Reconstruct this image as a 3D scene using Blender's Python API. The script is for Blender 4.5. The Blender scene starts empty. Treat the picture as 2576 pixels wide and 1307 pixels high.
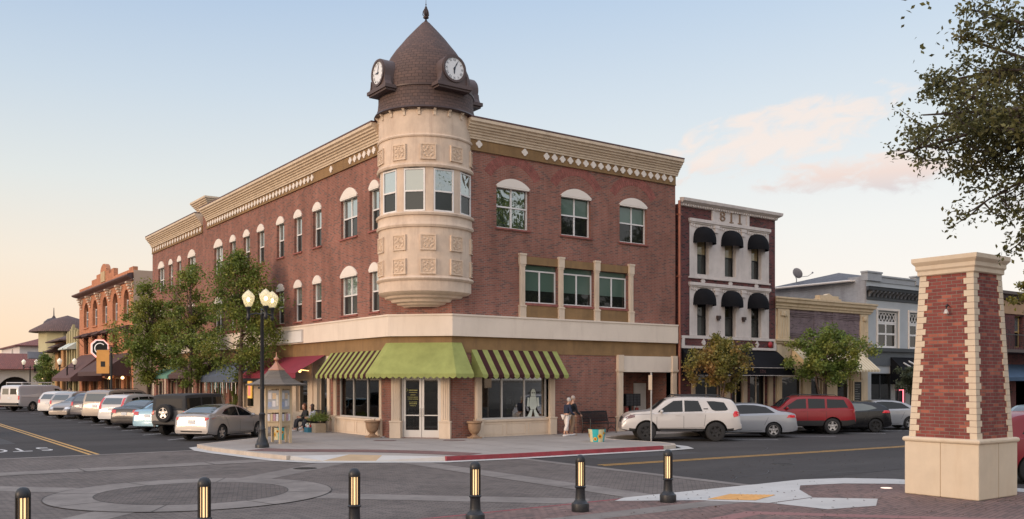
import bpy, bmesh, math, random
from mathutils import Vector, Matrix
from mathutils.geometry import tessellate_polygon, delaunay_2d_cdt
from mathutils.bvhtree import BVHTree
R_=math.radians
scene=bpy.context.scene
# ---------------------------------------------------------------- camera
CAM_YAW=math.atan2(0.583,0.8125); CS,CC=math.sin(CAM_YAW),math.cos(CAM_YAW)
cd=bpy.data.cameras.new('camera'); cam=bpy.data.objects.new('camera',cd)
scene.collection.objects.link(cam); scene.camera=cam
cam.location=(0,0,2.5); cam.rotation_euler=(R_(90),0,-CAM_YAW)
cd.sensor_width=36; cd.lens=36*2290/2576; cd.shift_y=(957-653.5)/2576
cd.clip_start=0.1; cd.clip_end=4000
# ---------------------------------------------------------------- exposure
vs=scene.view_settings
vs.view_transform='Standard'; vs.look='None'; vs.gamma=1; vs.use_curve_mapping=False
vs.exposure=0.14
# ---------------------------------------------------------------- sky
def lin(r,g,b):
    f=lambda c:(c/255/12.92 if c/255<=.04045 else ((c/255+.055)/1.055)**2.4)
    return (f(r),f(g),f(b),1)
world=bpy.data.worlds.new("World"); scene.world=world; world.use_nodes=True
nt=world.node_tree; nt.nodes.clear()
def N(t,tree=None,**k):
    n=(tree or nt).nodes.new(t)
    for a,b in k.items(): setattr(n,a,b)
    return n
def LK(a,b,tree=None): (tree or nt).links.new(a,b)
SUN_EL=R_(11); SUN_AZ=(-1.0,-0.02)      # low sun out of frame on the left
tc=N('ShaderNodeTexCoord')
def wmath(op,a,b=None,c=None,clamp=False,tree=None):
    n=N('ShaderNodeMath',tree,operation=op,use_clamp=clamp)
    for i,v in enumerate((a,b,c)):
        if v is None: continue
        if hasattr(v,'links'): LK(v,n.inputs[i],tree)
        else: n.inputs[i].default_value=v
    return n.outputs[0]
def wdot(vec,const):
    n=N('ShaderNodeVectorMath',operation='DOT_PRODUCT'); LK(vec,n.inputs[0]); n.inputs[1].default_value=const
    return n.outputs['Value']
D_=tc.outputs['Generated']
sep=N('ShaderNodeSeparateXYZ'); LK(D_,sep.inputs[0])
elev=wmath('MAXIMUM',sep.outputs[2],0.0)
def ramp(fac,stops,tree=None,interp='LINEAR'):
    n=N('ShaderNodeValToRGB',tree); cr=n.color_ramp; cr.interpolation=interp
    while len(cr.elements)<len(stops): cr.elements.new(0.5)
    for e,(p,c) in zip(cr.elements,stops): e.position=p; e.color=c
    LK(fac,n.inputs[0],tree); return n.outputs[0]
def mixc(f,a,b,tree=None,bt='MIX'):
    n=N('ShaderNodeMix',tree,data_type='RGBA',blend_type=bt)
    for s,v in ((0,f),(6,a),(7,b)):
        if hasattr(v,'links'): LK(v,n.inputs[s],tree)
        else: n.inputs[s].default_value=v
    return n.outputs[2]
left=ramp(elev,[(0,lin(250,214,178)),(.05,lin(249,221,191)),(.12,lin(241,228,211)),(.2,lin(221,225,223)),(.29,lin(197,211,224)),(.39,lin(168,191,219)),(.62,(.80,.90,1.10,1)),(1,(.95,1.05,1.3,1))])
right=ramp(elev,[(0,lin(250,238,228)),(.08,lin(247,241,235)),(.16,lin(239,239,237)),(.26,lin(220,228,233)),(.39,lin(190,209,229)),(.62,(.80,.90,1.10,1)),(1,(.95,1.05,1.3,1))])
# azimuth blend between the sunset side and the far side, in world directions
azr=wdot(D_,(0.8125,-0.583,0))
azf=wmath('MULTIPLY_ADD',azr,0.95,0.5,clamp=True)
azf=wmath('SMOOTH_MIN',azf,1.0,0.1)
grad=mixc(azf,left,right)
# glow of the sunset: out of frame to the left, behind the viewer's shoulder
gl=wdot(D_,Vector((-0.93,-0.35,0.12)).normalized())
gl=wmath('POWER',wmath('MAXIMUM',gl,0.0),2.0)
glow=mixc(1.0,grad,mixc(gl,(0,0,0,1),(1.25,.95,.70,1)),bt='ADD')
# clouds: thin streaks low on the right
fw=wmath('MAXIMUM',wdot(D_,(0.583,0.8125,0)),0.05)
pu=wmath('DIVIDE',azr,fw); pv=wmath('DIVIDE',sep.outputs[2],fw)
front=wmath('GREATER_THAN',wdot(D_,(0.583,0.8125,0)),0.2)
def streak(u0,v0,ang,a,b,lo,hi,seed):
    c_,s_=math.cos(ang),math.sin(ang)
    du=wmath('SUBTRACT',pu,u0); dv=wmath('SUBTRACT',pv,v0)
    x=wmath('ADD',wmath('MULTIPLY',du,c_/a),wmath('MULTIPLY',dv,s_/a))
    y=wmath('ADD',wmath('MULTIPLY',du,-s_/b),wmath('MULTIPLY',dv,c_/b))
    r=wmath('ADD',wmath('MULTIPLY',x,x),wmath('MULTIPLY',y,y))
    m=wmath('SUBTRACT',1.0,r,clamp=True)
    cmb=N('ShaderNodeCombineXYZ')
    LK(wmath('MULTIPLY',x,a*15),cmb.inputs[0]); LK(wmath('MULTIPLY',y,b*34),cmb.inputs[1]); cmb.inputs[2].default_value=seed
    nz=N('ShaderNodeTexNoise'); nz.inputs['Scale'].default_value=1.6; nz.inputs['Detail'].default_value=7; nz.inputs['Roughness'].default_value=.58; nz.inputs['Distortion'].default_value=.4
    LK(cmb.outputs[0],nz.inputs['Vector'])
    v=wmath('ADD',nz.outputs['Fac'],wmath('MULTIPLY',m,0.45))
    mr=N('ShaderNodeMapRange',interpolation_type='SMOOTHSTEP'); LK(v,mr.inputs[0]); mr.inputs[1].default_value=lo; mr.inputs[2].default_value=hi
    e=wmath('MULTIPLY',mr.outputs[0],wmath('MULTIPLY',m,2.5,clamp=True),clamp=True)
    return e,y
c1,y1=streak(0.295,0.270,0.27,0.20,0.046,.66,.96,3.1)
c2,y2=streak(0.395,0.228,0.08,0.16,0.034,.64,.96,7.7)
c3,y3=streak(0.62,0.20,0.10,0.12,0.02,.66,1.0,1.7)
cm=wmath('MULTIPLY',wmath('MAXIMUM',wmath('MAXIMUM',c1,c2),c3),front)
ccol=ramp(wmath('MULTIPLY_ADD',wmath('MAXIMUM',y1,y2),.5,.5,clamp=True),[(0.15,lin(210,203,206)),(.5,lin(236,212,202)),(.9,lin(243,228,219))])
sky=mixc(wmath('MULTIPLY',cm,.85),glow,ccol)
# below the horizon: dull ground colour
below=wmath('GREATER_THAN',wmath('MULTIPLY',sep.outputs[2],-1.0),0.0)
sky=mixc(below,sky,(0.16,0.14,0.13,1))
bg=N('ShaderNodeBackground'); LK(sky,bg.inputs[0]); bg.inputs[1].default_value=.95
nish=N('ShaderNodeTexSky',sky_type='NISHITA'); nish.sun_disc=False; nish.sun_elevation=SUN_EL
nish.sun_rotation=math.atan2(SUN_AZ[0],SUN_AZ[1]); nish.air_density=1.2; nish.dust_density=2
bg2=N('ShaderNodeBackground'); LK(nish.outputs[0],bg2.inputs[0]); bg2.inputs[1].default_value=0.006
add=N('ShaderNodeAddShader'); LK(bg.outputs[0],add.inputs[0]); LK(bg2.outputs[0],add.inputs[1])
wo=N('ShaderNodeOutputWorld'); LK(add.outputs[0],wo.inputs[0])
# ---------------------------------------------------------------- sun
sd=bpy.data.lights.new('sun','SUN'); sun=bpy.data.objects.new('sun',sd); scene.collection.objects.link(sun)
sd.energy=1.3; sd.angle=R_(14); sd.color=(1,.72,.50)
sv=Vector((SUN_AZ[0],SUN_AZ[1],0)).normalized()*math.cos(SUN_EL)+Vector((0,0,math.sin(SUN_EL)))
sun.rotation_euler=(-sv).to_track_quat('-Z','Y').to_euler(); sun.location=(-40,20,30)
# ---------------------------------------------------------------- helpers
COL=scene.collection
F_=2290.
def ray(x,y):
    a=(x-1288)/F_; b=-(y-957)/F_
    return Vector((CC*a+CS,-CS*a+CC,b))
def gp(x,y,z=0.):            # ground point seen at a spot of the photograph (used when laying out the plan)
    d=ray(x,y); t=(z-2.5)/d.z; return (d.x*t,d.y*t)
class Fr:                    # a facade: origin, direction along it, outward normal
    def __init__(s,o,u,n): s.o=Vector((o[0],o[1],0)); s.u=Vector((u[0],u[1],0)); s.n=Vector((n[0],n[1],0))
    def P(s,u,z,d=0): return s.o+s.u*u+s.n*d+Vector((0,0,z))
def tag(o,label=None,cat=None,group=None,kind=None):
    if label: o['label']=label
    if cat: o['category']=cat
    if group: o['group']=group
    if kind: o['kind']=kind
    return o
def empty(name,loc,rz=0,label=None,cat=None,group=None):
    o=bpy.data.objects.new(name,None); COL.objects.link(o); o.location=loc; o.rotation_euler=(0,0,rz); o.empty_display_size=.3
    return tag(o,label,cat,group)
def worldloc(o):
    v=Vector((0,0,0))
    while o: v+=o.location; o=o.parent
    return v
def copy_tree(o,parent=None):
    c=o.copy(); COL.objects.link(c); c.parent=parent
    for ch in list(o.children): copy_tree(ch,c)
    return c
class MB:
    def __init__(s): s.v=[]; s.f=[]; s.mi=[]; s.uv={}; s.sm=[]
    def add(s,vs,fs,mi=0,sm=False,uvs=None):
        b=len(s.v); s.v+= [Vector(p) for p in vs]
        for k,f in enumerate(fs):
            if uvs: s.uv[len(s.f)]=[uvs[i] for i in f]
            s.f.append([i+b for i in f]); s.mi.append(mi); s.sm.append(sm)
        return s
    def hexa(s,p,mi=0):   # 8 points: bottom 4, top 4
        return s.add(p,[(0,3,2,1),(4,5,6,7),(0,1,5,4),(1,2,6,5),(2,3,7,6),(3,0,4,7)],mi)
    def box(s,x0,x1,y0,y1,z0,z1,mi=0):
        return s.hexa([(x0,y0,z0),(x1,y0,z0),(x1,y1,z0),(x0,y1,z0),(x0,y0,z1),(x1,y0,z1),(x1,y1,z1),(x0,y1,z1)],mi)
    def fbox(s,F,u0,u1,z0,z1,d0,d1,mi=0):
        P=F.P; return s.hexa([P(u0,z0,d0),P(u1,z0,d0),P(u1,z0,d1),P(u0,z0,d1),P(u0,z1,d0),P(u1,z1,d0),P(u1,z1,d1),P(u0,z1,d1)],mi)
    def obox(s,c,sx,sy,sz,M=None,mi=0):
        M=M or Matrix(); c=Vector(c)
        pts=[c+M@Vector((a*sx/2,b*sy/2,e*sz/2)) for e in (-1,1) for a,b in ((-1,-1),(1,-1),(1,1),(-1,1))]
        return s.hexa(pts,mi)
    def fprism(s,F,poly,d0,d1,mi=0):   # polygon in (u,z) extruded from depth d0 to d1 (cap at d1 and sides)
        n=len(poly); tr=tessellate_polygon([[Vector((a,b,0)) for a,b in poly]])
        vs=[F.P(a,b,d1) for a,b in poly]+[F.P(a,b,d0) for a,b in poly]
        fs=[tuple(t) for t in tr]+[tuple(i+n for i in t) for t in tr]+[(i,(i+1)%n,(i+1)%n+n,i+n) for i in range(n)]
        return s.add(vs,fs,mi)
    def prism(s,poly,z0,z1,mi=0):      # polygon in (x,y)
        n=len(poly); tr=tessellate_polygon([[Vector((a,b,0)) for a,b in poly]])
        vs=[(a,b,z1) for a,b in poly]+[(a,b,z0) for a,b in poly]
        fs=[tuple(t) for t in tr]+[tuple(i+n for i in t) for t in tr]+[(i,(i+1)%n,(i+1)%n+n,i+n) for i in range(n)]
        return s.add(vs,fs,mi)
    def sheet(s,poly,z,mi=0):
        tr=tessellate_polygon([[Vector((a,b,0)) for a,b in poly]])
        fs=[]
        for t in tr:
            a,b,c=[Vector(poly[i]) for i in t]
            cr=(b-a).x*(c-a).y-(b-a).y*(c-a).x
            fs.append(tuple(t) if cr>0 else tuple(reversed(t)))
        return s.add([(a,b,z) for a,b in poly],fs,mi)
    def wall(s,F,outer,holes,depth,mi=0,d=0.):   # facade sheet with openings and their reveals
        polys=[[Vector((a,b,0)) for a,b in outer]]+[[Vector((a,b,0)) for a,b in h] for h in holes]
        tr=tessellate_polygon(polys); flat=[p for q in polys for p in q]
        s.add([F.P(p.x,p.y,d) for p in flat],[tuple(t) for t in tr],mi)
        for h in holes:
            n=len(h); s.add([F.P(a,b,d) for a,b in h]+[F.P(a,b,d-depth) for a,b in h],[(i,(i+1)%n,(i+1)%n+n,i+n) for i in range(n)],mi)
        return s
    def lathe(s,prof,c=(0,0),n=48,a0=0,a1=2*math.pi,mi=0,sm=True,uvs=1.0):
        full=abs(a1-a0)>6.28; cols=n if full else n+1
        vs=[];uv=[];arc=0
        for k,(r,z) in enumerate(prof):
            if k: arc+=math.hypot(r-prof[k-1][0],z-prof[k-1][1])
            for i in range(n+1):
                a=a0+(a1-a0)*i/n; vs.append((c[0]+r*math.cos(a),c[1]+r*math.sin(a),z)); uv.append((a*uvs,arc))
        m=n+1; fs=[(k*m+i,k*m+i+1,(k+1)*m+i+1,(k+1)*m+i) for k in range(len(prof)-1) for i in range(n)]
        return s.add(vs,fs,mi,sm,uv)
    def tube(s,pts,rad,n=8,mi=0,caps=True,sm=True):
        pts=[Vector(p) for p in pts]; rr=rad if isinstance(rad,(list,tuple)) else [rad]*len(pts)
        vs=[]; up=Vector((0,0,1)); prev=None
        for k,p in enumerate(pts):
            t=(pts[min(k+1,len(pts)-1)]-pts[max(k-1,0)]).normalized()
            if prev is None:
                a=t.cross(up)
                if a.length<.05: a=t.cross(Vector((1,0,0)))
                a.normalize()
            else:
                a=prev-t*prev.dot(t); a.normalize()
            prev=a; b=t.cross(a)
            for i in range(n):
                g=2*math.pi*i/n; vs.append(p+(a*math.cos(g)+b*math.sin(g))*rr[k])
        m=len(pts); fs=[(k*n+i,k*n+(i+1)%n,(k+1)*n+(i+1)%n,(k+1)*n+i) for k in range(m-1) for i in range(n)]
        if caps: fs+=[tuple(range(n-1,-1,-1)),tuple((m-1)*n+i for i in range(n))]
        return s.add(vs,fs,mi,sm)
    def ball(s,c,rx,ry=None,rz=None,n=12,m=8,mi=0,M=None):
        ry=ry or rx; rz=rz or rx; c=Vector(c); vs=[]
        for j in range(m+1):
            t=math.pi*j/m
            for i in range(n):
                g=2*math.pi*i/n; q=Vector((rx*math.sin(t)*math.cos(g),ry*math.sin(t)*math.sin(g),rz*math.cos(t)))
                vs.append(c+(M@q if M else q))
        fs=[(j*n+i,(j+1)*n+i,(j+1)*n+(i+1)%n,j*n+(i+1)%n) for j in range(m) for i in range(n)]
        return s.add(vs,fs,mi,True)
    def build(s,name,mats,parent=None,world=True,sharp=None,bevel=0,merge=False):
        if not isinstance(mats,(list,tuple)): mats=[mats]
        off=Vector((0,0,0)); loc=None
        if parent is not None:
            if world: off=worldloc(parent)
        else:
            lo=[min(p[i] for p in s.v) for i in range(3)]; hi=[max(p[i] for p in s.v) for i in range(3)]
            off=Vector(((lo[0]+hi[0])/2,(lo[1]+hi[1])/2,lo[2])); loc=off
        me=bpy.data.meshes.new(name); me.from_pydata([tuple(p-off) for p in s.v],[],s.f)
        for m in mats: me.materials.append(m)
        me.polygons.foreach_set('material_index',s.mi); me.polygons.foreach_set('use_smooth',s.sm)
        if s.uv:
            ul=me.uv_layers.new(name='UVMap')
            for k,l in s.uv.items():
                for li,u in zip(me.polygons[k].loop_indices,l): ul.data[li].uv=u
        if merge:
            b=bmesh.new(); b.from_mesh(me); bmesh.ops.remove_doubles(b,verts=b.verts,dist=1e-4)
            bmesh.ops.recalc_face_normals(b,faces=b.faces); b.to_mesh(me); b.free()
        me.update()
        if any(s.sm): me.set_sharp_from_angle(angle=sharp or R_(38))
        o=bpy.data.objects.new(name,me); COL.objects.link(o)
        if parent is not None: o.parent=parent
        else: o.location=loc
        if bevel:
            md=o.modifiers.new('bevel','BEVEL'); md.width=bevel; md.segments=2; md.limit_method='ANGLE'; md.angle_limit=R_(50)
        return o
# ---------------------------------------------------------------- materials
def newmat(name):
    m=bpy.data.materials.new(name); m.use_nodes=True; t=m.node_tree; t.nodes.clear()
    o=t.nodes.new('ShaderNodeOutputMaterial'); b=t.nodes.new('ShaderNodeBsdfPrincipled'); t.links.new(b.outputs[0],o.inputs[0])
    return m,t,b,o
def coordn(t,kind,scale=(1,1,1),rot=0):
    if kind=='pos': s=N('ShaderNodeNewGeometry',t).outputs['Position']
    else:
        s=N('ShaderNodeTexCoord',t).outputs['UV' if kind=='uv' else 'Object']
    mp=N('ShaderNodeMapping',t); mp.inputs['Scale'].default_value=scale; mp.inputs['Rotation'].default_value=(0,0,rot); LK(s,mp.inputs[0],t)
    return mp.outputs[0]
def noise(t,vec,scale,detail=4,rough=.55,dist=0):
    n=N('ShaderNodeTexNoise',t); n.inputs['Scale'].default_value=scale; n.inputs['Detail'].default_value=detail
    n.inputs['Roughness'].default_value=rough; n.inputs['Distortion'].default_value=dist; LK(vec,n.inputs['Vector'],t); return n.outputs['Fac']
def rgb(c): return (c[0],c[1],c[2],1)
def mul(c,k): return (min(c[0]*k,1),min(c[1]*k,1),min(c[2]*k,1),1)
def bumpn(t,b,h,strength=.3,dist=.02,normal=None):
    n=N('ShaderNodeBump',t); n.inputs['Strength'].default_value=strength; n.inputs['Distance'].default_value=dist; LK(h,n.inputs['Height'],t)
    if normal: LK(normal,n.inputs['Normal'],t)
    LK(n.outputs[0],b.inputs['Normal'],t); return n.outputs[0]
MATS={}
def M(name,col,rough=.6,metal=0,var=.12,vs=1.5,bump=0,bs=25,spec=.5,coat=0,kind='pos',stretch=(1,1,1),stain=None,emit=None,es=0):
    if name in MATS: return MATS[name]
    m,t,b,o=newmat(name); v=coordn(t,kind,stretch)
    f=noise(t,v,vs,5,.6)
    f=ramp(f,[(.3,(0,0,0,1)),(.7,(1,1,1,1))],t)
    c=mixc(f,mul(col,1-var),mul(col,1+var),t)
    if stain:
        v2=coordn(t,kind,(1.6,1.6,.22)); s_=noise(t,v2,2.2,6,.7)
        s_=ramp(s_,[(.5,(0,0,0,1)),(.75,(1,1,1,1))],t)
        c=mixc(wmath('MULTIPLY',s_,stain[1],tree=t),c,rgb(stain[0]),t)
    LK(c,b.inputs['Base Color'],t); b.inputs['Roughness'].default_value=rough; b.inputs['Metallic'].default_value=metal
    b.inputs['Specular IOR Level'].default_value=spec; b.inputs['Coat Weight'].default_value=coat; b.inputs['Coat Roughness'].default_value=.04
    if bump: bumpn(t,b,noise(t,v,bs,4,.6),bump,.02)
    if emit: b.inputs['Emission Color'].default_value=rgb(emit); b.inputs['Emission Strength'].default_value=es
    MATS[name]=m; return m
def brick(name,c1,c2,c3,mortar,w=.215,h=.072,ms=.01,k=1.0,bump=.5,plane='wall',rot=0,rough=.85,var=.25,vs=.5):
    if name in MATS: return MATS[name]
    m,t,b,o=newmat(name)
    g=N('ShaderNodeNewGeometry',t).outputs['Position']; sp=N('ShaderNodeSeparateXYZ',t); LK(g,sp.inputs[0],t)
    if plane=='wall':
        u=wmath('MULTIPLY',wmath('SUBTRACT',sp.outputs[0],sp.outputs[1],tree=t),k,tree=t); vv=sp.outputs[2]
    elif plane=='x': u,vv=sp.outputs[0],sp.outputs[2]
    elif plane=='floor': u,vv=sp.outputs[0],sp.outputs[1]
    cb=N('ShaderNodeCombineXYZ',t); LK(u,cb.inputs[0],t); LK(vv,cb.inputs[1],t)
    mp=N('ShaderNodeMapping',t); mp.inputs['Rotation'].default_value=(0,0,rot); LK(cb.outputs[0],mp.inputs[0],t)
    br=N('ShaderNodeTexBrick',t); br.inputs['Scale'].default_value=1; br.inputs['Brick Width'].default_value=w; br.inputs['Row Height'].default_value=h
    br.inputs['Mortar Size'].default_value=ms; br.inputs['Mortar Smooth'].default_value=.3; br.inputs['Bias'].default_value=-.15
    br.inputs['Color1'].default_value=rgb(c1); br.inputs['Color2'].default_value=rgb(c2); br.inputs['Mortar'].default_value=rgb(mortar)
    LK(mp.outputs[0],br.inputs['Vector'],t)
    # a second layer of odd dark bricks: same grid, other random
    b2=N('ShaderNodeTexBrick',t); b2.inputs['Scale'].default_value=1; b2.inputs['Brick Width'].default_value=w; b2.inputs['Row Height'].default_value=h
    b2.inputs['Mortar Size'].default_value=ms; b2.inputs['Color1'].default_value=(0,0,0,1); b2.inputs['Color2'].default_value=(1,1,1,1); b2.inputs['Mortar'].default_value=(0,0,0,1); b2.inputs['Bias'].default_value=0
    mp2=N('ShaderNodeMapping',t); mp2.inputs['Location'].default_value=(w*40,h*22,0); LK(mp.outputs[0],mp2.inputs[0],t); LK(mp2.outputs[0],b2.inputs['Vector'],t)
    sel=ramp(b2.outputs['Color'],[(.80,(0,0,0,1)),(.83,(1,1,1,1))],t)
    c=mixc(sel,br.outputs['Color'],rgb(c3),t)
    n1=ramp(noise(t,g,vs,5,.65),[(.3,(1-var,)*3+(1,)),(.7,(1+var*.35,)*3+(1,))],t)
    c=mixc(1.0,c,n1,t,'MULTIPLY')
    if plane=='wall':
        mp3=N('ShaderNodeMapping',t); mp3.inputs['Scale'].default_value=(1.3,1.3,.16); LK(g,mp3.inputs[0],t)
        c=mixc(1.0,c,ramp(noise(t,mp3.outputs[0],1.7,6,.7),[(.42,(1.06,1.06,1.06,1)),(.68,(.80,.78,.78,1))],t),t,'MULTIPLY')
    LK(c,b.inputs['Base Color'],t); b.inputs['Roughness'].default_value=rough; b.inputs['Specular IOR Level'].default_value=.2
    bumpn(t,b,wmath('SUBTRACT',wmath('MULTIPLY',noise(t,g,30,3),.3,tree=t),br.outputs['Fac'],tree=t),bump,.012)
    MATS[name]=m; return m
def glassm(name,tint=(.02,.025,.025),rough=.03,spec=.9,refl=0.0,wav=0.0,ripple=3.0,kind='pos'):
    """window pane: dark body behind a mirror-like surface; refl adds a coated-glass reflection"""
    if name in MATS: return MATS[name]
    m,t,b,o=newmat(name); v=coordn(t,kind)
    b.inputs['Base Color'].default_value=rgb(tint); b.inputs['Roughness'].default_value=rough; b.inputs['Specular IOR Level'].default_value=spec
    b.inputs['Coat Weight'].default_value=0
    g=N('ShaderNodeBsdfGlossy',t); g.inputs['Roughness'].default_value=rough; g.inputs['Color'].default_value=(.9,.95,.95,1)
    mx=N('ShaderNodeMixShader',t); mx.inputs[0].default_value=refl; LK(b.outputs[0],mx.inputs[1],t); LK(g.outputs[0],mx.inputs[2],t); LK(mx.outputs[0],o.inputs[0],t)
    if wav:
        n=bumpn(t,b,noise(t,v,ripple,2,.4,.6),wav,.03); LK(n,g.inputs['Normal'],t)
    MATS[name]=m; return m
def clearglass(name,tint=(.75,.8,.78),refl=.12):
    if name in MATS: return MATS[name]
    m,t,b,o=newmat(name)
    tr=N('ShaderNodeBsdfTransparent',t); tr.inputs[0].default_value=rgb(tint)
    g=N('ShaderNodeBsdfGlossy',t); g.inputs['Roughness'].default_value=.02
    fr=N('ShaderNodeFresnel',t); fr.inputs[0].default_value=1.6
    mx=N('ShaderNodeMixShader',t); LK(wmath('MULTIPLY_ADD',fr.outputs[0],1.0,refl,clamp=True,tree=t),mx.inputs[0],t); LK(tr.outputs[0],mx.inputs[1],t); LK(g.outputs[0],mx.inputs[2],t); LK(mx.outputs[0],o.inputs[0],t)
    MATS[name]=m; return m
def leafm(name,c1,c2,c3,sc=.9):
    if name in MATS: return MATS[name]
    m,t,b,o=newmat(name); g=coordn(t,'pos')
    f=noise(t,g,sc,3,.6); c=ramp(f,[(.32,rgb(c1)),(.5,rgb(c2)),(.68,rgb(c3))],t)
    oi=N('ShaderNodeNewGeometry',t); rnd=oi.outputs['Random Per Island']
    k=ramp(rnd,[(0,(.6,.6,.6,1)),(1,(1.35,1.35,1.25,1))],t); c=mixc(1.0,c,k,t,'MULTIPLY')
    LK(c,b.inputs['Base Color'],t); b.inputs['Roughness'].default_value=.5; b.inputs['Specular IOR Level'].default_value=.35
    tl=N('ShaderNodeBsdfTranslucent',t); LK(c,tl.inputs[0],t)
    mx=N('ShaderNodeMixShader',t); mx.inputs[0].default_value=.3; LK(b.outputs[0],mx.inputs[1],t); LK(tl.outputs[0],mx.inputs[2],t); LK(mx.outputs[0],o.inputs[0],t)
    MATS[name]=m; return m
def tiles(name,c1,c2,su,sv,ms=.06,kind='uv',offset=.5,rough=.7,bump=.6,metal=0,scallop=True):
    if name in MATS: return MATS[name]
    m,t,b,o=newmat(name); v=coordn(t,kind)
    br=N('ShaderNodeTexBrick',t); br.inputs['Scale'].default_value=1; br.inputs['Brick Width'].default_value=su; br.inputs['Row Height'].default_value=sv
    br.inputs['Mortar Size'].default_value=sv*ms; br.inputs['Mortar Smooth'].default_value=.5; br.inputs['Color1'].default_value=rgb(c1); br.inputs['Color2'].default_value=rgb(c2); br.inputs['Mortar'].default_value=mul(c1,.45); LK(v,br.inputs['Vector'],t)
    LK(br.outputs['Color'],b.inputs['Base Color'],t); b.inputs['Roughness'].default_value=rough; b.inputs['Metallic'].default_value=metal
    sp=N('ShaderNodeSeparateXYZ',t); LK(v,sp.inputs[0],t)
    saw=wmath('FRACT',wmath('DIVIDE',sp.outputs[1],sv,tree=t),tree=t)
    bumpn(t,b,wmath('SUBTRACT',saw,wmath('MULTIPLY',br.outputs['Fac'],.8,tree=t),tree=t),bump,.03)
    MATS[name]=m; return m
# palette
BR_MAIN=brick('red_brick',(.315,.122,.088),(.25,.10,.075),(.175,.088,.074),(.29,.21,.17))
BR_CH=brick('red_brick_corner',(.315,.122,.088),(.25,.10,.075),(.175,.088,.074),(.29,.21,.17),k=.7071)
BR_811=brick('dark_red_brick',(.17,.05,.05),(.115,.042,.045),(.05,.03,.035),(.16,.11,.10))
BR_OR=brick('orange_brick',(.56,.23,.12),(.48,.19,.10),(.42,.17,.09),(.5,.27,.17),var=.15)
BR_PURP=brick('grey_purple_brick',(.22,.16,.17),(.15,.11,.13),(.12,.09,.1),(.25,.2,.2))
BR_GREY=brick('painted_grey_brick',(.45,.45,.46),(.4,.4,.41),(.42,.42,.43),(.33,.33,.34),ms=.006)
BR_PIL=brick('pillar_brick',(.235,.066,.056),(.175,.052,.048),(.35,.115,.08),(.22,.18,.15),w=.215,h=.0745,ms=.008,var=.08,bump=.8)
CREAM=M('cream_stucco',(.64,.515,.39),.8,var=.07,vs=1.2,bump=.15,bs=18,stain=((.40,.28,.19),.35))
CREAM_T=M('turret_stucco',(.62,.485,.37),.85,var=.13,vs=1.6,bump=.3,bs=8,stain=((.36,.25,.19),.55))
CREAM_P=M('pale_cream_paint',(.72,.61,.50),.7,var=.05,vs=.8,bump=.08,bs=10,stain=((.5,.4,.32),.3))
CREAM_W=M('white_cream_paint',(.76,.68,.60),.6,var=.04)
GOLD=M('ochre_stucco',(.245,.145,.062),.85,var=.2,vs=1.0,bump=.2,bs=12,stain=((.10,.06,.04),.45))
WHITE=M('white_window_paint',(.72,.69,.66),.45,var=.03)
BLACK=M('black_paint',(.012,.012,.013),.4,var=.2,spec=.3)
DARK=M('dark_void',(.015,.013,.012),.9,var=.1)
METAL_D=M('dark_brown_metal',(.065,.042,.038),.45,metal=.3,var=.15)
ALU=M('aluminium_frame',(.62,.60,.58),.35,metal=.4,var=.04)
G_UP=glassm('glass_upper_pane',(.16,.21,.21),.04,.8,.42,.12,2.2)
G_LO=glassm('glass_lower_screen',(.022,.025,.025),.15,.3,.03,.1,2.0)
G_WAVY=glassm('glass_wavy',(.02,.035,.03),.02,.8,.35,.6,1.6)
G_DARK=glassm('glass_dark',(.012,.013,.013),.03,.6,.0,.1,1.5)
G_BLIND=glassm('glass_with_blind',(.075,.12,.095),.1,.5,.05,.1,2.0)
BARK=M('bark',(.11,.075,.055),.9,var=.35,vs=8,bump=.6,bs=30,kind='obj')
# ================================================================ ground, roads, pavements
def offs(pts,d,closed=False):
    n=len(pts); out=[]
    for i in range(n):
        p=Vector(pts[i]); a=Vector(pts[i-1]) if (i or closed) else None; b=Vector(pts[(i+1)%n]) if (i<n-1 or closed) else None
        ns=[]
        if a is not None: t=(p-a).normalized(); ns.append(Vector((-t.y,t.x)))
        if b is not None: t=(b-p).normalized(); ns.append(Vector((-t.y,t.x)))
        m=sum(ns,Vector((0,0)))
        m=m/m.length; k=d/max(.4,m.dot(ns[0])); out.append((p.x+m.x*k,p.y+m.y*k))
    return out
def band(mb,pts,w0,w1,z0,z1,mi=0):
    a=offs(pts,w0); b=offs(pts,w1)
    for i in range(len(pts)-1):
        q=[a[i],a[i+1],b[i+1],b[i]]
        if z0 is None: mb.add([(x,y,z1) for x,y in q],[(0,1,2,3)],mi)
        else: mb.hexa([(x,y,z0) for x,y in q]+[(x,y,z1) for x,y in q],mi)
ASPH=M('asphalt',(.080,.073,.070),.9,spec=.15,var=.22,vs=.35,bump=.35,bs=55,stain=((.045,.042,.042),.4))
ASPH2=M('asphalt_new',(.062,.057,.055),.88,spec=.15,var=.25,vs=.3,bump=.35,bs=60,stretch=(.35,1,1),stain=((.036,.033,.032),.45))
CONC=M('concrete_band_grey',(.205,.182,.166),.85,spec=.2,var=.22,vs=.8,bump=.2,bs=40,stain=((.12,.105,.10),.6))
CONC_L=M('pavement_concrete',(.33,.295,.265),.85,spec=.2,var=.12,vs=.5,bump=.2,bs=40,stain=((.24,.21,.19),.35))
CONC_W=M('pale_concrete',(.47,.455,.43),.8,var=.08,vs=.8,bump=.15,bs=40,stain=((.33,.31,.3),.3))
KERB=M('kerb_concrete',(.46,.39,.32),.85,var=.15,vs=2,bump=.2,bs=30,stain=((.24,.2,.17),.5))
KRED=M('red_kerb_paint',(.27,.035,.045),.6,var=.25,vs=3,stain=((.2,.1,.09),.4))
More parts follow.
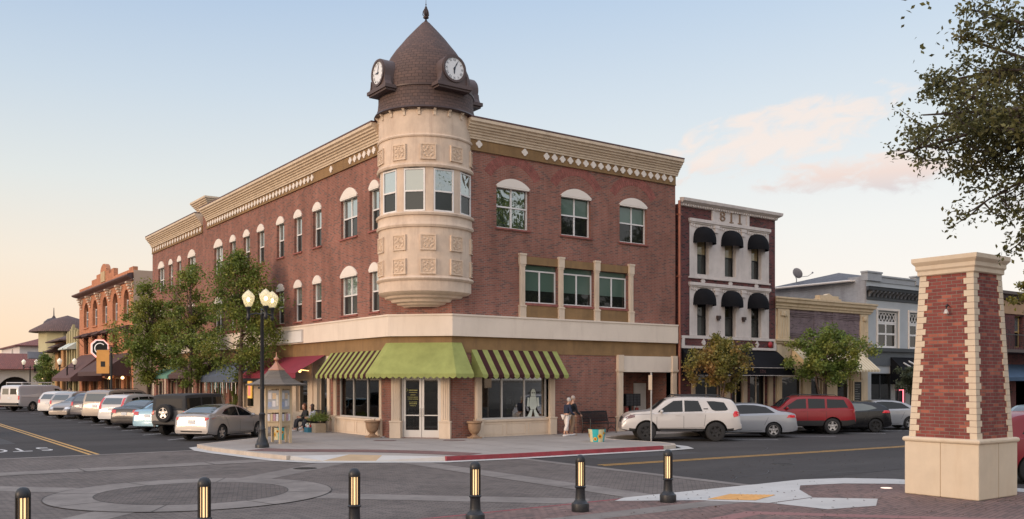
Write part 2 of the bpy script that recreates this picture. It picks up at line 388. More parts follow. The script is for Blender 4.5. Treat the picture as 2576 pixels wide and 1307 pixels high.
PAVER=brick('street_pavers',(.180,.152,.136),(.150,.127,.116),(.125,.108,.10),(.085,.075,.07),w=.20,h=.10,ms=.010,plane='floor',rot=R_(45),bump=.6,var=.3,vs=.4)
PAVER_IN=brick('ring_pavers',(.155,.13,.118),(.125,.107,.098),(.105,.092,.086),(.07,.062,.058),w=.20,h=.10,ms=.010,plane='floor',rot=R_(20),bump=.6,var=.3,vs=.5)
PAVER_R=brick('red_pavers',(.245,.160,.140),(.20,.133,.12),(.16,.115,.105),(.10,.078,.07),w=.20,h=.10,ms=.009,plane='floor',rot=R_(-12),bump=.6,var=.28,vs=.5)
PAVER_S=brick('pavement_red_pavers',(.24,.13,.115),(.19,.11,.10),(.16,.1,.095),(.11,.08,.075),w=.20,h=.10,ms=.009,plane='floor',rot=R_(40),bump=.5,var=.2)
YEL=M('yellow_road_paint',(.50,.27,.055),.6,var=.2,vs=6,stain=((.25,.15,.05),.5))
WHT=M('white_road_paint',(.52,.50,.48),.6,var=.2,vs=5,stain=((.2,.19,.18),.6))
def struct(mb,name,mat,**k): return tag(mb.build(name,mat,**k),kind='structure')
g=MB(); g.sheet([(-900,-700),(1500,-700),(1500,1500),(-900,1500)],0); struct(g,'ground',M('far_ground',(.12,.11,.095),.9,var=.3,vs=.02))
g=MB(); g.sheet([(-16,-40),(14,-40),(14,-2),(24,-2),(600,-2),(600,34),(17,34),(17,900),(-16,900)],.004); struct(g,'road',ASPH)
# darker, newer asphalt lane of the side street and the parking bays
g=MB(); g.sheet([(17.1,14.35),(500,14.35),(500,34),(17.1,34)],.008); g.sheet([(-6,32.75),(16,32.75),(16,400),(-6,400)],.008); struct(g,'road',ASPH2)
g=MB(); g.sheet([(-14,13.9),(17.0,13.9),(17.0,32.6),(-14,32.6)],.012); struct(g,'paver_crossing',PAVER)
g=MB()
g.sheet([(16.85,14.0),(17.2,14.0),(17.2,32.6),(16.85,32.6)],.020); g.sheet([(-14,32.45),(16.8,32.45),(16.8,32.8),(-14,32.8)],.020)
g.sheet([(13.2,14.2),(14.0,14.2),(14.0,24.1),(13.2,24.1)],.020); g.sheet([(-14,26.85),(11.3,26.85),(11.3,27.8),(-14,27.8)],.020)
struct(g,'crossing_band',CONC)
rc=(6.0,20.4)
g=MB()
for dx,dy,r1 in ((1,1,9.4),(1,-1,8.7),(-1,1,9),(-1,-1,8.5)):
    u=Vector((dx,dy)).normalized(); a=(rc[0]+u.x*2.6,rc[1]+u.y*2.6); b=(rc[0]+u.x*r1,rc[1]+u.y*r1)
    if (dx,dy)==(1,1): b=(12.0,25.7)
    band(g,[a,b],-.42,.42,None,.016)
struct(g,'crossing_band',CONC)
g=MB(); n=72
ro=[(rc[0]+2.98*math.cos(2*math.pi*i/n),rc[1]+2.98*math.sin(2*math.pi*i/n)) for i in range(n+1)]
ri=[(rc[0]+2.02*math.cos(2*math.pi*i/n),rc[1]+2.02*math.sin(2*math.pi*i/n)) for i in range(n+1)]
for i in range(n): g.add([(*ri[i],.024),(*ro[i],.024),(*ro[i+1],.024),(*ri[i+1],.024)],[(0,1,2,3)])
struct(g,'concrete_ring',CONC)
g=MB(); g.sheet(ri[:-1],.0245); struct(g,'ring_paving',PAVER_IN)
# joints cut in the concrete bands
g=MB(); JM=M('joint',(.05,.045,.04),.9)
for k in range(8):
    a=R_(14+45*k); band(g,[(rc[0]+2.0*math.cos(a),rc[1]+2.0*math.sin(a)),(rc[0]+3.0*math.cos(a),rc[1]+3.0*math.sin(a))],-.012,.012,None,.028)
for r in (2.02,2.98):
    for i in range(n):
        a=2*math.pi*i/n;b=2*math.pi*(i+1)/n; band(g,[(rc[0]+r*math.cos(a),rc[1]+r*math.sin(a)),(rc[0]+r*math.cos(b),rc[1]+r*math.sin(b))],-.01,.01,None,.028)
for x in (-9,-5.5,-2,1.5,5,8.5): band(g,[(x,26.85),(x,27.8)],-.012,.012,None,.028)
for y in (16.5,19.2,21.9): band(g,[(13.2,y),(14,y)],-.012,.012,None,.028)
struct(g,'paving_joints',JM)
# main building pavement with corner build-out
side=[(10.2,33.7),(10.14,32.4),(10.25,31.0),(10.45,29.7),(10.65,28.3),(10.9,27.0),(12.6,26.4),(13.3,25.5),(14.66,23.98),(16.98,23.66),(20.2,23.5),(23.3,23.36),(24.0,23.5),(24.45,24.0),(24.6,24.8),(24.45,25.8),(24.25,26.8),(24.35,27.7),(24.9,28.35),(26,28.6),(260,28.6),(260,60),(17,60),(17,260),(14.9,260),(14.9,38.0),(14.6,37.1)]
g=MB(); g.prism(side,-.02,.15); struct(g,'pavement',CONC_L)
# scored joints in the pavement
g=MB()
for x in [12.5+1.5*i for i in range(60)]:
    y0=24.3 if 14.5<x<24 else (28.8 if x>=24 else 27.2); band(g,[(x,y0),(x,31.1)],-.008,.008,None,.1535)
for y in (25.4,26.9,28.4,29.9): band(g,[(13.4 if y<27 else 10.9,y),(24.1,y)],-.008,.008,None,.1535)
for y in [31.5+1.5*i for i in range(50)]: band(g,[(10.6 if y<34 else 15.1,y),(17.5,y)],-.008,.008,None,.1535)
struct(g,'paving_joints',M('pavement_joint',(.16,.14,.125),.9))
# red paver inlay curving round the corner
g=MB(); inl=[(10.95,30.1),(11.6,29.1),(12.7,28.2),(13.9,27.15),(14.8,26.0),(15.4,24.9),(15.75,24.05)]
band(g,inl,-.55,.55,None,.157); struct(g,'paver_inlay',PAVER_S)
# ramp
g=MB(); A=(12.6,26.4,.15);B=(13.3,25.5,.15);C_=(12.85,25.05,.03);D0=(11.55,26.05,.03)
g.add([A,B,C_,D0],[(0,3,2,1)]); struct(g,'kerb_ramp',M('tan_ramp',(.42,.30,.18),.85,var=.1,bump=.4,bs=70))
g=MB(); g.add([(10.9,27.0,.15),A,D0],[(0,2,1)]); g.add([B,(14.66,23.98,.15),C_],[(0,2,1)]); g.add([(10.9,27.0,.15),D0,(11.55,26.05,0),(10.85,27.0,0)],[(0,1,2,3)]); g.add([C_,(14.66,23.98,.15),(14.66,23.93,0),(12.85,25.0,0)],[(0,1,2,3)])
g.add([D0,C_,(12.85,25.0,0),(11.55,26.0,0)],[(0,1,2,3)]); struct(g,'kerb_ramp',CONC_W)
g=MB(); kp=[(17,200),(14.9,200),(14.9,38.0),(14.6,37.1),(13.2,36.0),(10.2,33.7),(10.14,32.4),(10.25,31.0),(10.45,29.7),(10.65,28.3),(10.9,27.0)]
band(g,kp[1:],-.0,-.15,-.01,.156)
band(g,[(23.3,23.36),(24.0,23.5),(24.45,24.0),(24.6,24.8),(24.45,25.8),(24.25,26.8),(24.35,27.7),(24.9,28.35),(26,28.6),(250,28.6)],0,-.15,-.01,.156)
struct(g,'kerb',KERB)
g=MB(); band(g,[(14.66,23.98),(16.98,23.66),(20.2,23.5),(23.3,23.36)],0,-.15,-.01,.158); struct(g,'red_kerb',KRED)
g=MB(); band(g,[(15,38.0),(14.6,37.2),(13.2,36.1),(10.2,33.75),(9.98,32.4),(10.1,31.0),(10.3,29.7),(10.5,28.3),(10.72,27.0),(11.3,25.95),(12.8,24.9),(14.5,23.8),(16.98,23.5),(20.2,23.35),(23.3,23.2),(24.3,23.3),(24.8,24.0),(25.0,24.8)],-.42,0,None,.0282)
struct(g,'gutter',CONC_W)
# road markings
g=MB()
for x in (6.28,6.52): g.sheet([(x-.06,32.9),(x+.06,32.9),(x+.06,180),(x-.06,180)],.014)
struct(g,'centre_line',YEL)
g=MB()
for o_ in (-.12,.12): band(g,[(17.6,20.1+o_),(31.5,19.2+o_),(200,19.0+o_)],-.055,.055,None,.014)
struct(g,'centre_line',YEL)
g=MB(); hd=Vector((math.cos(R_(38)),math.sin(R_(38))))
for y in (39.07,43.2,47.35,51.1,54.6,58.2,61.8,65.4,69,72.6,76.2,79.8): band(g,[(10.45,y),(10.45+hd.x*5.2,y+hd.y*5.2)],-.05,.05,None,.014)
h2=Vector((-math.cos(R_(38)),math.sin(R_(38))))
for x in (31.2,35.2,39,42.8,46.6,50.4,54.2): band(g,[(x,24.4),(x+h2.x*5,24.4+h2.y*5)],-.05,.05,None,.014)
struct(g,'parking_lines',WHT)
def text_mb(txt,size,M4,extr=0,mi=0,mb=None,align='CENTER'):
    cu=bpy.data.curves.new('t','FONT'); cu.body=txt; cu.size=size; cu.extrude=extr; cu.align_x=align; cu.align_y='CENTER'; cu.resolution_u=4
    o=bpy.data.objects.new('t',cu); COL.objects.link(o); dg=bpy.context.evaluated_depsgraph_get(); me=bpy.data.meshes.new_from_object(o.evaluated_get(dg))
    mb=mb or MB(); mb.add([M4@v.co for v in me.vertices],[tuple(p.vertices) for p in me.polygons],mi)
    bpy.data.objects.remove(o); bpy.data.curves.remove(cu); bpy.data.meshes.remove(me); return mb
g=MB()
for ch,x in zip('STOP',(5.45,4.66,3.88,3.1)):
    text_mb(ch,1.35,Matrix.Translation((x,36.7,.014))@Matrix.Rotation(math.pi,4,'Z')@Matrix.Diagonal((.78,1.95,1,1)),mb=g)
struct(g,'stop_marking',WHT)
# plaza in the foreground: red pavers, flush concrete bands, pale corner slabs
plz=[(-14,14.2),(17.4,14.15),(19.1,14.2),(20.3,13.75),(21.1,12.9),(21.5,11.6),(21.6,9.8),(21.6,-10),(-14,-10)]
g=MB(); g.sheet(plz,.0175); struct(g,'plaza',PAVER_R)
g=MB(); band(g,[(-14,14.22),(13.0,14.14)],-.035,.035,None,.020); struct(g,'red_edge_line',KRED)
g=MB()
g.sheet([(13.1,14.22),(15.0,14.22),(17.5,14.22),(19.1,14.25),(20.3,13.8),(21.1,12.95),(21.5,11.6),(21.62,9.8),(21.62,6.0),(21.0,6.0),(20.95,9.6),(20.75,11.4),(20.1,12.35),(19.2,13.1),(18.0,13.45),(17.3,12.95),(16.4,11.95),(14.9,11.9),(14.1,13.0),(12.6,13.95)],.024)
g.sheet([(14.95,11.84),(16.35,11.9),(17.3,11.0),(16.3,10.4),(15.1,10.66)],.024)
g.sheet([(20.4,9.3),(21.0,9.0),(21.0,5.5),(20.2,5.0)],.024)
struct(g,'pale_slab',CONC_W)
g=MB(); band(g,[(-14,12.75),(15.3,12.55)],-.28,.28,None,.0205); struct(g,'plaza_band',CONC)
g=MB(); band(g,[(9.0,10.5),(13.6,11.2),(17,7.5)],-.18,.18,None,.0205); struct(g,'plaza_band',M('red_band',(.25,.12,.11),.85,var=.15,bump=.2))
t_=[gp(980,568+0) for _ in (0,)]
tq=[(14.31,13.0),(15.35,13.3),(16.05,12.62),(15.0,12.3)]
g=MB(); g.sheet(tq,.030)
a,b_,c_,d_=[Vector(q) for q in tq]
for i in range(14):
    for j in range(11):
        s_,t2=(i+.5)/14,(j+.5)/11; p=(a*(1-s_)+b_*s_)*(1-t2)+(d_*(1-s_)+c_*s_)*t2
        g.box(p.x-.018,p.x+.018,p.y-.018,p.y+.018,.030,.036)
struct(g,'tactile_paving',M('tactile_yellow',(.62,.36,.13),.7,var=.12,vs=5))
# fallen leaves and bits scattered on the plaza and gutter
rnd=random.Random(5); g=MB()
for k in range(420):
    if k<300: x,y=rnd.uniform(9,21),rnd.uniform(8.5,14.2)
    else: x,y=rnd.uniform(17.5,27),rnd.uniform(14.6,18.5)
    s_=rnd.uniform(.012,.035); a=rnd.uniform(0,6.3); c_,s2=math.cos(a)*s_,math.sin(a)*s_
    g.add([(x+c_,y+s2,.034),(x-s2*.6,y+c_*.6,.045),(x-c_,y-s2,.034),(x+s2*.6,y-c_*.6,.04)],[(0,1,2,3)])
tag(g.build('fallen_leaves',M('dead_leaf',(.07,.04,.025),.9,var=.4,vs=9)),'scattered dry brown leaves lying on the red pavers and kerb gutter','leaves',kind='stuff')
# flush uplight in the slab by the pillar
g=MB(); g.lathe([(0,.034),(.09,.034),(.12,.032),(.13,.026)],c=gp(2230,1231),n=20); 
tag(g.build('ground_light',M('uplight_lens',(.8,.6,.5),.3,emit=(1,.75,.6),es=.9)),'small round lit uplight set flush in the pale slab beside the brick pillar','light')
# wear on the roads: tar-sealed cracks, patches, tyre-darkened strips, drain covers
rnd=random.Random(12); g=MB()
for k in range(9):
    x,y=rnd.uniform(17.5,34),rnd.uniform(14.8,24); a=rnd.uniform(-.4,.4); pts=[(x,y)]
    for j in range(rnd.randint(5,11)): a+=rnd.uniform(-.5,.5); x+=math.cos(a)*.45; y+=math.sin(a)*.45; pts.append((x,y))
    band(g,pts,-.012,.012,None,.0095)
for k in range(7):
    x,y=rnd.uniform(-3,9),rnd.uniform(34,60); a=rnd.uniform(1.2,1.9); pts=[(x,y)]
    for j in range(rnd.randint(5,11)): a+=rnd.uniform(-.5,.5); x+=math.cos(a)*.6; y+=math.sin(a)*.6; pts.append((x,y))
    band(g,pts,-.014,.014,None,.0095)
struct(g,'crack_sealant',M('tar',(.02,.02,.02),.5))
g=MB(); g.sheet([(19,21.6),(23.5,21.5),(23.4,23.0),(19.1,23.1)],.0092); g.sheet([(2,40),(5,40.2),(4.9,46),(2.1,46)],.0092); struct(g,'road_patch',M('asphalt_patch',(.045,.043,.044),.85,var=.15,vs=.8,bump=.4,bs=60))
def cover(x,y,rr,label,z):
    g=MB(); g.lathe([(0,z+.006),(rr*.93,z+.006),(rr*.93,z+.002),(rr*.97,z+.002),(rr*.97,z+.007),(rr,z+.007),(rr*1.02,z)],c=(x,y),n=28)
    for k in range(-4,5): 
        w=math.sqrt(max(0,(rr*.85)**2-(k*rr*.2)**2)); g.box(x-w,x+w,y+k*rr*.2-.012,y+k*rr*.2+.012,z+.006,z+.010)
    tag(g.build('manhole_cover',M('cast_iron',(.06,.055,.05),.6,metal=.4,var=.3,vs=6)),label,'manhole cover')
cover(10.2,24.2,.33,'round iron manhole cover in the pavers before the tan kerb ramp',.016)
cover(22.3,17.3,.33,'round iron manhole cover in the asphalt before the brick pillar',.0095)
# red brown square plates let into the pavement by the shop door
for x,y in ((16.6,31.6),(18.9,30.2)): g=MB(); g.sheet([(x-.45,y+.15),(x+.15,y-.45),(x+.45,y-.15),(x-.15,y+.45)],.158); struct(g,'paver_inlay',PAVER_S)
# ================================================================ main corner building
FR=Fr((0,31.2),(1,0),(0,-1)); FL=Fr((17.6,0),(0,1),(-1,0)); S2=math.sqrt(.5)
CHA=(17.6,33.0); CHB=(19.4,31.2); FC=Fr(CHA,(S2,-S2),(-S2,-S2)); CW=math.dist(CHA,CHB)
def rect(a,b,c,d): return [(a,c),(b,c),(b,d),(a,d)]
def arch(a,b,z0,z1,rise,n=12):
    w=b-a; rr=(w*w/4+rise*rise)/(2*rise); cz=z1+rise-rr; a0=math.asin(min(1,w/2/rr)); cx=(a+b)/2
    if rise>w/2-1e-6: rr=w/2; cz=z1; a0=math.pi/2
    return [(a,z0),(b,z0)]+[(cx+rr*math.sin(a0-2*a0*i/n),cz+rr*math.cos(a0-2*a0*i/n)) for i in range(n+1)]
def seg(a,b,z1,rise,n=12): return arch(a,b,z1,z1,rise,n)[2:]
def window(parent,F,u0,u1,z0,z1,dep,cols=1,fm=WHITE,gu=G_UP,gl=G_LO,split=.5,ft=.06,name='window',mid=True,frames=True,d0=0):
    """sash window set back in its opening: frame (part) with an upper and lower pane (sub-parts)"""
    f=MB(); a=-dep+.02+d0; b=-dep+.085+d0
    f.fbox(F,u0,u0+ft,z0,z1,a,b); f.fbox(F,u1-ft,u1,z0,z1,a,b); f.fbox(F,u0+ft,u1-ft,z0,z0+ft,a,b); f.fbox(F,u0+ft,u1-ft,z1-ft,z1,a,b)
    zm=z0+(z1-z0)*split
    if mid: f.fbox(F,u0+ft,u1-ft,zm-ft/2,zm+ft/2,a,b+.012)
    for k in range(1,cols):
        u=u0+(u1-u0)*k/cols
        if mid: f.fbox(F,u-ft*.6,u+ft*.6,z0+ft,zm-ft/2,a,b-.004); f.fbox(F,u-ft*.6,u+ft*.6,zm+ft/2,z1-ft,a,b-.004)
        else: f.fbox(F,u-ft*.6,u+ft*.6,z0+ft,z1-ft,a,b-.004)
    w=f.build(name,fm,parent)
    g=a+.03
    if mid:
        p=MB(); p.fbox(F,u0+ft*.5,u1-ft*.5,zm,z1-ft*.5,g-.01,g); p.build('pane',gu,w)
        p=MB(); p.fbox(F,u0+ft*.5,u1-ft*.5,z0+ft*.5,zm,g-.02,g-.008); p.build('pane',gl,w)
    else:
        p=MB(); p.fbox(F,u0+ft*.5,u1-ft*.5,z0+ft*.5,z1-ft*.5,g-.01,g); p.build('pane',gu,w)
    return w
bld=empty('corner_building',(18.5,32.1,0.15),0,'three storey red brick corner building with round clock turret and striped green awnings','building')
WT=12.9
# --- openings
LW=[(34.01,34.89,0),(36.06,37.72,1),(39.83,40.79,0),(42.15,43.10,0),(44.43,45.42,0),(47.23,48.24,0),(49.45,50.44,0),(51.74,52.72,0),(54.08,55.64,1),(59.46,61.05,1),(62.62,63.51,0),(64.7,65.6,0),(66.81,68.39,1)]
RW=[(21.59,23.28),(25.04,26.74),(28.49,30.21)]
DEP=.22
hl=[rect(a,b,z0,z1) for a,b,k in LW for z0,z1 in ((5.38,7.12),(8.80,10.58))]
w=MB(); w.wall(FL,rect(33.0,70.0,4.8,WT),hl,DEP)
hr=[rect(a,b,8.88,10.62) for a,b in RW]+[rect(a,b,5.80,7.45) for a,b in ((23.06,24.83),(25.14,26.9),(27.22,29.0))]
w.wall(FR,rect(19.4,32.12,4.8,WT),hr,DEP)
w.build('wall',BR_MAIN,bld)
w=MB(); w.wall(FC,rect(0,CW,4.8,WT),[],0); w.build('wall',BR_CH,bld)
w=MB(); Fe=Fr((32.12,0),(0,1),(1,0)); w.wall(Fe,rect(31.2,52,0.1,WT),[],0); Fn=Fr((0,70),(1,0),(0,1)); w.wall(Fn,rect(17.6,31,0.1,WT),[],0)
w.wall(Fr((31,0),(0,1),(1,0)),rect(52,70,0.1,WT),[],0); w.wall(Fr((0,52),(1,0),(0,1)),rect(31,32.12,0.1,WT),[],0); w.build('rear_wall',BR_MAIN,bld)
r=MB(); r.sheet([(17.8,70),(17.8,33.2),(19.6,31.4),(32.0,31.4),(32.0,52),(31,52),(31,70)],12.7); r.build('roof',M('flat_roof',(.2,.19,.18),.9),bld)
# soldier-course arches on the right facade (relieving arches in brick)
def archband(mb,F,cx,zs,halfw,rise,th,d):
    rr=(halfw**2+rise**2)/(2*rise); cz=zs+rise-rr; a0=math.asin(halfw/rr); n=22
    for i in range(n):
        t0=-a0+2*a0*i/n+.006; t1=-a0+2*a0*(i+1)/n-.006
        for q,(r0,r1) in enumerate(((rr,rr+th*.48),(rr+th*.52,rr+th))):
            mb.fprism(F,[(cx+r0*math.sin(t0),cz+r0*math.cos(t0)),(cx+r0*math.sin(t1),cz+r0*math.cos(t1)),(cx+r1*math.sin(t1),cz+r1*math.cos(t1)),(cx+r1*math.sin(t0),cz+r1*math.cos(t0))],0,d)
SOLD=M('soldier_brick',(.265,.088,.070),.85,var=.3,vs=4)
for a,b in RW: w=MB(); archband(w,FR,(a+b)/2,10.95,1.12,.62,.42,.008); w.build('relieving_arch',SOLD,bld)
# --- windows
def awin(F,a,b,z0,z1,rise,cols,gu,gl,split=.5):
    wn=window(bld,F,a,b,z0,z1,DEP,cols,gu=gu,gl=gl,split=split)
    h=MB(); h.fprism(F,seg(a-.05,b+.05,z1-.0,rise),-.02,.045); h.fbox(F,a+.002,b-.002,z1-.06,z1-.002,-DEP,.04); h.build('arch_head',CREAM_W,wn)
    s=MB(); s.fbox(F,a-.06,b+.06,z0-.075,z0-.002,-.05,.07); s.build('sill',SOLD,wn)
    return wn
for i,(a,b,k) in enumerate(LW):
    for z0,z1 in ((5.38,7.12),(8.80,10.58)):
        if z0<8 and i in (5,): pass
        awin(FL,a,b,z0,z1,.42 if k else .33,2 if k else 1,G_UP,G_LO)
for i,(a,b) in enumerate(RW):
    wn=awin(FR,a,b,8.88,10.62,.36,2,(G_WAVY,G_BLIND,G_BLIND)[i],(G_WAVY,G_DARK,G_DARK)[i],.52)
# --- triple window bay
for a,b in ((23.06,24.83),(25.14,26.9),(27.22,29.0)):
    window(bld,FR,a,b,5.80,7.22,DEP,2,gu=G_BLIND,gl=G_DARK,split=.42,mid=False)
    p=MB(); p.fbox(FR,a+.03,b-.03,5.86,6.35,-DEP+.052,-DEP+.056); p.build('pane',G_DARK,bld)
    p=MB(); p.fbox(FR,a,b,7.222,7.45,-DEP+.02,-DEP+.06); p.build('transom',G_BLIND,bld)
    p=MB(); p.fbox(FR,a,b,7.452,7.78,-.03,.03); p.build('spandrel',GOLD,bld); p=MB(); p.fbox(FR,a,b,5.17,5.70,-.03,.03); p.build('spandrel',GOLD,bld)
    p=MB(); p.fbox(FR,a,b,5.70,5.80,-.03,.06); p.build('sill',SOLD,bld)
for a in (22.72,24.83,26.9,29.0):
    b=a+.33 if a in(22.72,) else a+.31
    p=MB(); p.fbox(FR,a+.04,b-.04,5.70,7.42,-.03,.10); p.fbox(FR,a,b,7.42,7.86,-.03,.14); p.fbox(FR,a-.02,b+.02,7.80,7.88,-.03,.16); p.fbox(FR,a+.02,b-.02,7.34,7.42,-.03,.12); p.fbox(FR,a,b,5.14,5.70,-.03,.13); p.fbox(FR,a-.02,b+.02,5.62,5.68,-.03,.15)
    for q in (.11,.16,.21): p.fbox(FR,a+q-.012,a+q+.012,5.72,7.3,.10,.112)
    p.build('pilaster',CREAM,bld,bevel=.008)
# --- cornices
CP=[(0.0,12.36),(.10,12.36),(.10,12.43),(.14,12.46),(.14,12.53),(.20,12.56),(.20,12.63),(.27,12.66),(.27,12.72),(.35,12.75),(.35,12.82),(.43,12.85),(.43,12.92),(.52,12.97),(.52,13.09),(0,13.12)]
def cornice(F,u0,u1,prof,m,name='cornice',r0=False,r1=False,zo=0,dd=0):
    c=MB(); n=len(prof); vs=[]
    for u,rt,s in ((u0,r0,-1),(u1,r1,1)):
        vs+=[F.P(u+(s*d if rt else 0),z+zo,d+dd) for d,z in prof]
    c.add(vs,[(i,(i+1)%n,(i+1)%n+n,i+n) for i in range(n)]+[tuple(range(n)),tuple(range(2*n-1,n-1,-1))])
    return c.build(name,m,bld)
CREAM_C=M('cornice_stucco',(.62,.495,.36),.8,var=.08,vs=2,bump=.1,bs=20,stain=((.36,.25,.16),.5))
cornice(FR,20.0,32.2,CP,CREAM_C); cornice(FL,33.7,57.0,CP,CREAM_C)
cornice(FL,57.9,70.0,CP,CREAM_C,zo=-.12)
c=MB(); c.fbox(FR,20,32.22,13.10,13.16,-.1,.53); c.fbox(FL,33.7,57.02,13.10,13.16,-.1,.53); c.fbox(FL,57.88,70.02,12.985,13.04,-.1,.53); c.build('coping',M('coping_metal',(.10,.045,.04),.5,var=.2),bld)
# parapet block rising behind the left facade
c=MB(); c.box(18.0,24,57.8,60.0,12.5,13.45); c.build('parapet_block',BR_MAIN,bld)
for F,u0,u1,rr0,rr1 in ((Fr((18.0,0),(0,1),(-1,0)),57.8,60.0,True,True),(Fr((0,57.8),(1,0),(0,-1)),18.0,24,True,True)):
    cornice(F,u0,u1,[(d*.9,z+.95) for d,z in CP],CREAM_C,r0=rr0,r1=rr1)
# frieze with quatrefoils
FZ=[(FR,20.0,32.10,11.93,12.36),(FL,33.7,57.0,11.90,12.34),(FL,57.9,69.98,11.80,12.22)]
for F,a,b,z0,z1 in FZ:
    c=MB(); c.fbox(F,a,b,z0,z1,-.02,.05); c.fbox(F,a,b,z0-.03,z0+.02,-.02,.075); c.build('frieze',GOLD,bld)
def quatre(F,u,z,s=.155):
    pts=[]
    for k in range(4):
        c0=(s*.52*math.cos(k*math.pi/2),s*.52*math.sin(k*math.pi/2)); r=s*.48
        for j in range(-3,4): a=k*math.pi/2+j*R_(26); pts.append((u+c0[0]+r*math.cos(a),z+c0[1]+r*math.sin(a)))
    q=MB(); q.fprism(F,pts,.045,.095); return q
us=[20.67,23.0]+[24.17+.4447*i for i in range(18)]
for u in us: quatre(FR,u,12.18).build('quatrefoil',CREAM_W,bld)
for u in [34.35+.45*i for i in range(6)]+[38.6]+[40.75+.452*i for i in range(36)]: quatre(FL,u,12.13).build('quatrefoil',CREAM_W,bld)
for u in [58.2+.62*i for i in range(19)]: quatre(FL,u,12.02).build('quatrefoil',CREAM_W,bld)
# --- cream band above the ground floor and the stained fascia beneath it
def wrap(mb,d,z0,z1,dz=0,ua=70.0,ub=32.14,din=-.2):
    k=d*math.tan(math.pi/8)
    po=[(17.6-d,ua),(17.6-d,33.0-k),(19.4-k,31.2-d),(ub,31.2-d)]
    # inner line
    pi_=[(17.6-din,ua),(17.6-din,33.0+.08),(19.4+.08,31.2-din),(ub,31.2-din)]
    po=[(17.6-d,ua),(17.6-d,33.0-k*1.0),(19.4-k*1.0,31.2-d),(ub,31.2-d)]
    for i in range(3):
        q=[po[i],po[i+1],pi_[i+1],pi_[i]]; mb.hexa([(x,y,z0) for x,y in q]+[(x,y,z1) for x,y in q])
c=MB(); wrap(c,.17,4.28,5.14); wrap(c,.20,5.10,5.17); c.build('band',CREAM_P,bld)
c=MB(); wrap(c,.03,3.62,4.278); c.build('fascia',GOLD,bld)
for x in (26.3,): 
    pass
# --- ground floor walls
c=MB()
c.wall(FR,rect(19.4,32.12,.14,3.65),[rect(20.78,24.33,.16,3.2),rect(28.6,31.8,.16,2.9)],.35)
c.wall(FL,rect(33.0,38.9,.14,3.65),[rect(33.96,38.1,.16,3.2)],.35)
c.build('wall',BR_MAIN,bld)
c=MB(); c.wall(FC,rect(0,CW,.14,3.65),[rect(.30,CW-.30,.16,3.2)],.3); c.build('wall',BR_CH,bld)
# shop windows
def shopwin(F,a,b,z0,z1,n,dep,name='shop_window'):
    f=MB(); t=.055
    f.fbox(F,a,b,z0,z0+.07,-dep,-dep+.1); f.fbox(F,a,b,z1-.06,z1,-dep,-dep+.1)
    for k in range(n+1):
        u=a+(b-a)*k/n; u=min(max(u,a+t/2),b-t/2); f.fbox(F,u-t/2,u+t/2,z0+.07,z1-.06,-dep,-dep+.09)
    w=f.build(name,ALU,bld); p=MB(); p.fbox(F,a+.02,b-.02,z0+.03,z1-.03,-dep+.03,-dep+.04); p.build('pane',clearglass('shop_glass',(.5,.53,.51),.025),w); return w
shopwin(FR,20.79,24.325,.86,3.0,3,.22); shopwin(FL,33.965,38.095,.86,3.0,3,.22)
def basepanel(F,a,b,n):
    p=MB(); p.fbox(F,a,b,.15,.78,-.3,.06); p.fbox(F,a-.03,b+.03,.78,.86,-.3,.11)
    w=(b-a)/n
    for k in range(n):
        u0,u1=a+w*k+.08,a+w*(k+1)-.08
        p.fbox(F,u0,u1,.68,.70,.06,.075); p.fbox(F,u0,u1,.24,.26,.06,.075); p.fbox(F,u0,u0+.02,.26,.68,.06,.075); p.fbox(F,u1-.02,u1,.26,.68,.06,.075)
    p.build('base_panel',CREAM,bld)
basepanel(FR,20.80,24.3,3); basepanel(FL,34.0,38.2,4)
def pil(F,a,b,z1,d=.14,base=.9,flutes=3):
    p=MB(); p.fbox(F,a,b,base,z1,-.3,d); p.fbox(F,a-.05,b+.05,.15,base-.06,-.3,d+.07); p.fbox(F,a-.07,b+.07,base-.06,base,-.3,d+.09); p.fbox(F,a-.04,b+.04,z1-.12,z1,-.3,d+.05)
    w=b-a
    for k in range(flutes): u=a+w*(k+1)/(flutes+1); p.fbox(F,u-w*.07,u+w*.07,base+.06,z1-.2,d,d+.02)
    p.build('pilaster',CREAM,bld,bevel=.01)
pil(FR,20.50,20.78,3.0); pil(FR,24.33,24.6,3.0); pil(FL,38.12,38.36,3.0,.08); pil(FL,33.78,33.96,3.0,.04,.9,1)
pil(FC,.06,.42,3.3,.16,.85); pil(FC,CW-.42,CW-.06,3.3,.16,.85)
# entrance doors
ent=MB(); a,b=.44,CW-.44; t=.06; dz=-.12
ent.fbox(FC,a,a+t,.16,3.2,dz-.06,dz+.04); ent.fbox(FC,b-t,b,.16,3.2,dz-.06,dz+.04); ent.fbox(FC,a+t,b-t,2.75,2.82,dz-.06,dz+.04); ent.build('door_frame',ALU,bld)
mid=(a+b)/2
for s,(u0,u1) in enumerate(((a+t+.01,mid-.01),(mid+.01,b-t-.01))):
    d=MB(); d.fbox(FC,u0,u0+.09,.17,2.72,dz-.03,dz+.02); d.fbox(FC,u1-.09,u1,.17,2.72,dz-.03,dz+.02); d.fbox(FC,u0+.09,u1-.09,.17,.47,dz-.03,dz+.02); d.fbox(FC,u0+.09,u1-.09,2.6,2.72,dz-.03,dz+.02); d.fbox(FC,u0+.09,u1-.09,1.05,1.09,dz-.01,dz+.03)
    do=d.build('door',ALU,bld)
    p=MB(); p.fbox(FC,u0+.08,u1-.08,.46,2.61,dz-.012,dz-.004); p.build('pane',clearglass('shop_glass'),do)
    hx=u1-.05 if s==0 else u0+.05; q=MB()
    q.tube([FC.P(hx,1.02,dz+.02),FC.P(hx,1.02,dz+.08),FC.P(hx,1.35,dz+.08),FC.P(hx,1.35,dz+.02)],.014,6); q.build('handle',M('steel',(.6,.6,.6),.25,metal=.9),do)
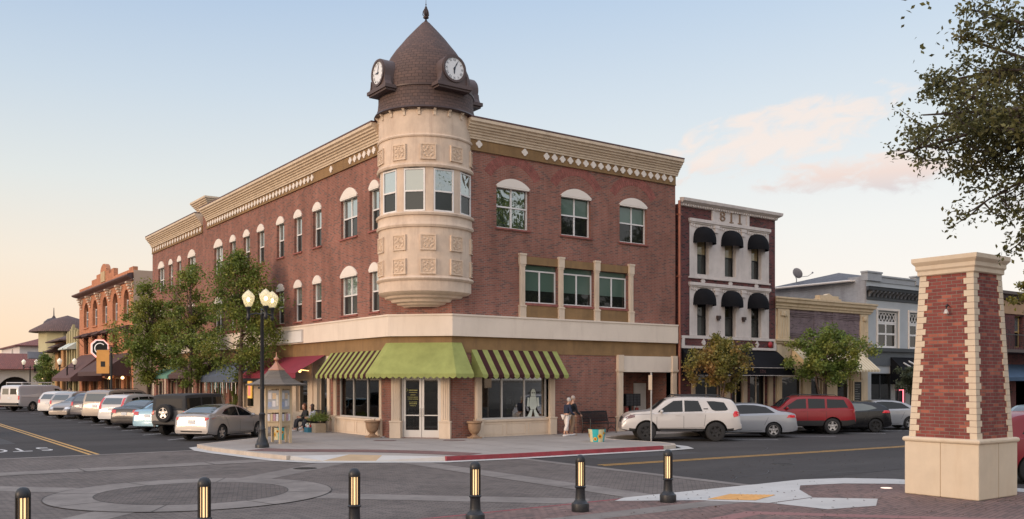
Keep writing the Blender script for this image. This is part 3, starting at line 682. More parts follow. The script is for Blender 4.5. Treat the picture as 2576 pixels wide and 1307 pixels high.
# yellow lettering on the left door glass (opening hours)
g=MB(); rnd=random.Random(31); cd_=(a+t+mid)/2
ring=[(cd_-.26+.045*math.cos(2*math.pi*k/14),2.10+.05*math.sin(2*math.pi*k/14)) for k in range(15)]
g.tube([FC.P(u,z,dz+.006) for u,z in ring],.008,5)
for z,w_,h_ in ((2.09,.36,.050),(2.00,.34,.028),(1.90,.22,.030),(1.81,.46,.028),(1.73,.44,.028),(1.61,.32,.030),(1.54,.32,.032),(1.46,.26,.024)):
    u=cd_-w_/2+.02
    while u<cd_+w_/2:
        k=rnd.uniform(.018,.036); g.fbox(FC,u,u+k,z-h_/2*rnd.uniform(.7,1),z+h_/2*rnd.uniform(.7,1),dz+.002,dz+.005); u+=k+rnd.uniform(.006,.016)
g.build('door_lettering',M('yellow_vinyl',(.36,.34,.09),.5,emit=None),bld)
# interior of the corner shop
it=MB(); it.sheet([(18.0,38.3),(18.0,33.0),(19.4,31.6),(24.5,31.6),(24.5,38.3)],.17); it.build('shop_floor',M('shop_floor',(.16,.12,.09),.5,var=.2),bld)
it=MB(); it.box(18.0,24.5,38.2,38.4,.15,3.6); it.box(24.4,24.6,31.6,38.3,.15,3.6); it.sheet([(18.0,38.3),(18.0,33.0),(19.4,31.6),(24.5,31.6),(24.5,38.3)],3.5); it.build('shop_interior',M('shop_interior',(.16,.10,.065),.8,var=.2),bld)
rnd=random.Random(3); SHC=[M('goods_%d'%i,c,.6,var=.2) for i,c in enumerate([(.5,.3,.1),(.6,.5,.4),(.3,.1,.08),(.15,.25,.3),(.55,.45,.1),(.7,.65,.6)])]
for (x0,x1,y0,y1) in ((20.2,20.6,33.3,36.5),(21.5,24.0,34.6,35.0),(19.0,19.4,35.0,37.5),(22.9,23.3,32.4,33.9),(18.9,19.3,34.0,34.6)):
    s=MB()
    for z in (.55,1.0,1.45,1.9): s.box(x0,x1,y0,y1,z-.03,z)
    s.box(x0,x0+.04,y0,y1,.17,1.95); s.box(x1-.04,x1,y0,y1,.17,1.95)
    so=tag(s.build('shelf_unit',M('shelf_wood',(.25,.13,.07),.6)),'wooden display shelving standing inside the corner shop behind glass','shelf','display shelves inside the corner shop')
    gd=MB()
    for z in (.17,.55,1.0,1.45):
        L_=max(x1-x0,y1-y0); k=0
        while k<L_-.15:
            w_=rnd.uniform(.08,.22); h=rnd.uniform(.1,.32); mi=rnd.randrange(6)
            if x1-x0>y1-y0: gd.box(x0+k+.05,x0+k+w_,y0+.06,y1-.1,z+.002,z+h,mi)
            else: gd.box(x0+.06,x1-.06,y0+k+.05,y0+k+w_,z+.002,z+h,mi)
            k+=w_+.05
    gd.build('goods',SHC,so)
# paper robot cut-out in the right shop window
def flat(F,poly,d0,d1,mb): mb.fprism(F,poly,d0,d1)
g=MB(); cx=23.62
def sh(pts): flat(FR,[(cx+x,z) for x,z in pts],-.155,-.150,g)
sh([(-.12,2.02),(-.13,1.80),(.13,1.80),(.12,2.02),(.06,2.12),(-.06,2.12)]); sh([(-.16,1.79),(-.22,1.42),(-.13,1.25),(.13,1.25),(.22,1.42),(.16,1.79)])
sh([(-.30,1.76),(-.33,1.38),(-.24,1.36),(-.2,1.74)]); sh([(.30,1.76),(.2,1.74),(.24,1.36),(.33,1.38)])
sh([(-.02,1.24),(-.13,1.24),(-.30,.95),(-.38,.93),(-.36,.90),(-.10,.90)]); sh([(.02,1.24),(.10,.90),(.36,.90),(.38,.93),(.30,.95),(.13,1.24)])
g.build('window_cutout',M('paper_white',(.62,.66,.58),.8),bld)
g=MB(); 
for x in (-.05,.05): flat(FR,[(cx+x-.03,1.93),(cx+x+.03,1.93),(cx+x+.03,1.98),(cx+x-.03,1.98)],-.150,-.147,g)
g.build('cutout_eyes',BLACK,bld)
# --- awnings
LIME=M('lime_canvas',(.285,.31,.105),.9,spec=.1,var=.13,vs=2.2,bump=.6,bs=3,kind='pos'); CHOC=M('brown_canvas',(.055,.022,.022),.9,spec=.1,var=.1)
def stripe_awn(F,a,b,z0,z1,d,ns,name,first=0,val=.17,mats=(LIME,CHOC)):
    m=MB(); w=(b-a)/ns; zb=z0+val
    for k in range(ns):
        u0,u1=a+w*k,a+w*(k+1); mi=(k+first)%2
        m.add([F.P(u0,z1,.03),F.P(u1,z1,.03),F.P(u1,zb,d),F.P(u0,zb,d),F.P(u0,z1-.02,.03),F.P(u1,z1-.02,.03),F.P(u1,zb-.02,d-.01),F.P(u0,zb-.02,d-.01)],[(0,3,2,1),(4,5,6,7)],mi)
        n=6; pts=[(u0,zb),(u1,zb)]+[(u1-(u1-u0)*i/n,zb-val*.55-val*.45*math.sin(math.pi*i/n)) for i in range(n+1)]
        m.fprism(F,pts,d-.012,d+.003,mi)
    for u,mi in ((a,first%2),(b,(ns-1+first)%2)):
        m.add([F.P(u,z1,.03),F.P(u,zb,d),F.P(u,zb,.03)],[(0,1,2)],mi)
        m.add([F.P(u,zb,.03),F.P(u,zb,d),F.P(u,zb-val*.7,d),F.P(u,zb-val*.7,.03)],[(0,1,2,3)],mi)
    o=m.build(name,list(mats),bld)
    return o
stripe_awn(FR,20.33,24.77,2.56,3.75,.86,17,'awning',0); stripe_awn(FL,33.40,38.69,2.56,3.74,.80,21,'awning',0)
# plain lime awning wrapping the chamfer
m=MB(); top=[(17.6-.03,33.35),(17.6-.03,33.0-.012),(19.4-.012,31.2-.03),(19.85,31.2-.03)]
d=.95; k=d*math.tan(math.pi/8); bot=[(17.6-d,33.35),(17.6-d,33.0-k),(19.4-k,31.2-d),(19.85,31.2-d)]
z1,zb,val=4.02,2.76,.19
sub=10
for i in range(3):
    A,B=Vector(top[i]),Vector(top[i+1]); C0,D1=Vector(bot[i]),Vector(bot[i+1])
    L_=(D1-C0).length; n=max(2,int(L_/.24)); 
    for q in range(n):
        s0,s1=q/n,(q+1)/n; a0=A.lerp(B,s0);a1=A.lerp(B,s1);b0=C0.lerp(D1,s0);b1=C0.lerp(D1,s1)
        m.add([(*a0,z1),(*a1,z1),(*b1,zb),(*b0,zb)],[(0,1,2,3)])
        e=6; up=[(*b0.lerp(b1,j/e),zb) for j in range(e+1)]; dn=[(*b0.lerp(b1,j/e),zb-val*.6-val*.4*math.sin(math.pi*j/e)) for j in range(e+1)]
        m.add(up+dn,[(j,j+1,j+1+e+1,j+e+1) for j in range(e)])
for tp,bt in ((top[0],bot[0]),(top[3],bot[3])):
    m.add([(*tp,z1),(*bt,zb),(*tp,zb),(*bt,zb-val*.6),(*tp,zb-val*.6)],[(0,1,2),(2,1,3,4)])
m.build('awning',LIME,bld)
# --- portal at the right end
pil(FR,28.30,28.60,3.0,.14,.85,2); pil(FR,31.80,32.10,3.0,.14,.85,2)
c=MB(); c.fbox(FR,28.58,31.82,2.88,3.62,-.3,.10); c.build('lintel_panel',CREAM_P,bld)
c=MB(); c.fbox(FR,28.28,28.62,3.0,3.66,-.3,.17); c.fbox(FR,31.78,32.12,3.0,3.66,-.3,.17); c.fbox(FR,28.24,28.66,2.92,3.0,-.3,.2); c.fbox(FR,31.74,32.16,2.92,3.0,-.3,.2); c.build('capital',CREAM,bld)
c=MB(); c.fbox(FR,28.3,32.1,.16,3.2,-1.75,-1.7); c.fbox(FR,28.3,28.58,.16,3.2,-1.7,-.3); c.fbox(FR,31.82,32.1,.16,3.2,-1.7,-.3); c.fbox(FR,28.3,32.1,2.95,3.2,-1.7,-.3); c.build('porch_wall',BR_MAIN,bld)
c=MB(); c.fbox(FR,30.95,31.75,.16,2.35,-1.7,-1.64); do=c.build('door',M('grey_door',(.55,.53,.50),.5),bld)
c=MB(); c.fbox(FR,31.0,31.03,1.0,1.14,-1.64,-1.6); c.build('handle',BLACK,do)
c=MB(); c.fbox(FR,28.95,29.55,.16,2.4,-1.7,-1.62); do=c.build('door',M('wood_door',(.30,.17,.08),.5,var=.25,vs=5,stretch=(1,1,.2)),bld)
c=MB(); c.fbox(FR,29.44,29.48,1.0,1.4,-1.62,-1.57); c.build('handle',BLACK,do)
# downpipe at the right corner
c=MB(); c.tube([(32.28,31.08,.2),(32.28,31.08,11.2)],.07,10)
for z in (1.5,4.5,7.5,10.5): c.box(32.18,32.38,31.0,31.2,z,z+.06)
c.build('downpipe',M('copper_pipe',(.30,.11,.07),.5,metal=.3),bld)
# blank sign panel on the left band
tl=MB(); tl.fbox(FL,41.6,44.55,4.36,4.92,.17,.23); sg=tl.build('sign_panel',WHITE,bld)
tl=MB(); 
tl.fbox(FL,41.55,44.6,4.92,4.95,.17,.26); tl.fbox(FL,41.55,44.6,4.33,4.36,.17,.26); tl.fbox(FL,41.55,41.6,4.36,4.92,.17,.26); tl.fbox(FL,44.55,44.6,4.36,4.92,.17,.26); tl.build('sign_frame',ALU,sg)
# --- ground floor of the left facade beyond the corner shop
CR2=M('shopfront_cream',(.55,.46,.36),.75,var=.08,vs=1.5)
x=MB(); holes=[rect(39.05,40.35,.16,3.2),rect(41.47,42.9,.95,2.55),rect(44.2,46.3,.5,2.6),rect(48.85,50.4,.98,2.6),rect(51.6,52.9,.16,2.5),rect(54.5,56.5,.6,2.5),rect(58,59.2,.16,2.5),rect(60.5,62.5,.6,2.5),rect(64.5,65.8,.16,2.5),rect(67,69,.6,2.5)]
x.wall(FL,rect(38.9,50.9,.14,3.65),[h for h in holes if h[0][0]<50.9],.3); x.build('shopfront_wall',CR2,bld)
x=MB(); x.wall(FL,rect(50.9,70,.14,3.65),[h for h in holes if h[0][0]>50.9],.3); x.build('wall',BR_MAIN,bld)
for i,h in enumerate(holes):
    a,b,z0,z1=h[0][0],h[1][0],h[0][1],h[2][1]
    window(bld,FL,a,b,z0,z1,.25,2 if b-a>1.8 else 1,fm=CREAM,gu=G_DARK,gl=G_DARK,mid=False,ft=.07,name='shop_window' if z0>.3 else 'shop_door')
for u in (38.95,40.9,43.5,47.3,50.7,53.8,57.2,60,63.6,66.4,69.6):
    p=MB(); p.fbox(FL,u-.14,u+.14,.15,3.6,-.1,.06); p.fbox(FL,u-.18,u+.18,.15,.6,-.1,.1); p.build('pilaster',CREAM,bld)
p=MB(); p.fbox(FL,41.9,42.6,1.9,1.96,-.235,-.225); p.build('window_lettering',M('vinyl_white',(.6,.58,.55),.6),bld)
for z0,z1,a,b in ((2.15,2.4,49.3,49.8),(1.55,2.05,49.15,49.95),(1.08,1.45,49.35,49.75)):
    p=MB(); p.fbox(FL,a,b,z0,z1,-.235,-.225); p.build('poster',M('paper',(.6,.57,.5),.8,var=.15,vs=12),bld)
def slope_awn(F,a,b,zt,zf,d,val,mat,name='awning',sides=True,root=None):
    root=root or bld
    m=MB(); P=F.P
    m.add([P(a,zt,.04),P(b,zt,.04),P(b,zf,d),P(a,zf,d)],[(0,1,2,3)]); m.add([P(a,zf,d),P(b,zf,d),P(b,zf-val,d),P(a,zf-val,d)],[(0,1,2,3)])
    if sides:
        for u in (a,b): m.add([P(u,zt,.04),P(u,zf,d),P(u,zf-val,d),P(u,zf-val,.04)],[(0,1,2,3)])
    return m.build(name,mat,root)
slope_awn(FL,39.3,46.4,3.66,2.83,1.5,.24,M('crimson_canvas',(.20,.018,.035),.85,var=.1),sides=False)
slope_awn(FL,47.6,53.4,3.5,2.72,1.5,.32,M('slate_blue_canvas',(.075,.095,.13),.85,var=.1))
slope_awn(FL,54.0,59.4,3.9,2.85,1.7,.25,M('dark_brown_canvas',(.075,.04,.036),.85,var=.1))
slope_awn(FL,60.5,66.0,3.4,2.8,1.5,.2,M('teal_canvas',(.12,.26,.20),.85,var=.1))
# warm lamp under the red awning
p=MB(); p.tube([FL.P(41.2,2.95,.05),FL.P(41.2,3.0,.5)],.02,6); p.ball(FL.P(41.2,2.93,.5),.07); p.build('wall_lamp',M('lamp_warm',(1,.7,.3),.5,emit=(1,.55,.2),es=3),bld)
# =================== turret
TC=(19.05,32.65); TR=1.94
cama=math.atan2(-TC[1],-TC[0])      # direction from the turret to the viewer
def tring(prof,m,name,n=64,uvs=TR): 
    t=MB(); t.lathe(prof,TC,n,uvs=uvs); return t.build(name,m,tur)
tur=MB()
# plain shell below the windows and above them
tur.lathe([(1.0,5.50),(1.05,5.44),(1.12,5.50),(1.25,5.53),(1.30,5.60),(1.45,5.64),(1.50,5.74),(1.66,5.80),(1.70,5.88),(1.86,5.94),(1.93,6.02),(TR,6.02),(TR,6.42),(2.0,6.46),(2.03,6.52),(2.0,6.58),(TR,6.62),(TR,8.52),(2.0,8.54),(2.03,8.62),(2.0,8.70),(1.97,8.74),(1.97,8.98),(2.03,9.0),(2.05,9.08),(2.0,9.13),(TR-.02,9.14)],TC,72)
tur.lathe([(TR-.02,10.86),(1.99,10.88),(2.02,10.96),(1.99,11.04),(TR,11.06),(TR,12.06),(1.98,12.08),(2.0,12.13),(1.98,12.18),(TR,12.20),(TR,13.2)],TC,72)
tur.lathe([(1.0,5.5),(.0,5.5)],TC,32)
tur=tur.build('turret',CREAM_T,bld)
def tang(deg): return cama+R_(deg)
def tfr(deg,r=TR):   # tangent frame on the turret; u to the viewer's right
    a=tang(deg); n=(math.cos(a),math.sin(a)); u=(-n[1],n[0]); return Fr((TC[0]+n[0]*r,TC[1]+n[1]*r),u,n)
# window piers between turret windows
G_TUR=glassm('glass_turret',(.10,.12,.10),.05,.6,.22,.5,1.2)
wa=[-50+36*k for k in range(10)]
hw=R_(13.2)
for k,wd in enumerate(wa):
    a0=tang(wd)+hw; a1=tang(wd+36)-hw
    p=MB(); p.lathe([(TR-.25,9.10),(TR-.02,9.10),(TR-.02,10.9),(TR-.25,10.9)],TC,6,a0,a1,sm=False)
    for a in (a0,a1): p.add([(TC[0]+r*math.cos(a),TC[1]+r*math.sin(a),z) for r,z in ((TR-.25,9.1),(TR-.02,9.1),(TR-.02,10.9),(TR-.25,10.9))],[(0,1,2,3)])
    p.build('pier',CREAM_T,tur)
    F=tfr(wd,TR*math.cos(hw)-.04); s=TR*math.sin(hw)
    if k<4 or k==9: window(bld,F,-s+.015,s-.015,9.15,10.84,.05,1,gu=(G_UP,G_TUR,G_WAVY,G_WAVY)[min(k,3)],gl=G_LO,split=.47)
# square relief panels
REL=M('relief_stucco',(.62,.475,.35),.85,var=.12,vs=6,bump=.2)
def relief(deg,zc,s=.62):
    F=tfr(deg,TR-.01); h=s/2; p=MB()
    p.fbox(F,-h,h,zc-h,zc+h,-.05,.035)
    for q in ((-h,h,zc+h-.05,zc+h),(-h,h,zc-h,zc-h+.05),(-h,-h+.05,zc-h+.05,zc+h-.05),(h-.05,h,zc-h+.05,zc+h-.05)): p.fbox(F,*q,.035,.06)
    Mx=Matrix((tuple(F.u),(0,0,1),tuple(F.n))).transposed()
    def to(u,v,d): return F.P(u,zc+v,d)
    for r0,r1,dd in ((.045,.075,.06),(.0,.03,.065)):
        pts=[to(r1*math.cos(a),r1*math.sin(a),.04) for a in [2*math.pi*i/12 for i in range(13)]]; p.tube(pts,.014,5)
    for k in range(4):
        b=math.pi/4+k*math.pi/2
        for sgn in (-1,1):
            pts=[to((.09+.16*t)*math.cos(b+sgn*(.9*math.sin(3*t))),(.09+.16*t)*math.sin(b+sgn*(.9*math.sin(3*t))),.04) for t in [i/6 for i in range(7)]]; p.tube(pts,.014,5)
        c=to(.2*math.cos(b),.2*math.sin(b),.04); p.ball(c,.035,n=6,m=4)
        c=to(.12*math.cos(b+math.pi/4),.12*math.sin(b+math.pi/4),.04); p.ball(c,.025,n=6,m=4)
    p.build('relief_panel',REL,tur)
for deg in (-68,-32.5,2.5,38.5,74):
    for zc in (11.48,7.92,6.98): relief(deg,zc)
# corbels below the roof eave
for k in range(20):
    F=tfr(-8+18*k,TR-.01); p=MB()
    p.fprism(Fr((F.o.x,F.o.y),(F.n.x,F.n.y),(F.u.x,F.u.y)),[(0,12.92),(.05,12.92),(.06,13.05),(.15,13.14),(.16,13.24),(0,13.24)],-.05,.05); p.build('corbel',CREAM,tur)
SH=tiles('brown_shingles',(.12,.073,.062),(.085,.055,.05),.19,.13,.07,bump=.7,rough=.75)
dome=[(2.10,13.18),(2.12,13.24),(2.08,13.32),(2.03,13.45),(1.97,13.9),(1.95,14.10)]
t=MB(); t.lathe([(TR-.1,13.16),(2.10,13.16),(2.13,13.2),(2.10,13.26),(2.06,13.27)],TC,64); t.build('eave_ring',METAL_D,tur)
t=MB(); t.lathe([(2.06,13.27),(1.98,13.5),(1.95,13.8),(1.95,14.12)],TC,64,uvs=TR); drum=t.build('drum',SH,tur)
t=MB(); t.lathe([(1.95,14.08),(1.99,14.10),(1.99,14.16),(1.94,14.18)],TC,64); t.build('drum_ring',METAL_D,tur)
prof=[(1.93,14.18),(1.90,14.45),(1.85,14.75),(1.76,15.05),(1.63,15.35),(1.48,15.65),(1.28,15.95),(1.06,16.22),(.84,16.5),(.62,16.75),(.42,16.97),(.27,17.13),(.16,17.25)]
t=MB(); t.lathe(prof,TC,64,uvs=1.2); t.build('dome_roof',SH,tur)
t=MB(); t.lathe([(.27,17.10),(.20,17.18),(.10,17.30),(.05,17.36),(.03,17.42),(.11,17.46),(.12,17.50),(.05,17.54),(.09,17.62),(.10,17.70),(.04,17.86),(.055,17.90),(.02,17.96),(.012,18.0),(.03,18.03),(.012,18.06),(.008,18.22),(0,18.22)],TC,14)
for k in range(5):
    a=2*math.pi*k/5
    t.tube([(TC[0]+r*math.cos(a),TC[1]+r*math.sin(a),z) for r,z in ((.05,17.52),(.13,17.60),(.12,17.72),(.05,17.86))],.02,5)
t.build('finial',METAL_D,tur)
# clock dormers: four, facing the streets
CLK=M('clock_dormer_paint',(.085,.055,.05),.55,var=.12); FACE=M('clock_face',(.74,.74,.74),.4,var=.02); IRON=M('clock_iron',(.012,.014,.03),.4)
def clock(nx,ny,hh=1.02,mm=.55):
    RF=2.2; F=Fr((TC[0]+nx*RF,TC[1]+ny*RF),(-ny,nx),(nx,ny)); zc=14.76; 
    # housing: arched box running back into the dome
    n=20; R0=.56; pts=[(-.56,14.16),(.56,14.16)]+[(R0*math.cos(math.pi*i/n),zc+R0*math.sin(math.pi*i/n)) for i in range(n+1)]
    h=MB(); h.fprism(F,pts,-1.1,0); 
    h.fbox(F,-.80,.80,14.02,14.16,-1.1,.10); h.fbox(F,-.73,.73,13.94,14.02,-1.0,.04)
    # raised moulding around the dial and flared feet
    m_=len(pts)
    for s in (-1,1):
        h.fprism(F,[(s*.56,14.16),(s*.74,14.16),(s*.68,14.22),(s*.62,14.34),(s*.58,14.55),(s*.56,14.55)],-.25,.03)
    ring=[(.53*math.cos(2*math.pi*i/32),zc+.53*math.sin(2*math.pi*i/32)) for i in range(32)]; inn=[(.44*math.cos(2*math.pi*i/32),zc+.44*math.sin(2*math.pi*i/32)) for i in range(32)]
    vs=[F.P(*q,.0) for q in ring]+[F.P(*q,.05) for q in ring]+[F.P(*q,.05) for q in inn]+[F.P(*q,.0) for q in inn]
    h.add(vs,[(k*32+i,k*32+(i+1)%32,(k+1)*32+(i+1)%32,(k+1)*32+i) for k in range(3) for i in range(32)])
    ho=h.build('clock_dormer',CLK,tur); ho.name='clock'
    d=MB(); d.fprism(F,[(.438*math.cos(2*math.pi*i/32),zc+.438*math.sin(2*math.pi*i/32)) for i in range(32)],.0,.012); d=d.build('dial',FACE,bld)
    g=MB()
    for i,tx in enumerate(('XII','I','II','III','IIII','V','VI','VII','VIII','IX','X','XI')):
        a=math.pi/2-2*math.pi*i/12; rot=a-math.pi/2; p=F.P(.352*math.cos(a),zc+.352*math.sin(a),.014)
        u,v,nn=F.u,Vector((0,0,1)),F.n; e1=u*math.cos(rot)+v*math.sin(rot); e2=-u*math.sin(rot)+v*math.cos(rot)
        M4=Matrix(((e1.x,e2.x,nn.x,p.x),(e1.y,e2.y,nn.y,p.y),(e1.z,e2.z,nn.z,p.z),(0,0,0,1)))
        text_mb(tx,.145,M4@Matrix.Diagonal((.78,1,1,1)),mb=g,extr=.001)
    g.build('numerals',IRON,d)
    g=MB()
    for ang,l,wd in ((2*math.pi*hh/12,.22,.022),(2*math.pi*mm,.33,.016)):
        a=math.pi/2-ang; c,s=math.cos(a),math.sin(a)
        g.fprism(F,[(c*-.07-s*wd,zc+s*-.07+c*wd),(c*l*.7-s*wd*1.3,zc+s*l*.7+c*wd*1.3),(c*l,zc+s*l),(c*l*.7+s*wd*1.3,zc+s*l*.7-c*wd*1.3),(c*-.07+s*wd,zc+s*-.07-c*wd)],.018,.026)
    g.fprism(F,[(.045*math.cos(2*math.pi*i/12),zc+.045*math.sin(2*math.pi*i/12)) for i in range(12)],.018,.032)
    g.build('hands',IRON,d)
clock(0,-1,6.05,.075); clock(-1,0,9.0,.03); clock(1,0); clock(0,1)
# ================================================================ neighbouring buildings
def wallbox(root,F,u0,u1,z1,depth,holes,mat,mat2,rev=.2,z0=.1,name='wall',sides=True):
    """front wall with openings, plus plain side and rear walls and a roof"""
    m=MB(); m.wall(F,rect(u0,u1,z0,z1),holes,rev); w=m.build(name,mat,root)
    if sides:
        m=MB(); P=F.P
        for u in (u0,u1): m.add([P(u,z0,0),P(u,z0,-depth),P(u,z1,-depth),P(u,z1,0)],[(0,1,2,3)])
        m.add([P(u0,z0,-depth),P(u1,z0,-depth),P(u1,z1,-depth),P(u0,z1,-depth)],[(0,1,2,3)])
        m.build('side_wall',mat2,root)
        m=MB(); m.add([P(u0,z1-.3,-.02),P(u1,z1-.3,-.02),P(u1,z1-.3,-depth),P(u0,z1-.3,-depth)],[(0,1,2,3)]); m.build('roof',MATS['flat_roof'],root)
    return w
def corn(root,F,u0,u1,prof,mat,name='cornice',r0=True,r1=True):
    global bld
    k=bld; bld=root; o=cornice(F,u0,u1,prof,mat,name,r0,r1); bld=k; return o
# ---- number 811
b8=empty('brick_building',(36,31.2,.15),0,'narrow three storey dark brick building numbered 811 with six domed black window awnings','building')
G_AMB=glassm('glass_amber_blind',(.30,.24,.13),.08,.5,.05,.1,2.0)
W8=[(33.6,34.46),(35.62,36.47),(37.65,38.48)]
holes=[rect(a,b,z0,z1) for a,b in W8 for z0,z1 in ((4.70,6.75),(7.74,9.8))]+[rect(33.4,35.6,.16,2.95),rect(36.2,37.2,.16,2.8),rect(37.6,39.0,.5,2.95)]
F8=FR
wallbox(b8,F8,32.44,39.62,11.1,18,holes,BR_811,BR_811,.28)
PLAST=M('aged_plaster',(.60,.54,.50),.85,var=.1,vs=2.2,bump=.15,bs=15,stain=((.38,.33,.32),.5))
c=MB(); c.wall(F8,rect(33.07,39.08,7.57,10.40),[rect(a+.012,b-.012,z0+.012,z1-.012) for a,b in W8 for z0,z1 in ((7.74,9.8),)],.24,d=.03); c.wall(F8,rect(33.07,39.08,4.69,7.27),[rect(a+.012,b-.012,z0+.012,z1-.012) for a,b in W8 for z0,z1 in ((4.70,6.75),)],.24,d=.03); c.build('plaster_panel',PLAST,b8)
c=MB()
for zt in (10.40,7.27):
    c.fbox(F8,33.02,39.13,zt-.10,zt+.05,-.02,.14); c.fbox(F8,33.05,39.10,zt-.17,zt-.10,-.02,.09)
    for k in range(34):
        u=33.15+k*.175
        if abs((u-33.07)%2.0-1.9)<.12: continue
        zz=zt-.34-.05*math.cos((u-33.9)/2.0*2*math.pi); c.fbox(F8,u,u+.10,zz,zz+.13,-.02,.075)
    for u in (34.98,37.0): c.fbox(F8,u-.13,u+.13,zt-.52,zt-.17,-.02,.10); c.fbox(F8,u-.18,u+.18,zt-.30,zt-.17,-.02,.12)
c.fbox(F8,33.0,39.15,7.52,7.60,-.02,.08)
c.build('dentil_trim',PLAST,b8)
c=MB(); c.fbox(F8,34.66,34.86,10.42,11.08,-.02,.09); c.fbox(F8,37.25,37.45,10.42,11.08,-.02,.09); c.fbox(F8,34.86,37.25,10.42,11.05,-.02,.05); pq=c.build('number_plaque',PLAST,b8)
g=MB()
for ch,x in zip('811',(35.42,36.08,36.72)):
    text_mb(ch,.70,Matrix(((1.25,0,0,x),(0,0,-1,31.2-.07),(0,1,0,10.74),(0,0,0,1))),extr=.025,mb=g)
    if ch=='1': g.fbox(F8,x-.13,x+.15,10.49,10.54,.04,.095)
g.build('number',M('bronze_number',(.22,.14,.09),.5,metal=.3),pq)
corn(b8,F8,32.42,39.64,[(0,10.98),(.08,11.0),(.10,11.10),(.16,11.14),(.28,11.22),(.30,11.36),(0,11.40)],PLAST,r0=False)
c=MB()
for k in range(42): c.fbox(F8,32.5+k*.17,32.58+k*.17,11.0,11.09,-.02,.15)
c.build('dentils',PLAST,b8)
for a,b in W8:
    for z0,z1,gu,gl in ((4.70,6.75,G_DARK,G_LO),(7.74,9.8,G_DARK,G_LO)):
        window(b8,F8,a,b,z0,z1,.26,1,fm=BLACK,gu=(G_AMB if z0>7 else gu),gl=gl,split=.48,ft=.045)
        # domed awning: quarter-sphere hood with a straight skirt
        cx=(a+b)/2; zc=z1-.43; R=.70; h=MB(); n,m_=14,7; vs=[]
        for j in range(m_+1):
            t=math.pi/2*j/m_
            for i in range(n+1):
                g_=math.pi*i/n; vs.append(F8.P(cx-R*math.cos(g_)*1.0*math.cos(t)**.8,zc+R*1.05*math.sin(t)**.9 if j else zc,.62*math.sin(g_)*math.cos(t)**.8+.03))
        h.add(vs,[(j*(n+1)+i,j*(n+1)+i+1,(j+1)*(n+1)+i+1,(j+1)*(n+1)+i) for j in range(m_) for i in range(n)],0,True)
        vs=[F8.P(cx-R*math.cos(math.pi*i/n),z,.62*math.sin(math.pi*i/n)+.03) for z in (zc,zc-.12) for i in range(n+1)]
        h.add(vs,[(i,i+1,i+n+2,i+n+1) for i in range(n)],0,True)
        h.build('domed_awning',M('black_canvas',(.009,.009,.011),.85,var=.2,spec=.12),b8)
def diamond(root,F,u,z,s,mat,d=.06):
    q=MB(); q.fprism(F,[(u,z-s*1.3),(u+s,z),(u,z+s*1.3),(u-s,z)],-.02,d); q.build('diamond',mat,root)
for u in (34.03,36.05,38.07): diamond(b8,F8,u,7.41,.16,PLAST,.05); diamond(b8,F8,u,4.36,.15,PLAST,.10)
c=MB(); c.fbox(F8,32.46,39.62,4.55,4.68,-.02,.10); c.fbox(F8,32.46,39.62,4.06,4.19,-.02,.10); c.fbox(F8,32.46,32.68,4.19,4.55,-.02,.10); c.fbox(F8,39.42,39.62,4.19,4.55,-.02,.10); c.build('sign_band',PLAST,b8)
c=MB(); c.fbox(F8,32.68,39.42,4.19,4.55,-.02,.045); c.build('brick_band',BR_811,b8)
c=MB(); c.ball(F8.P(39.1,4.37,.10),.15,.1,.17); c.build('alarm_bell',M('red_alarm',(.35,.02,.03),.5),b8)
for u in (35.1,37.02): c=MB(); c.fbox(F8,u-.11,u+.11,5.58,5.74,.0,.16); c.fbox(F8,u-.07,u+.07,5.50,5.58,.02,.12); c.build('wall_light',METAL_D,b8)
k_=MATS['black_canvas']
slope_awn(F8,32.52,39.75,4.03,3.13,1.15,.40,k_,root=b8)
for z in (3.13,2.74):
    c=MB(); c.fbox(F8,32.5,39.77,z-.012,z+.012,1.155,1.17); c.build('awning_piping',PLAST,b8)
c=text_mb('STN',.24,Matrix(((1,0,0,37.2),(0,0,-1,31.2-1.155),(0,1,0,2.93),(0,0,0,1)))); c.build('awning_lettering',M('faded_red_letters',(.11,.045,.04),.7),b8)
c=MB(); c.fbox(F8,32.46,33.18,.16,.9,0,.05); c.build('base_panel',M('tan_stone',(.46,.36,.26),.8,var=.1),b8)
for a,b in ((33.2,33.4),(35.62,35.95),(36.95,37.25),(39.0,39.3)): c=MB(); c.fbox(F8,a,b,.16,2.9,-.02,.12); c.build('pilaster',MATS['tan_stone'],b8)
for a,b,z0,z1 in ((33.4,35.6,.16,2.95),(36.2,37.2,.16,2.8),(37.6,39.0,.5,2.95)): window(b8,F8,a,b,z0,z1,.27,2,fm=CREAM,gu=G_DARK,gl=G_DARK,mid=False,name='shop_window')
# ---- low classical building
bc=empty('classical_building',(43.8,31.2,.15),0,'low cream shop front with fluted corner piers and purple brick panel beside the 811 building','building')
STN=M('sand_stone_paint',(.58,.455,.30),.8,var=.09,vs=1.5,bump=.1,bs=15,stain=((.34,.22,.12),.5))
hs=[rect(40.1,41.9,.16,2.7),rect(42.6,43.6,.16,2.7),rect(45.0,46.3,.16,2.6)]
wallbox(bc,FR,39.66,48.0,6.3,16,hs,STN,BR_GREY,.2)
c=MB(); c.fbox(FR,40.75,47.2,4.68,6.34,-.02,.03); c.build('brick_panel',BR_PURP,bc)
for zz in (4.82,4.92,5.02,5.95,6.05,6.15):
    c=MB(); c.fbox(FR,40.75,47.2,zz,zz+.05,.03,.07); c.build('brick_course',BR_PURP,bc)
for u in (42.9,44.6): c=MB(); c.fbox(FR,u,u+.55,4.72,6.32,.03,.06); c.build('brick_pier',BR_PURP,bc)
corn(bc,FR,39.62,48.05,[(0,6.32),(.14,6.34),(.16,6.44),(.22,6.48),(.22,6.58),(.34,6.66),(.36,6.80),(.42,6.84),(.42,6.93),(0,6.95)],STN)
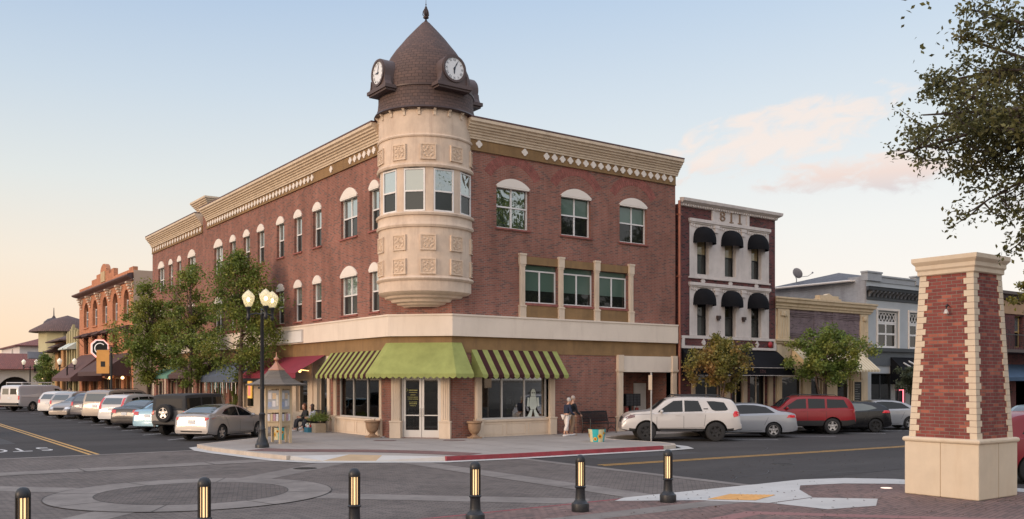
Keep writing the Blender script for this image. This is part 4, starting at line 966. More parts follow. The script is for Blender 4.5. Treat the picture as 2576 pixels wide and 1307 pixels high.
corn(bc,FR,39.66,48.0,[(0,4.45),(.12,4.46),(.16,4.56),(.22,4.60),(.22,4.68),(0,4.70)],STN)
for a,b in ((39.74,40.72),(47.2,47.96)):
    c=MB(); c.fbox(FR,a,b,4.70,6.32,-.02,.10)
    for q in range(4): u=a+(b-a)*(q+.7)/4.6; c.fbox(FR,u,u+.07,4.8,5.9,.10,.125)
    c.fbox(FR,a+.2,b-.2,5.95,6.2,.10,.17); c.ball(FR.P((a+b)/2,6.05,.16),.13,.06,.16,8,6); c.build('pier_capital',STN,bc)
c=MB(); c.fbox(FR,43.1,45.05,6.95,7.05,-.1,.30); c.fprism(FR,[(43.2,7.05),(44.95,7.05),(44.95,7.22),(44.4,7.22),(44.07,7.34),(43.75,7.22),(43.2,7.22)],-.1,.2); c.build('pediment',STN,bc)
for a,b in ((39.7,40.1),(41.9,42.6),(43.6,45.0),(46.3,47.0),(47.3,47.95)):
    c=MB(); c.fbox(FR,a,b,.16,4.4,-.02,.08); c.fbox(FR,a-.04,b+.04,.16,.5,-.02,.12); c.fbox(FR,a+.1,b-.1,.7,2.6,.08,.10); c.build('pilaster',STN,bc)
for h in hs: window(bc,FR,h[0][0],h[1][0],h[0][1],h[2][1],.18,1,fm=CREAM_W,gu=G_DARK,gl=G_DARK,mid=False,name='shop_door')
STRP=M('beige_stripe_canvas',(.62,.48,.28),.85,var=.06); STRP2=M('pale_stripe_canvas',(.72,.62,.46),.85,var=.06)
k=bld; bld=bc; stripe_awn(FR,41.0,47.2,2.95,4.2,1.35,42,'awning',0,.14,(STRP,STRP2)); bld=k
c=MB(); c.fbox(FR,46.45,47.15,.9,2.4,.13,.17); cb=c.build('menu_board',BLACK,bc)
c=MB(); c.fbox(FR,46.35,47.25,.8,.9,.12,.19); c.fbox(FR,46.35,47.25,2.4,2.5,.12,.19); c.fbox(FR,46.35,46.45,.9,2.4,.12,.19); c.fbox(FR,47.15,47.25,.9,2.4,.12,.19); c.build('board_frame',STN,cb)
c=MB(); rnd=random.Random(2)
for i in range(9): c.fbox(FR,46.55,46.55+rnd.uniform(.25,.5),2.22-i*.13,2.24-i*.13,.171,.174)
c.build('chalk_writing',M('chalk',(.4,.4,.38),.9),cb)
# ---- grey building with the bracketed cornice
bg_=empty('grey_building',(54,31.2,.15),0,'pale grey two storey building with dark bracketed cornice and black shop awning','building')
GW=M('pale_grey_paint',(.42,.44,.45),.7,var=.06,vs=1.2,bump=.08,bs=12); GD=M('charcoal_trim',(.05,.055,.06),.6,var=.15); GM_=M('mid_grey_trim',(.13,.135,.145),.6,var=.1)
GWIN=[(49.05,51.2),(52.4,54.5),(55.8,57.9)]
hs=[rect(a,b,4.42,6.62) for a,b in GWIN]+[rect(48.4,50.6,.4,2.9),rect(50.9,52.0,.16,2.9),rect(52.5,55,.4,2.9),rect(56,59,.4,2.9)]
wallbox(bg_,FR,47.9,60.0,8.35,14,hs,GW,BR_GREY,.25)
# stepped painted side wall rising above the low building
c=MB(); Fs=Fr((47.9,0),(0,1),(-1,0)); c.fprism(Fs,[(31.25,6.3),(31.25,8.6),(32.4,8.6),(32.4,8.45),(34.2,8.3),(34.2,8.12),(35.9,8.0),(35.9,7.6),(37.6,7.5),(45.2,7.4),(45.2,6.3)],-.25,.03); c.build('side_parapet',BR_GREY,bg_)
c=MB(); c.fbox(FR,47.9,60,8.3,8.62,-.25,.04); c.fbox(FR,47.86,60.04,8.62,8.72,-.3,.1); c.fbox(FR,47.85,49.3,8.35,8.80,-.3,.12); c.fbox(FR,47.8,49.35,8.80,8.90,-.32,.16)
c.fbox(FR,53,54.4,8.35,8.85,-.3,.12); c.fbox(FR,52.9,54.5,8.85,8.93,-.32,.16); c.build('parapet',GM_ if False else M('parapet_grey',(.33,.34,.35),.7),bg_)
corn(bg_,FR,47.9,60.0,[(0,7.22),(.06,7.24),(.06,7.62),(.10,7.66),(.10,7.72),(.42,7.76),(.46,7.9),(.5,7.96),(0,8.0)],GD,r1=False)
c=MB()
for k in range(30): u=48.0+k*.41; c.fprism(Fr((FR.P(u,0).x,31.2),(0,-1),(1,0)),[(0.08,7.40),(.14,7.42),(.2,7.55),(.38,7.68),(.40,7.76),(.08,7.76)],0,.13)
c.build('brackets',M('bracket_grey',(.16,.165,.18),.6),bg_)
c=MB(); c.fbox(FR,47.9,60,4.30,4.42,-.02,.12); c.fbox(FR,47.9,60,4.2,4.30,-.02,.2); c.build('string_course',GD,bg_)
c=MB(); c.fbox(FR,47.92,60,3.35,4.2,-.02,.06); c.build('fascia',M('fascia_slate',(.09,.10,.11),.6),bg_)
for i,(a,b) in enumerate(GWIN):
    wn=window(bg_,FR,a,b,4.44,5.95,.22,2,fm=WHITE,gu=G_DARK,gl=G_DARK,split=.55,ft=.11)
    t=MB(); t.fbox(FR,a,b,5.95,6.02,-.2,-.12); t.fbox(FR,a,b,6.52,6.6,-.2,-.12); t.fbox(FR,a,a+.08,6.02,6.52,-.2,-.12); t.fbox(FR,b-.08,b,6.02,6.52,-.2,-.12)
    n=6; w_=(b-a-.16)/n
    for k in range(n):
        u=a+.08+w_*k
        for s in (0,1):
            p0=(u,6.02) if s==0 else (u,6.52); p1=(u+w_,6.52) if s==0 else (u+w_,6.02)
            dx,dz=p1[0]-p0[0],p1[1]-p0[1]; l=math.hypot(dx,dz); nx,nz=-dz/l*.018,dx/l*.018
            t.fprism(FR,[(p0[0]+nx,p0[1]+nz),(p1[0]+nx,p1[1]+nz),(p1[0]-nx,p1[1]-nz),(p0[0]-nx,p0[1]-nz)],-.17,-.14)
    t.build('lattice',WHITE,wn); p=MB(); p.fbox(FR,a,b,6.0,6.6,-.21,-.2); p.build('pane',G_DARK,wn)
    t=MB(); t.fbox(FR,a-.12,a,4.42,6.66,-.02,.05); t.fbox(FR,b,b+.12,4.42,6.66,-.02,.05); t.fbox(FR,a-.12,b+.12,6.66,6.78,-.02,.06); t.build('architrave',CREAM_W,wn)
slope_awn(FR,50.3,59.5,3.9,2.55,1.5,.3,k_,root=bg_)
c=MB()
def aw(u,q): return FR.P(u,3.9-1.35*q+.012,.04+1.46*q+.014)
for pts in (((51.0,.28),(51.35,.48),(51.6,.62),(51.9,.60),(51.75,.45),(51.5,.50)),((51.75,.20),(52.1,.35),(52.3,.58)),((52.0,.66),(51.9,.55),(52.1,.50),(52.4,.60),(52.7,.52),(52.95,.56),(53.2,.50),(53.5,.55))):
    c.tube([aw(*p) for p in pts],.055,5)
c.build('awning_lettering',M('white_letters',(.6,.6,.6),.7),bg_)
for h in hs[3:]: window(bg_,FR,h[0][0],h[1][0],h[0][1],h[2][1],.2,2,fm=GD,gu=G_DARK,gl=G_DARK,mid=False,name='shop_window')
c=MB(); c.fbox(FR,51.7,51.75,.5,1.9,.0,.03); c.fbox(FR,51.3,51.75,1.88,1.92,.0,.03); c.build('neon_sign',M('neon_red',(1,.3,.3),.4,emit=(1,.2,.25),es=2.5),bg_)
c=MB(); c.ball(FR.P(50.7,3.0,.6),.28,.2,.16); c.build('wall_lamp',M('amber_lamp',(1,.6,.2),.4,emit=(1,.5,.15),es=1.5),bg_)
# ---- house with hipped shingle roof behind
hh=empty('hip_roofed_house',(51,35,.15),0,'pale upper storey with grey hipped shingle roof rising behind the grey building','building')
c=MB(); c.box(47.95,55,32.6,37.4,6.5,8.42); c.build('wall',M('pale_render',(.6,.56,.5),.8,var=.06),hh)
c=MB(); e=.45; x0,x1,y0,y1=47.95-e,55+e,32.4-e,37.4+e
a=[(x0,y0,8.42),(x1,y0,8.42),(x1,y1,8.42),(x0,y1,8.42)]; r0=(50.6,34.9,9.32); r1=(53,34.9,9.32)
def uvq(mb,pts):
    o=Vector(pts[0]); e1=(Vector(pts[1])-o).normalized(); nn=e1.cross(Vector(pts[2])-o).normalized(); e2=nn.cross(e1)
    mb.add(pts,[tuple(range(len(pts)))],0,False,[((Vector(p)-o).dot(e1),(Vector(p)-o).dot(e2)) for p in pts])
for q in ([a[0],a[1],r1,r0],[a[1],a[2],r1],[a[2],a[3],r0,r1],[a[3],a[0],r0]): uvq(c,q)
c.add([*a],[(0,3,2,1)],0,False,[(0,0)]*4)
c.build('roof',tiles('grey_shingles',(.13,.13,.14),(.09,.09,.10),.3,.14,.08),hh)
c=MB(); 
for p,q in ((a[0],a[1]),(a[3],a[0])): 
    P0,P1=Vector(p),Vector(q); c.tube([P0+Vector((0,0,-.06)),P1+Vector((0,0,-.06))],.07,6)
c.build('gutter',CREAM_W,hh)
sdish=empty('satellite_dish',(48.6,36.6,8.5),0,'grey satellite dish on a bent pole standing on the shingle roof','dish')
c=MB(); c.tube([(48.6,36.6,8.45),(48.6,36.6,8.95),(48.5,36.6,9.1)],.03,6); c.build('mast',M('dish_grey',(.25,.25,.27),.5),sdish)
c=MB(); Mr=Matrix.Rotation(R_(62),3,'Y')@Matrix.Identity(3); c.ball((48.45,36.4,9.3),.36,.36,.06,14,6,0,Mr); c.build('dish',MATS['dish_grey'],sdish)
c=MB(); c.tube([(48.55,36.5,9.05),(48.9,35.95,9.1),(49.15,35.8,9.3)],.02,6); c.ball((49.15,35.8,9.32),.06); c.build('feed_arm',MATS['dish_grey'],sdish)
# ---- balcony building beyond the pillar
bb=empty('balcony_building',(68,31.2,.15),0,'brown two storey building with an iron balcony seen at the right edge past the pillar','building')
TAN=M('tan_render',(.42,.26,.15),.8,var=.1)
wallbox(bb,FR,61.0,84,8.3,14,[rect(u,u+1.3,4.8,7.0) for u in (62.5,65.6,68.0,70.4)]+[rect(62,65,.4,2.6),rect(65.8,68.5,.3,2.8)],BR_811,BR_811,.6)
c=MB(); c.fbox(FR,61,84,7.1,8.0,-.02,.08); c.build('frieze',TAN,bb)
corn(bb,FR,61,84,[(0,8.0),(.3,8.1),(.36,8.3),(.5,8.4),(.5,8.6),(0,8.65)],METAL_D)
for u in (62.5,65.6,68.0,70.4): window(bb,FR,u,u+1.3,4.8,7.0,.4,1,fm=M('ochre_frame',(.5,.33,.12),.6),gu=G_UP,gl=G_DARK,mid=True)
c=MB(); c.fbox(FR,61,84,4.35,4.55,0,1.5); c.build('balcony_floor',METAL_D,bb)
c=MB(); c.fbox(FR,61,84,5.5,5.56,1.44,1.5)
for k in range(100): c.fbox(FR,61+k*.23,61.02+k*.23,4.55,5.5,1.46,1.48)
c.build('railing',BLACK,bb)
slope_awn(FR,61.5,75,3.6,2.7,1.6,.25,M('navy_canvas',(.04,.08,.14),.8),root=bb)
c=MB(); c.ball(FR.P(67.3,2.35,.4),.18); c.build('wall_lamp',MATS['amber_lamp'],bb)
# ================= left street
bo=empty('orange_building',(17.6,86.5,.15),0,'orange brick building with five tall arched windows and stepped gable up the left street','building')
AW=[(77.3,79.0),(81.2,83.0),(85.1,87.0),(89.2,91.2),(93.1,95.2)]
holes=[arch(a,b,7.5,9.0,.85) for a,b in AW]+[rect(a+.1,b-.1,4.95,6.6) for a,b in AW]+[rect(76.3,79,.16,2.9),rect(80,83,.4,2.7),rect(84,87.5,.4,2.7),rect(89,92,.16,2.9),rect(93,96,.4,2.7)]
c=MB(); c.wall(FL,rect(75.8,97.4,.1,10.7),holes,.35); c.build('wall',BR_OR,bo)
BEI=M('beige_render',(.50,.37,.27),.85,var=.08,vs=1)
c=MB(); c.box(17.62,34,75.7,75.795,.1,11.2); c.add([(34,75.8,.1),(34,97.4,.1),(34,97.4,11),(34,75.8,11)],[(0,1,2,3)]); c.add([(17.6,97.4,.1),(34,97.4,.1),(34,97.4,11),(17.6,97.4,11)],[(0,1,2,3)]); c.build('side_wall',BEI,bo)
c=MB(); c.sheet([(17.9,75.9),(34,75.9),(34,97.4),(17.9,97.4)],10.6); c.build('roof',MATS['flat_roof'],bo)
c=MB(); pts=[(75.8,10.7),(97.4,10.7),(97.4,11.35),(91.6,11.35),(91.6,11.75),(89.5,11.75),(89.5,12.05),(88.6,12.05)]+[(86.6+1.3*math.cos(math.pi*i/10),12.05+.75*math.sin(math.pi*i/10)) for i in range(11)]+[(84.4,12.05),(84.4,11.75),(83.6,11.75),(83.6,12.05),(82.6,12.05),(82.6,11.35),(77.2,11.35),(77.2,11.5),(75.8,11.5)]
c.fprism(FL,pts,-.35,.002); c.build('gable_parapet',BR_OR,bo)
c=MB(); c.fbox(FL,85.8,87.4,11.2,12.1,-.02,.08); c.build('plaque',M('stone_plaque',(.5,.36,.2),.8),bo)
corn(bo,FL,75.8,97.4,[(0,10.35),(.1,10.38),(.15,10.5),(.5,10.62),(.62,10.72),(.6,10.82),(.3,10.95),(0,11.02)],M('brown_tile_eave',(.13,.07,.06),.7,var=.2,vs=4),r0=True,r1=True)
for i,u in enumerate((76.4,80.1,84.05,88.1,92.2,96.2)):
    c=MB()
    for k in range(5): c.fbox(FL,u-.25-.18*k*0,u+.25,10.2-.22*k,10.32-.22*k,-.02,.45-.09*k)
    for s in (-1,1):
        for k in range(4): c.fbox(FL,u+s*(.35+.16*k)-.06,u+s*(.35+.16*k)+.06,9.85+.12*k,10.2,-.02,.1)
    c.build('corbel_bracket',CREAM,bo)
for a,b in AW:
    cx=(a+b)/2; f=MB(); f.fbox(FL,a,b,7.5,9.85,-.33,-.31); w_=f.build('window',G_DARK,bo)
    f=MB()
    for u in (a+.04,cx,b-.04): f.fbox(FL,u-.04,u+.04,7.5,9.7 if u==cx else 9.1,-.31,-.25)
    for z in (7.54,8.3,9.0): f.fbox(FL,a,b,z-.035,z+.035,-.31,-.26)
    f.build('frame',WHITE,w_)
    f=MB(); f.fbox(FL,a-.1,b+.1,7.36,7.48,-.02,.1); f.build('sill',BR_OR,w_)
    window(bo,FL,a+.1,b-.1,4.95,6.6,.3,1,fm=BLACK,gu=G_DARK,gl=G_DARK)
    slope_awn(FL,a-.3,b+.3,6.95,6.6,.9,.12,MATS['dark_brown_canvas'],'window_awning',root=bo)
    f=MB()
    for u in (a-.2,b+.2): f.tube([FL.P(u,6.6,.9),FL.P(u,5.7,.02)],.02,5)
    f.build('awning_stay',BLACK,bo)
slope_awn(FL,76.5,86.0,4.7,3.2,2.2,.35,MATS['dark_brown_canvas'],root=bo)
slope_awn(FL,87.0,96.5,4.9,2.7,2.6,.3,M('maroon_brown_canvas',(.10,.05,.045),.85),root=bo)
for h in holes[10:]: window(bo,FL,h[0][0],h[1][0],h[0][1],h[2][1],.3,2,fm=M('tan_frame',(.45,.3,.17),.6),gu=G_DARK,gl=G_DARK,mid=False,name='shop_window')
for i,y in enumerate((78.5,83,88)): c=MB(); c.ball((17.4,y,2.7),.13); c.build('porch_lamp',M('porch_glow',(1,.8,.5),.4,emit=(1,.6,.25),es=4),bo)
# the octagonal C blade sign
cs=empty('blade_sign',(16.1,80.3,5.2),0,'octagonal dark sign with a white letter C and glowing red rim on the orange facade','sign')
def octo(r,c0=(16.05,5.1)): 
    k=r*.42; x,z=c0; return [(x-r*.95,z-k*1.25),(x-k,z-r*1.05),(x+k,z-r*1.05),(x+r*.95,z-k*1.25),(x+r*.95,z+k*1.25),(x+k,z+r*1.05),(x-k,z+r*1.05),(x-r*.95,z+k*1.25)]
FB=Fr((0,80.3),(1,0),(0,-1))
c=MB(); c.fprism(FB,octo(.70),-.2,.0); c.build('rim',M('neon_rim',(1,.35,.3),.5,emit=(1,.28,.22),es=1.6),cs)
c=MB(); c.fprism(FB,octo(.66),-.19,.02); c.build('rim_band',M('sign_white',(.8,.75,.72),.5,emit=(1,.8,.75),es=.5),cs)
c=MB(); c.fprism(FB,octo(.59),-.18,.05); c.build('panel',M('sign_dark',(.03,.035,.03),.5),cs)
c=MB(); c.tube([(16.05+.40*math.cos(R_(45+270*i/28)),80.3-.07,5.1+.42*math.sin(R_(45+270*i/28))) for i in range(29)],.035,6); c.build('letter',M('sign_letter',(.8,.78,.72),.5,emit=(1,.9,.8),es=.5),cs)
c=MB(); c.box(16.7,17.6,80.25,80.35,5.3,5.36); c.box(16.7,17.6,80.25,80.35,4.8,4.86); c.build('bracket',BLACK,cs)
# olive deco building
bd=empty('deco_building',(17.6,100,.15),0,'narrow olive green shop building with white awnings between orange building and tiled tower','building')
OLV=M('olive_render',(.42,.36,.20),.8,var=.1,vs=1)
wallbox(bd,FL,97.5,103.6,7.2,14,[rect(98.3,100,4.3,6.2),rect(101,102.8,4.3,6.2),rect(98,100.3,.3,2.7),rect(101,103,.3,2.7)],OLV,OLV,.3)
c=MB()
for u,z in ((97.7,7.3),(99.0,7.5),(100.3,7.9),(101.6,7.5),(103.0,7.3)): c.fbox(FL,u-.25,u+.25,3.2,z,-.1,.18); c.fbox(FL,u-.15,u+.15,z,z+.2,-.1,.1)
c.build('pilaster',OLV,bd)
for a,b in ((98.3,100),(101,102.8)):
    window(bd,FL,a,b,4.3,6.2,.25,2,fm=OLV,gu=G_DARK,gl=G_DARK); slope_awn(FL,a-.2,b+.2,6.3,5.7,1.0,.12,M('pale_awning',(.55,.6,.55),.8),'window_awning',root=bd)
slope_awn(FL,97.8,103.3,3.2,2.6,1.2,.2,MATS['dark_brown_canvas'],root=bd)
for a,b in ((98,100.3),(101,103)): window(bd,FL,a,b,.3,2.7,.25,2,fm=OLV,gu=G_DARK,gl=G_DARK,mid=False,name='shop_window')
# tiled tower building with dome
TL=tiles('clay_roof_tiles',(.30,.10,.075),(.20,.075,.06),.22,.34,.12,bump=.9)
TLB=tiles('brown_roof_tiles',(.16,.09,.075),(.11,.065,.055),.22,.34,.12,bump=.9)
def hip(root,x0,x1,y0,y1,z,h,mat,name='roof',ridge=.3,e=.6):
    x0-=e;x1+=e;y0-=e;y1+=e; c=MB(); a=[(x0,y0,z),(x1,y0,z),(x1,y1,z),(x0,y1,z)]
    if (x1-x0)>(y1-y0): k=(x1-x0)*(1-ridge)/2; r0=(x0+k,(y0+y1)/2,z+h); r1=(x1-k,(y0+y1)/2,z+h); qs=([a[0],a[1],r1,r0],[a[1],a[2],r1],[a[2],a[3],r0,r1],[a[3],a[0],r0])
    else: k=(y1-y0)*(1-ridge)/2; r0=((x0+x1)/2,y0+k,z+h); r1=((x0+x1)/2,y1-k,z+h); qs=([a[0],a[1],r0],[a[1],a[2],r1,r0],[a[2],a[3],r1],[a[3],a[0],r0,r1])
    for q in qs: uvq(c,list(q))
    c.add([(p[0],p[1],z-.12) for p in a]+a,[(0,3,2,1),(0,1,5,4),(1,2,6,5),(2,3,7,6),(3,0,4,7)],0,False,[(0,0)]*8)
    return c.build(name,mat,root)
bt=empty('tiled_tower_building',(17.6,112,.15),0,'yellow and orange building with brown tiled hip roofs and small domed cupola','building')
YEL_R=M('pale_yellow_render',(.50,.46,.28),.85,var=.08); ORG_R=M('orange_render',(.52,.29,.13),.85,var=.08)
wallbox(bt,FL,103.7,111,6.6,12,[rect(104.6,106,3.9,5.8),rect(107.5,109.2,3.9,5.8),rect(104.5,107,.3,2.6),rect(108,110,.3,2.6)],ORG_R,ORG_R,.3)
for a,b,z0,z1 in ((104.6,106,3.9,5.8),(107.5,109.2,3.9,5.8),(104.5,107,.3,2.6),(108,110,.3,2.6)): window(bt,FL,a,b,z0,z1,.25,2,fm=METAL_D,gu=G_DARK,gl=G_DARK)
hip(bt,17.3,29,103.9,111,6.7,1.7,TLB)
c=MB(); c.lathe([(3.0,.1),(3.0,8.0)],(19.4,114.2),10,sm=False); c.build('tower',YEL_R,bt)
c=MB(); c.lathe([(4.0,7.9),(3.9,8.1),(1.6,9.4),(0,9.9)],(19.4,114.2),20,uvs=3.5); c.build('tower_roof',TLB,bt)
hip(bt,20,34,112,124,8.2,2.4,TLB,'roof',.1); c=MB(); c.box(20.2,34,112.2,124,.1,8.2); c.build('wall',YEL_R,bt)
c=MB(); c.lathe([(1.2,7.9),(1.2,8.8),(1.35,8.85),(1.32,9.2),(1.1,9.7),(.7,10.05),(.25,10.2),(.07,10.5),(.04,11.4),(0,11.5)],(19.6,124.5),16); c.build('cupola',METAL_D,bt)
c=MB(); c.box(18.7,20.5,123.6,125.4,.1,8.6); c.build('cupola_base',M('cupola_white',(.62,.6,.58),.7),bt)
for z,y0,y1 in ((6.0,104,108),(5.6,108.5,112)):
    slope_awn(FL,y0,y1,z+.5,z,1.2,.1,TLB,'pent_roof',root=bt)
c=MB(); c.box(15.9,17.6,106,114,3.3,3.45); c.build('balcony_floor',METAL_D,bt); c=MB(); c.box(15.9,15.95,106,114,4.25,4.3)
for k in range(45): c.box(15.9,15.93,106+k*.18,106.03+k*.18,3.45,4.25)
c.build('railing',BLACK,bt)
slope_awn(Fr((0,111.3),(1,0),(0,-1)),14.9,16.4,5.6,4.9,1.0,.1,M('slate_awning',(.12,.12,.13),.7),'window_awning',root=bt)
c=MB()
for k in range(9): c.ball((16.2+.1*(k%3),103.5+k*1.1,2.75),.09,n=6,m=4)
c.build('string_lights',MATS['porch_glow'],bt)
# white mission-style building at the far corner
bm=empty('mission_building',(12,138,.15),0,'white mission style building with red clay tile roofs and arched openings at the far left','building')
WH=M('white_render',(.62,.58,.56),.85,var=.05)
c=MB(); c.box(16.8,30,132,150,.1,7.0); c.build('wall',WH,bm); hip(bm,16.8,30,132,150,7.0,2.2,TL,'roof',.3)
F1=Fr((0,120),(1,0),(0,-1))
c=MB(); c.wall(F1,rect(-14,21.0,.1,3.75),[arch(u,u+3.6,.12,1.4,1.5) for u in (-12,-7,-2,3,8,13)],.6); c.box(-14,21,120.7,126,.1,3.7); c.build('arcade_wall',WH,bm)
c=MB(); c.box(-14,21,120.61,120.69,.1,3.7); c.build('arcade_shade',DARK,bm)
hip(bm,-14,20.6,119.6,127,3.8,1.9,TL,'arcade_roof',.8)
c=MB(); F2=Fr((0,132),(1,0),(0,-1)); c.fprism(F2,[(21.9,5.3),(22.4,5.8),(21.9,6.3),(21.4,5.8)],0,.05); c.build('tile_ornament',GM_,bm)
c=MB(); F3=Fr((16.8,0),(0,1),(-1,0)); c.fprism(F3,arch(138,139.4,4.3,6.0,.7),0,.03); c.build('arched_window',M('window_shade',(.3,.28,.27),.5),bm)
c=MB()
for k in range(6): c.ball((-8+k*4.1,119.3,2.9),.10,n=6,m=4)
c.build('arcade_lamps',MATS['porch_glow'],bm)
c=MB(); c.box(4,16.6,134,150,.1,5.0); c.build('rear_wing',M('pink_render',(.55,.44,.40),.85),bm)
# ================================================================ vehicles
def hermite(pts):
    """monotone-ish cubic through (x,z) points"""
    n=len(pts); m=[]
    for i in range(n):
        if i==0: k=(pts[1][1]-pts[0][1])/(pts[1][0]-pts[0][0])
        elif i==n-1: k=(pts[-1][1]-pts[-2][1])/(pts[-1][0]-pts[-2][0])
        else:
            a=(pts[i][1]-pts[i-1][1])/(pts[i][0]-pts[i-1][0]); b=(pts[i+1][1]-pts[i][1])/(pts[i+1][0]-pts[i][0])
            k=0 if a*b<=0 else 2*a*b/(a+b)
        m.append(k)
    def f(x):
        if x<=pts[0][0]: return pts[0][1]
        if x>=pts[-1][0]: return pts[-1][1]
        for i in range(n-1):
            if x<=pts[i+1][0]:
                h=pts[i+1][0]-pts[i][0]; t=(x-pts[i][0])/h
                return (2*t**3-3*t*t+1)*pts[i][1]+(t**3-2*t*t+t)*h*m[i]+(-2*t**3+3*t*t)*pts[i+1][1]+(t**3-t*t)*h*m[i+1]
    return f
RUB=M('tyre_rubber',(.018,.018,.019),.8,var=.2,kind='obj'); RIM=M('alloy_rim',(.50,.50,.51),.3,metal=.8,var=.05,kind='obj'); RIMD=M('dark_rim',(.03,.03,.032),.4,metal=.3,kind='obj')
CG=glassm('car_glass',(.008,.010,.011),.02,.45,.0); CG2=glassm('car_glass_sky',(.03,.04,.045),.03,.8,.05)
TRIM=M('black_car_trim',(.02,.02,.021),.55,var=.1,kind='obj'); LAMPR=M('red_lamp_lens',(.55,.012,.02),.15,coat=1,var=.1,kind='obj'); LAMPW=M('clear_lamp_lens',(.55,.57,.6),.1,metal=.3,coat=1,kind='obj'); PLATE=M('number_plate',(.6,.6,.6),.5,var=.2,vs=20,kind='obj'); CHR=M('chrome',(.6,.6,.62),.15,metal=.95,kind='obj')
def paint(name,col,metal=.25,rough=.32,coat=.8): return M(name,col,rough,metal=metal,var=.02,coat=coat,kind='obj',vs=1)
def wheel_mb(R,w,side,rimf=.66,spokes=5):
    t=MB(); pr=[(R*rimf,-w/2),(R*.86,-w/2),(R*.96,-w/2+.012),(R,-w/2+.04),(R,w/2-.04),(R*.96,w/2-.012),(R*.86,w/2),(R*rimf,w/2)]
    n=28; vs=[]
    for r,y in pr:
        for i in range(n): a=2*math.pi*i/n; vs.append((r*math.cos(a),y,r*math.sin(a)))
    k=len(pr); t.add(vs,[(j*n+i,j*n+(i+1)%n,((j+1)%k)*n+(i+1)%n,((j+1)%k)*n+i) for j in range(k) for i in range(n)],0,True)
    r_=MB(); yo=side*(w/2-.015); yi=side*(w/2-.09)
    def disc(r,y,mi,m=r_):
        vs=[(0,y,0)]+[(r*math.cos(2*math.pi*i/n),y,r*math.sin(2*math.pi*i/n)) for i in range(n)]; m.add(vs,[(0,i+1,(i+1)%n+1) for i in range(n)],mi)
    disc(R*rimf*1.0,yi,1)
    vs=[]
    for r,y in ((R*rimf*1.02,yo),(R*rimf*.93,yo),(R*rimf*.90,yi)):
        for i in range(n): a=2*math.pi*i/n; vs.append((r*math.cos(a),y,r*math.sin(a)))
    r_.add(vs,[(j*n+i,j*n+(i+1)%n,(j+1)*n+(i+1)%n,(j+1)*n+i) for j in range(2) for i in range(n)],0,True)
    for s in range(spokes):
        a=2*math.pi*s/spokes+.3; c,sn=math.cos(a),math.sin(a); w0,w1=R*.16,R*.10
        def p(r,off,y): return (c*r-sn*off,y,sn*r+c*off)
        q=[p(.05,-w0,yo-side*.01),p(.05,w0,yo-side*.01),p(R*rimf*.95,w1,yo-side*.004),p(R*rimf*.95,-w1,yo-side*.004)]
        q2=[(x,y-side*.04,z) for x,y,z in q]; r_.hexa(q2+q,0)
    vs=[(0,yo+side*.008,0)]+[(R*.15*math.cos(2*math.pi*i/12),yo,R*.15*math.sin(2*math.pi*i/12)) for i in range(12)]; r_.add(vs,[(0,i+1,(i+1)%12+1) for i in range(12)],0)
    return t,r_
SOFT=M('soft_top_canvas',(.035,.036,.038),.85,kind='obj')
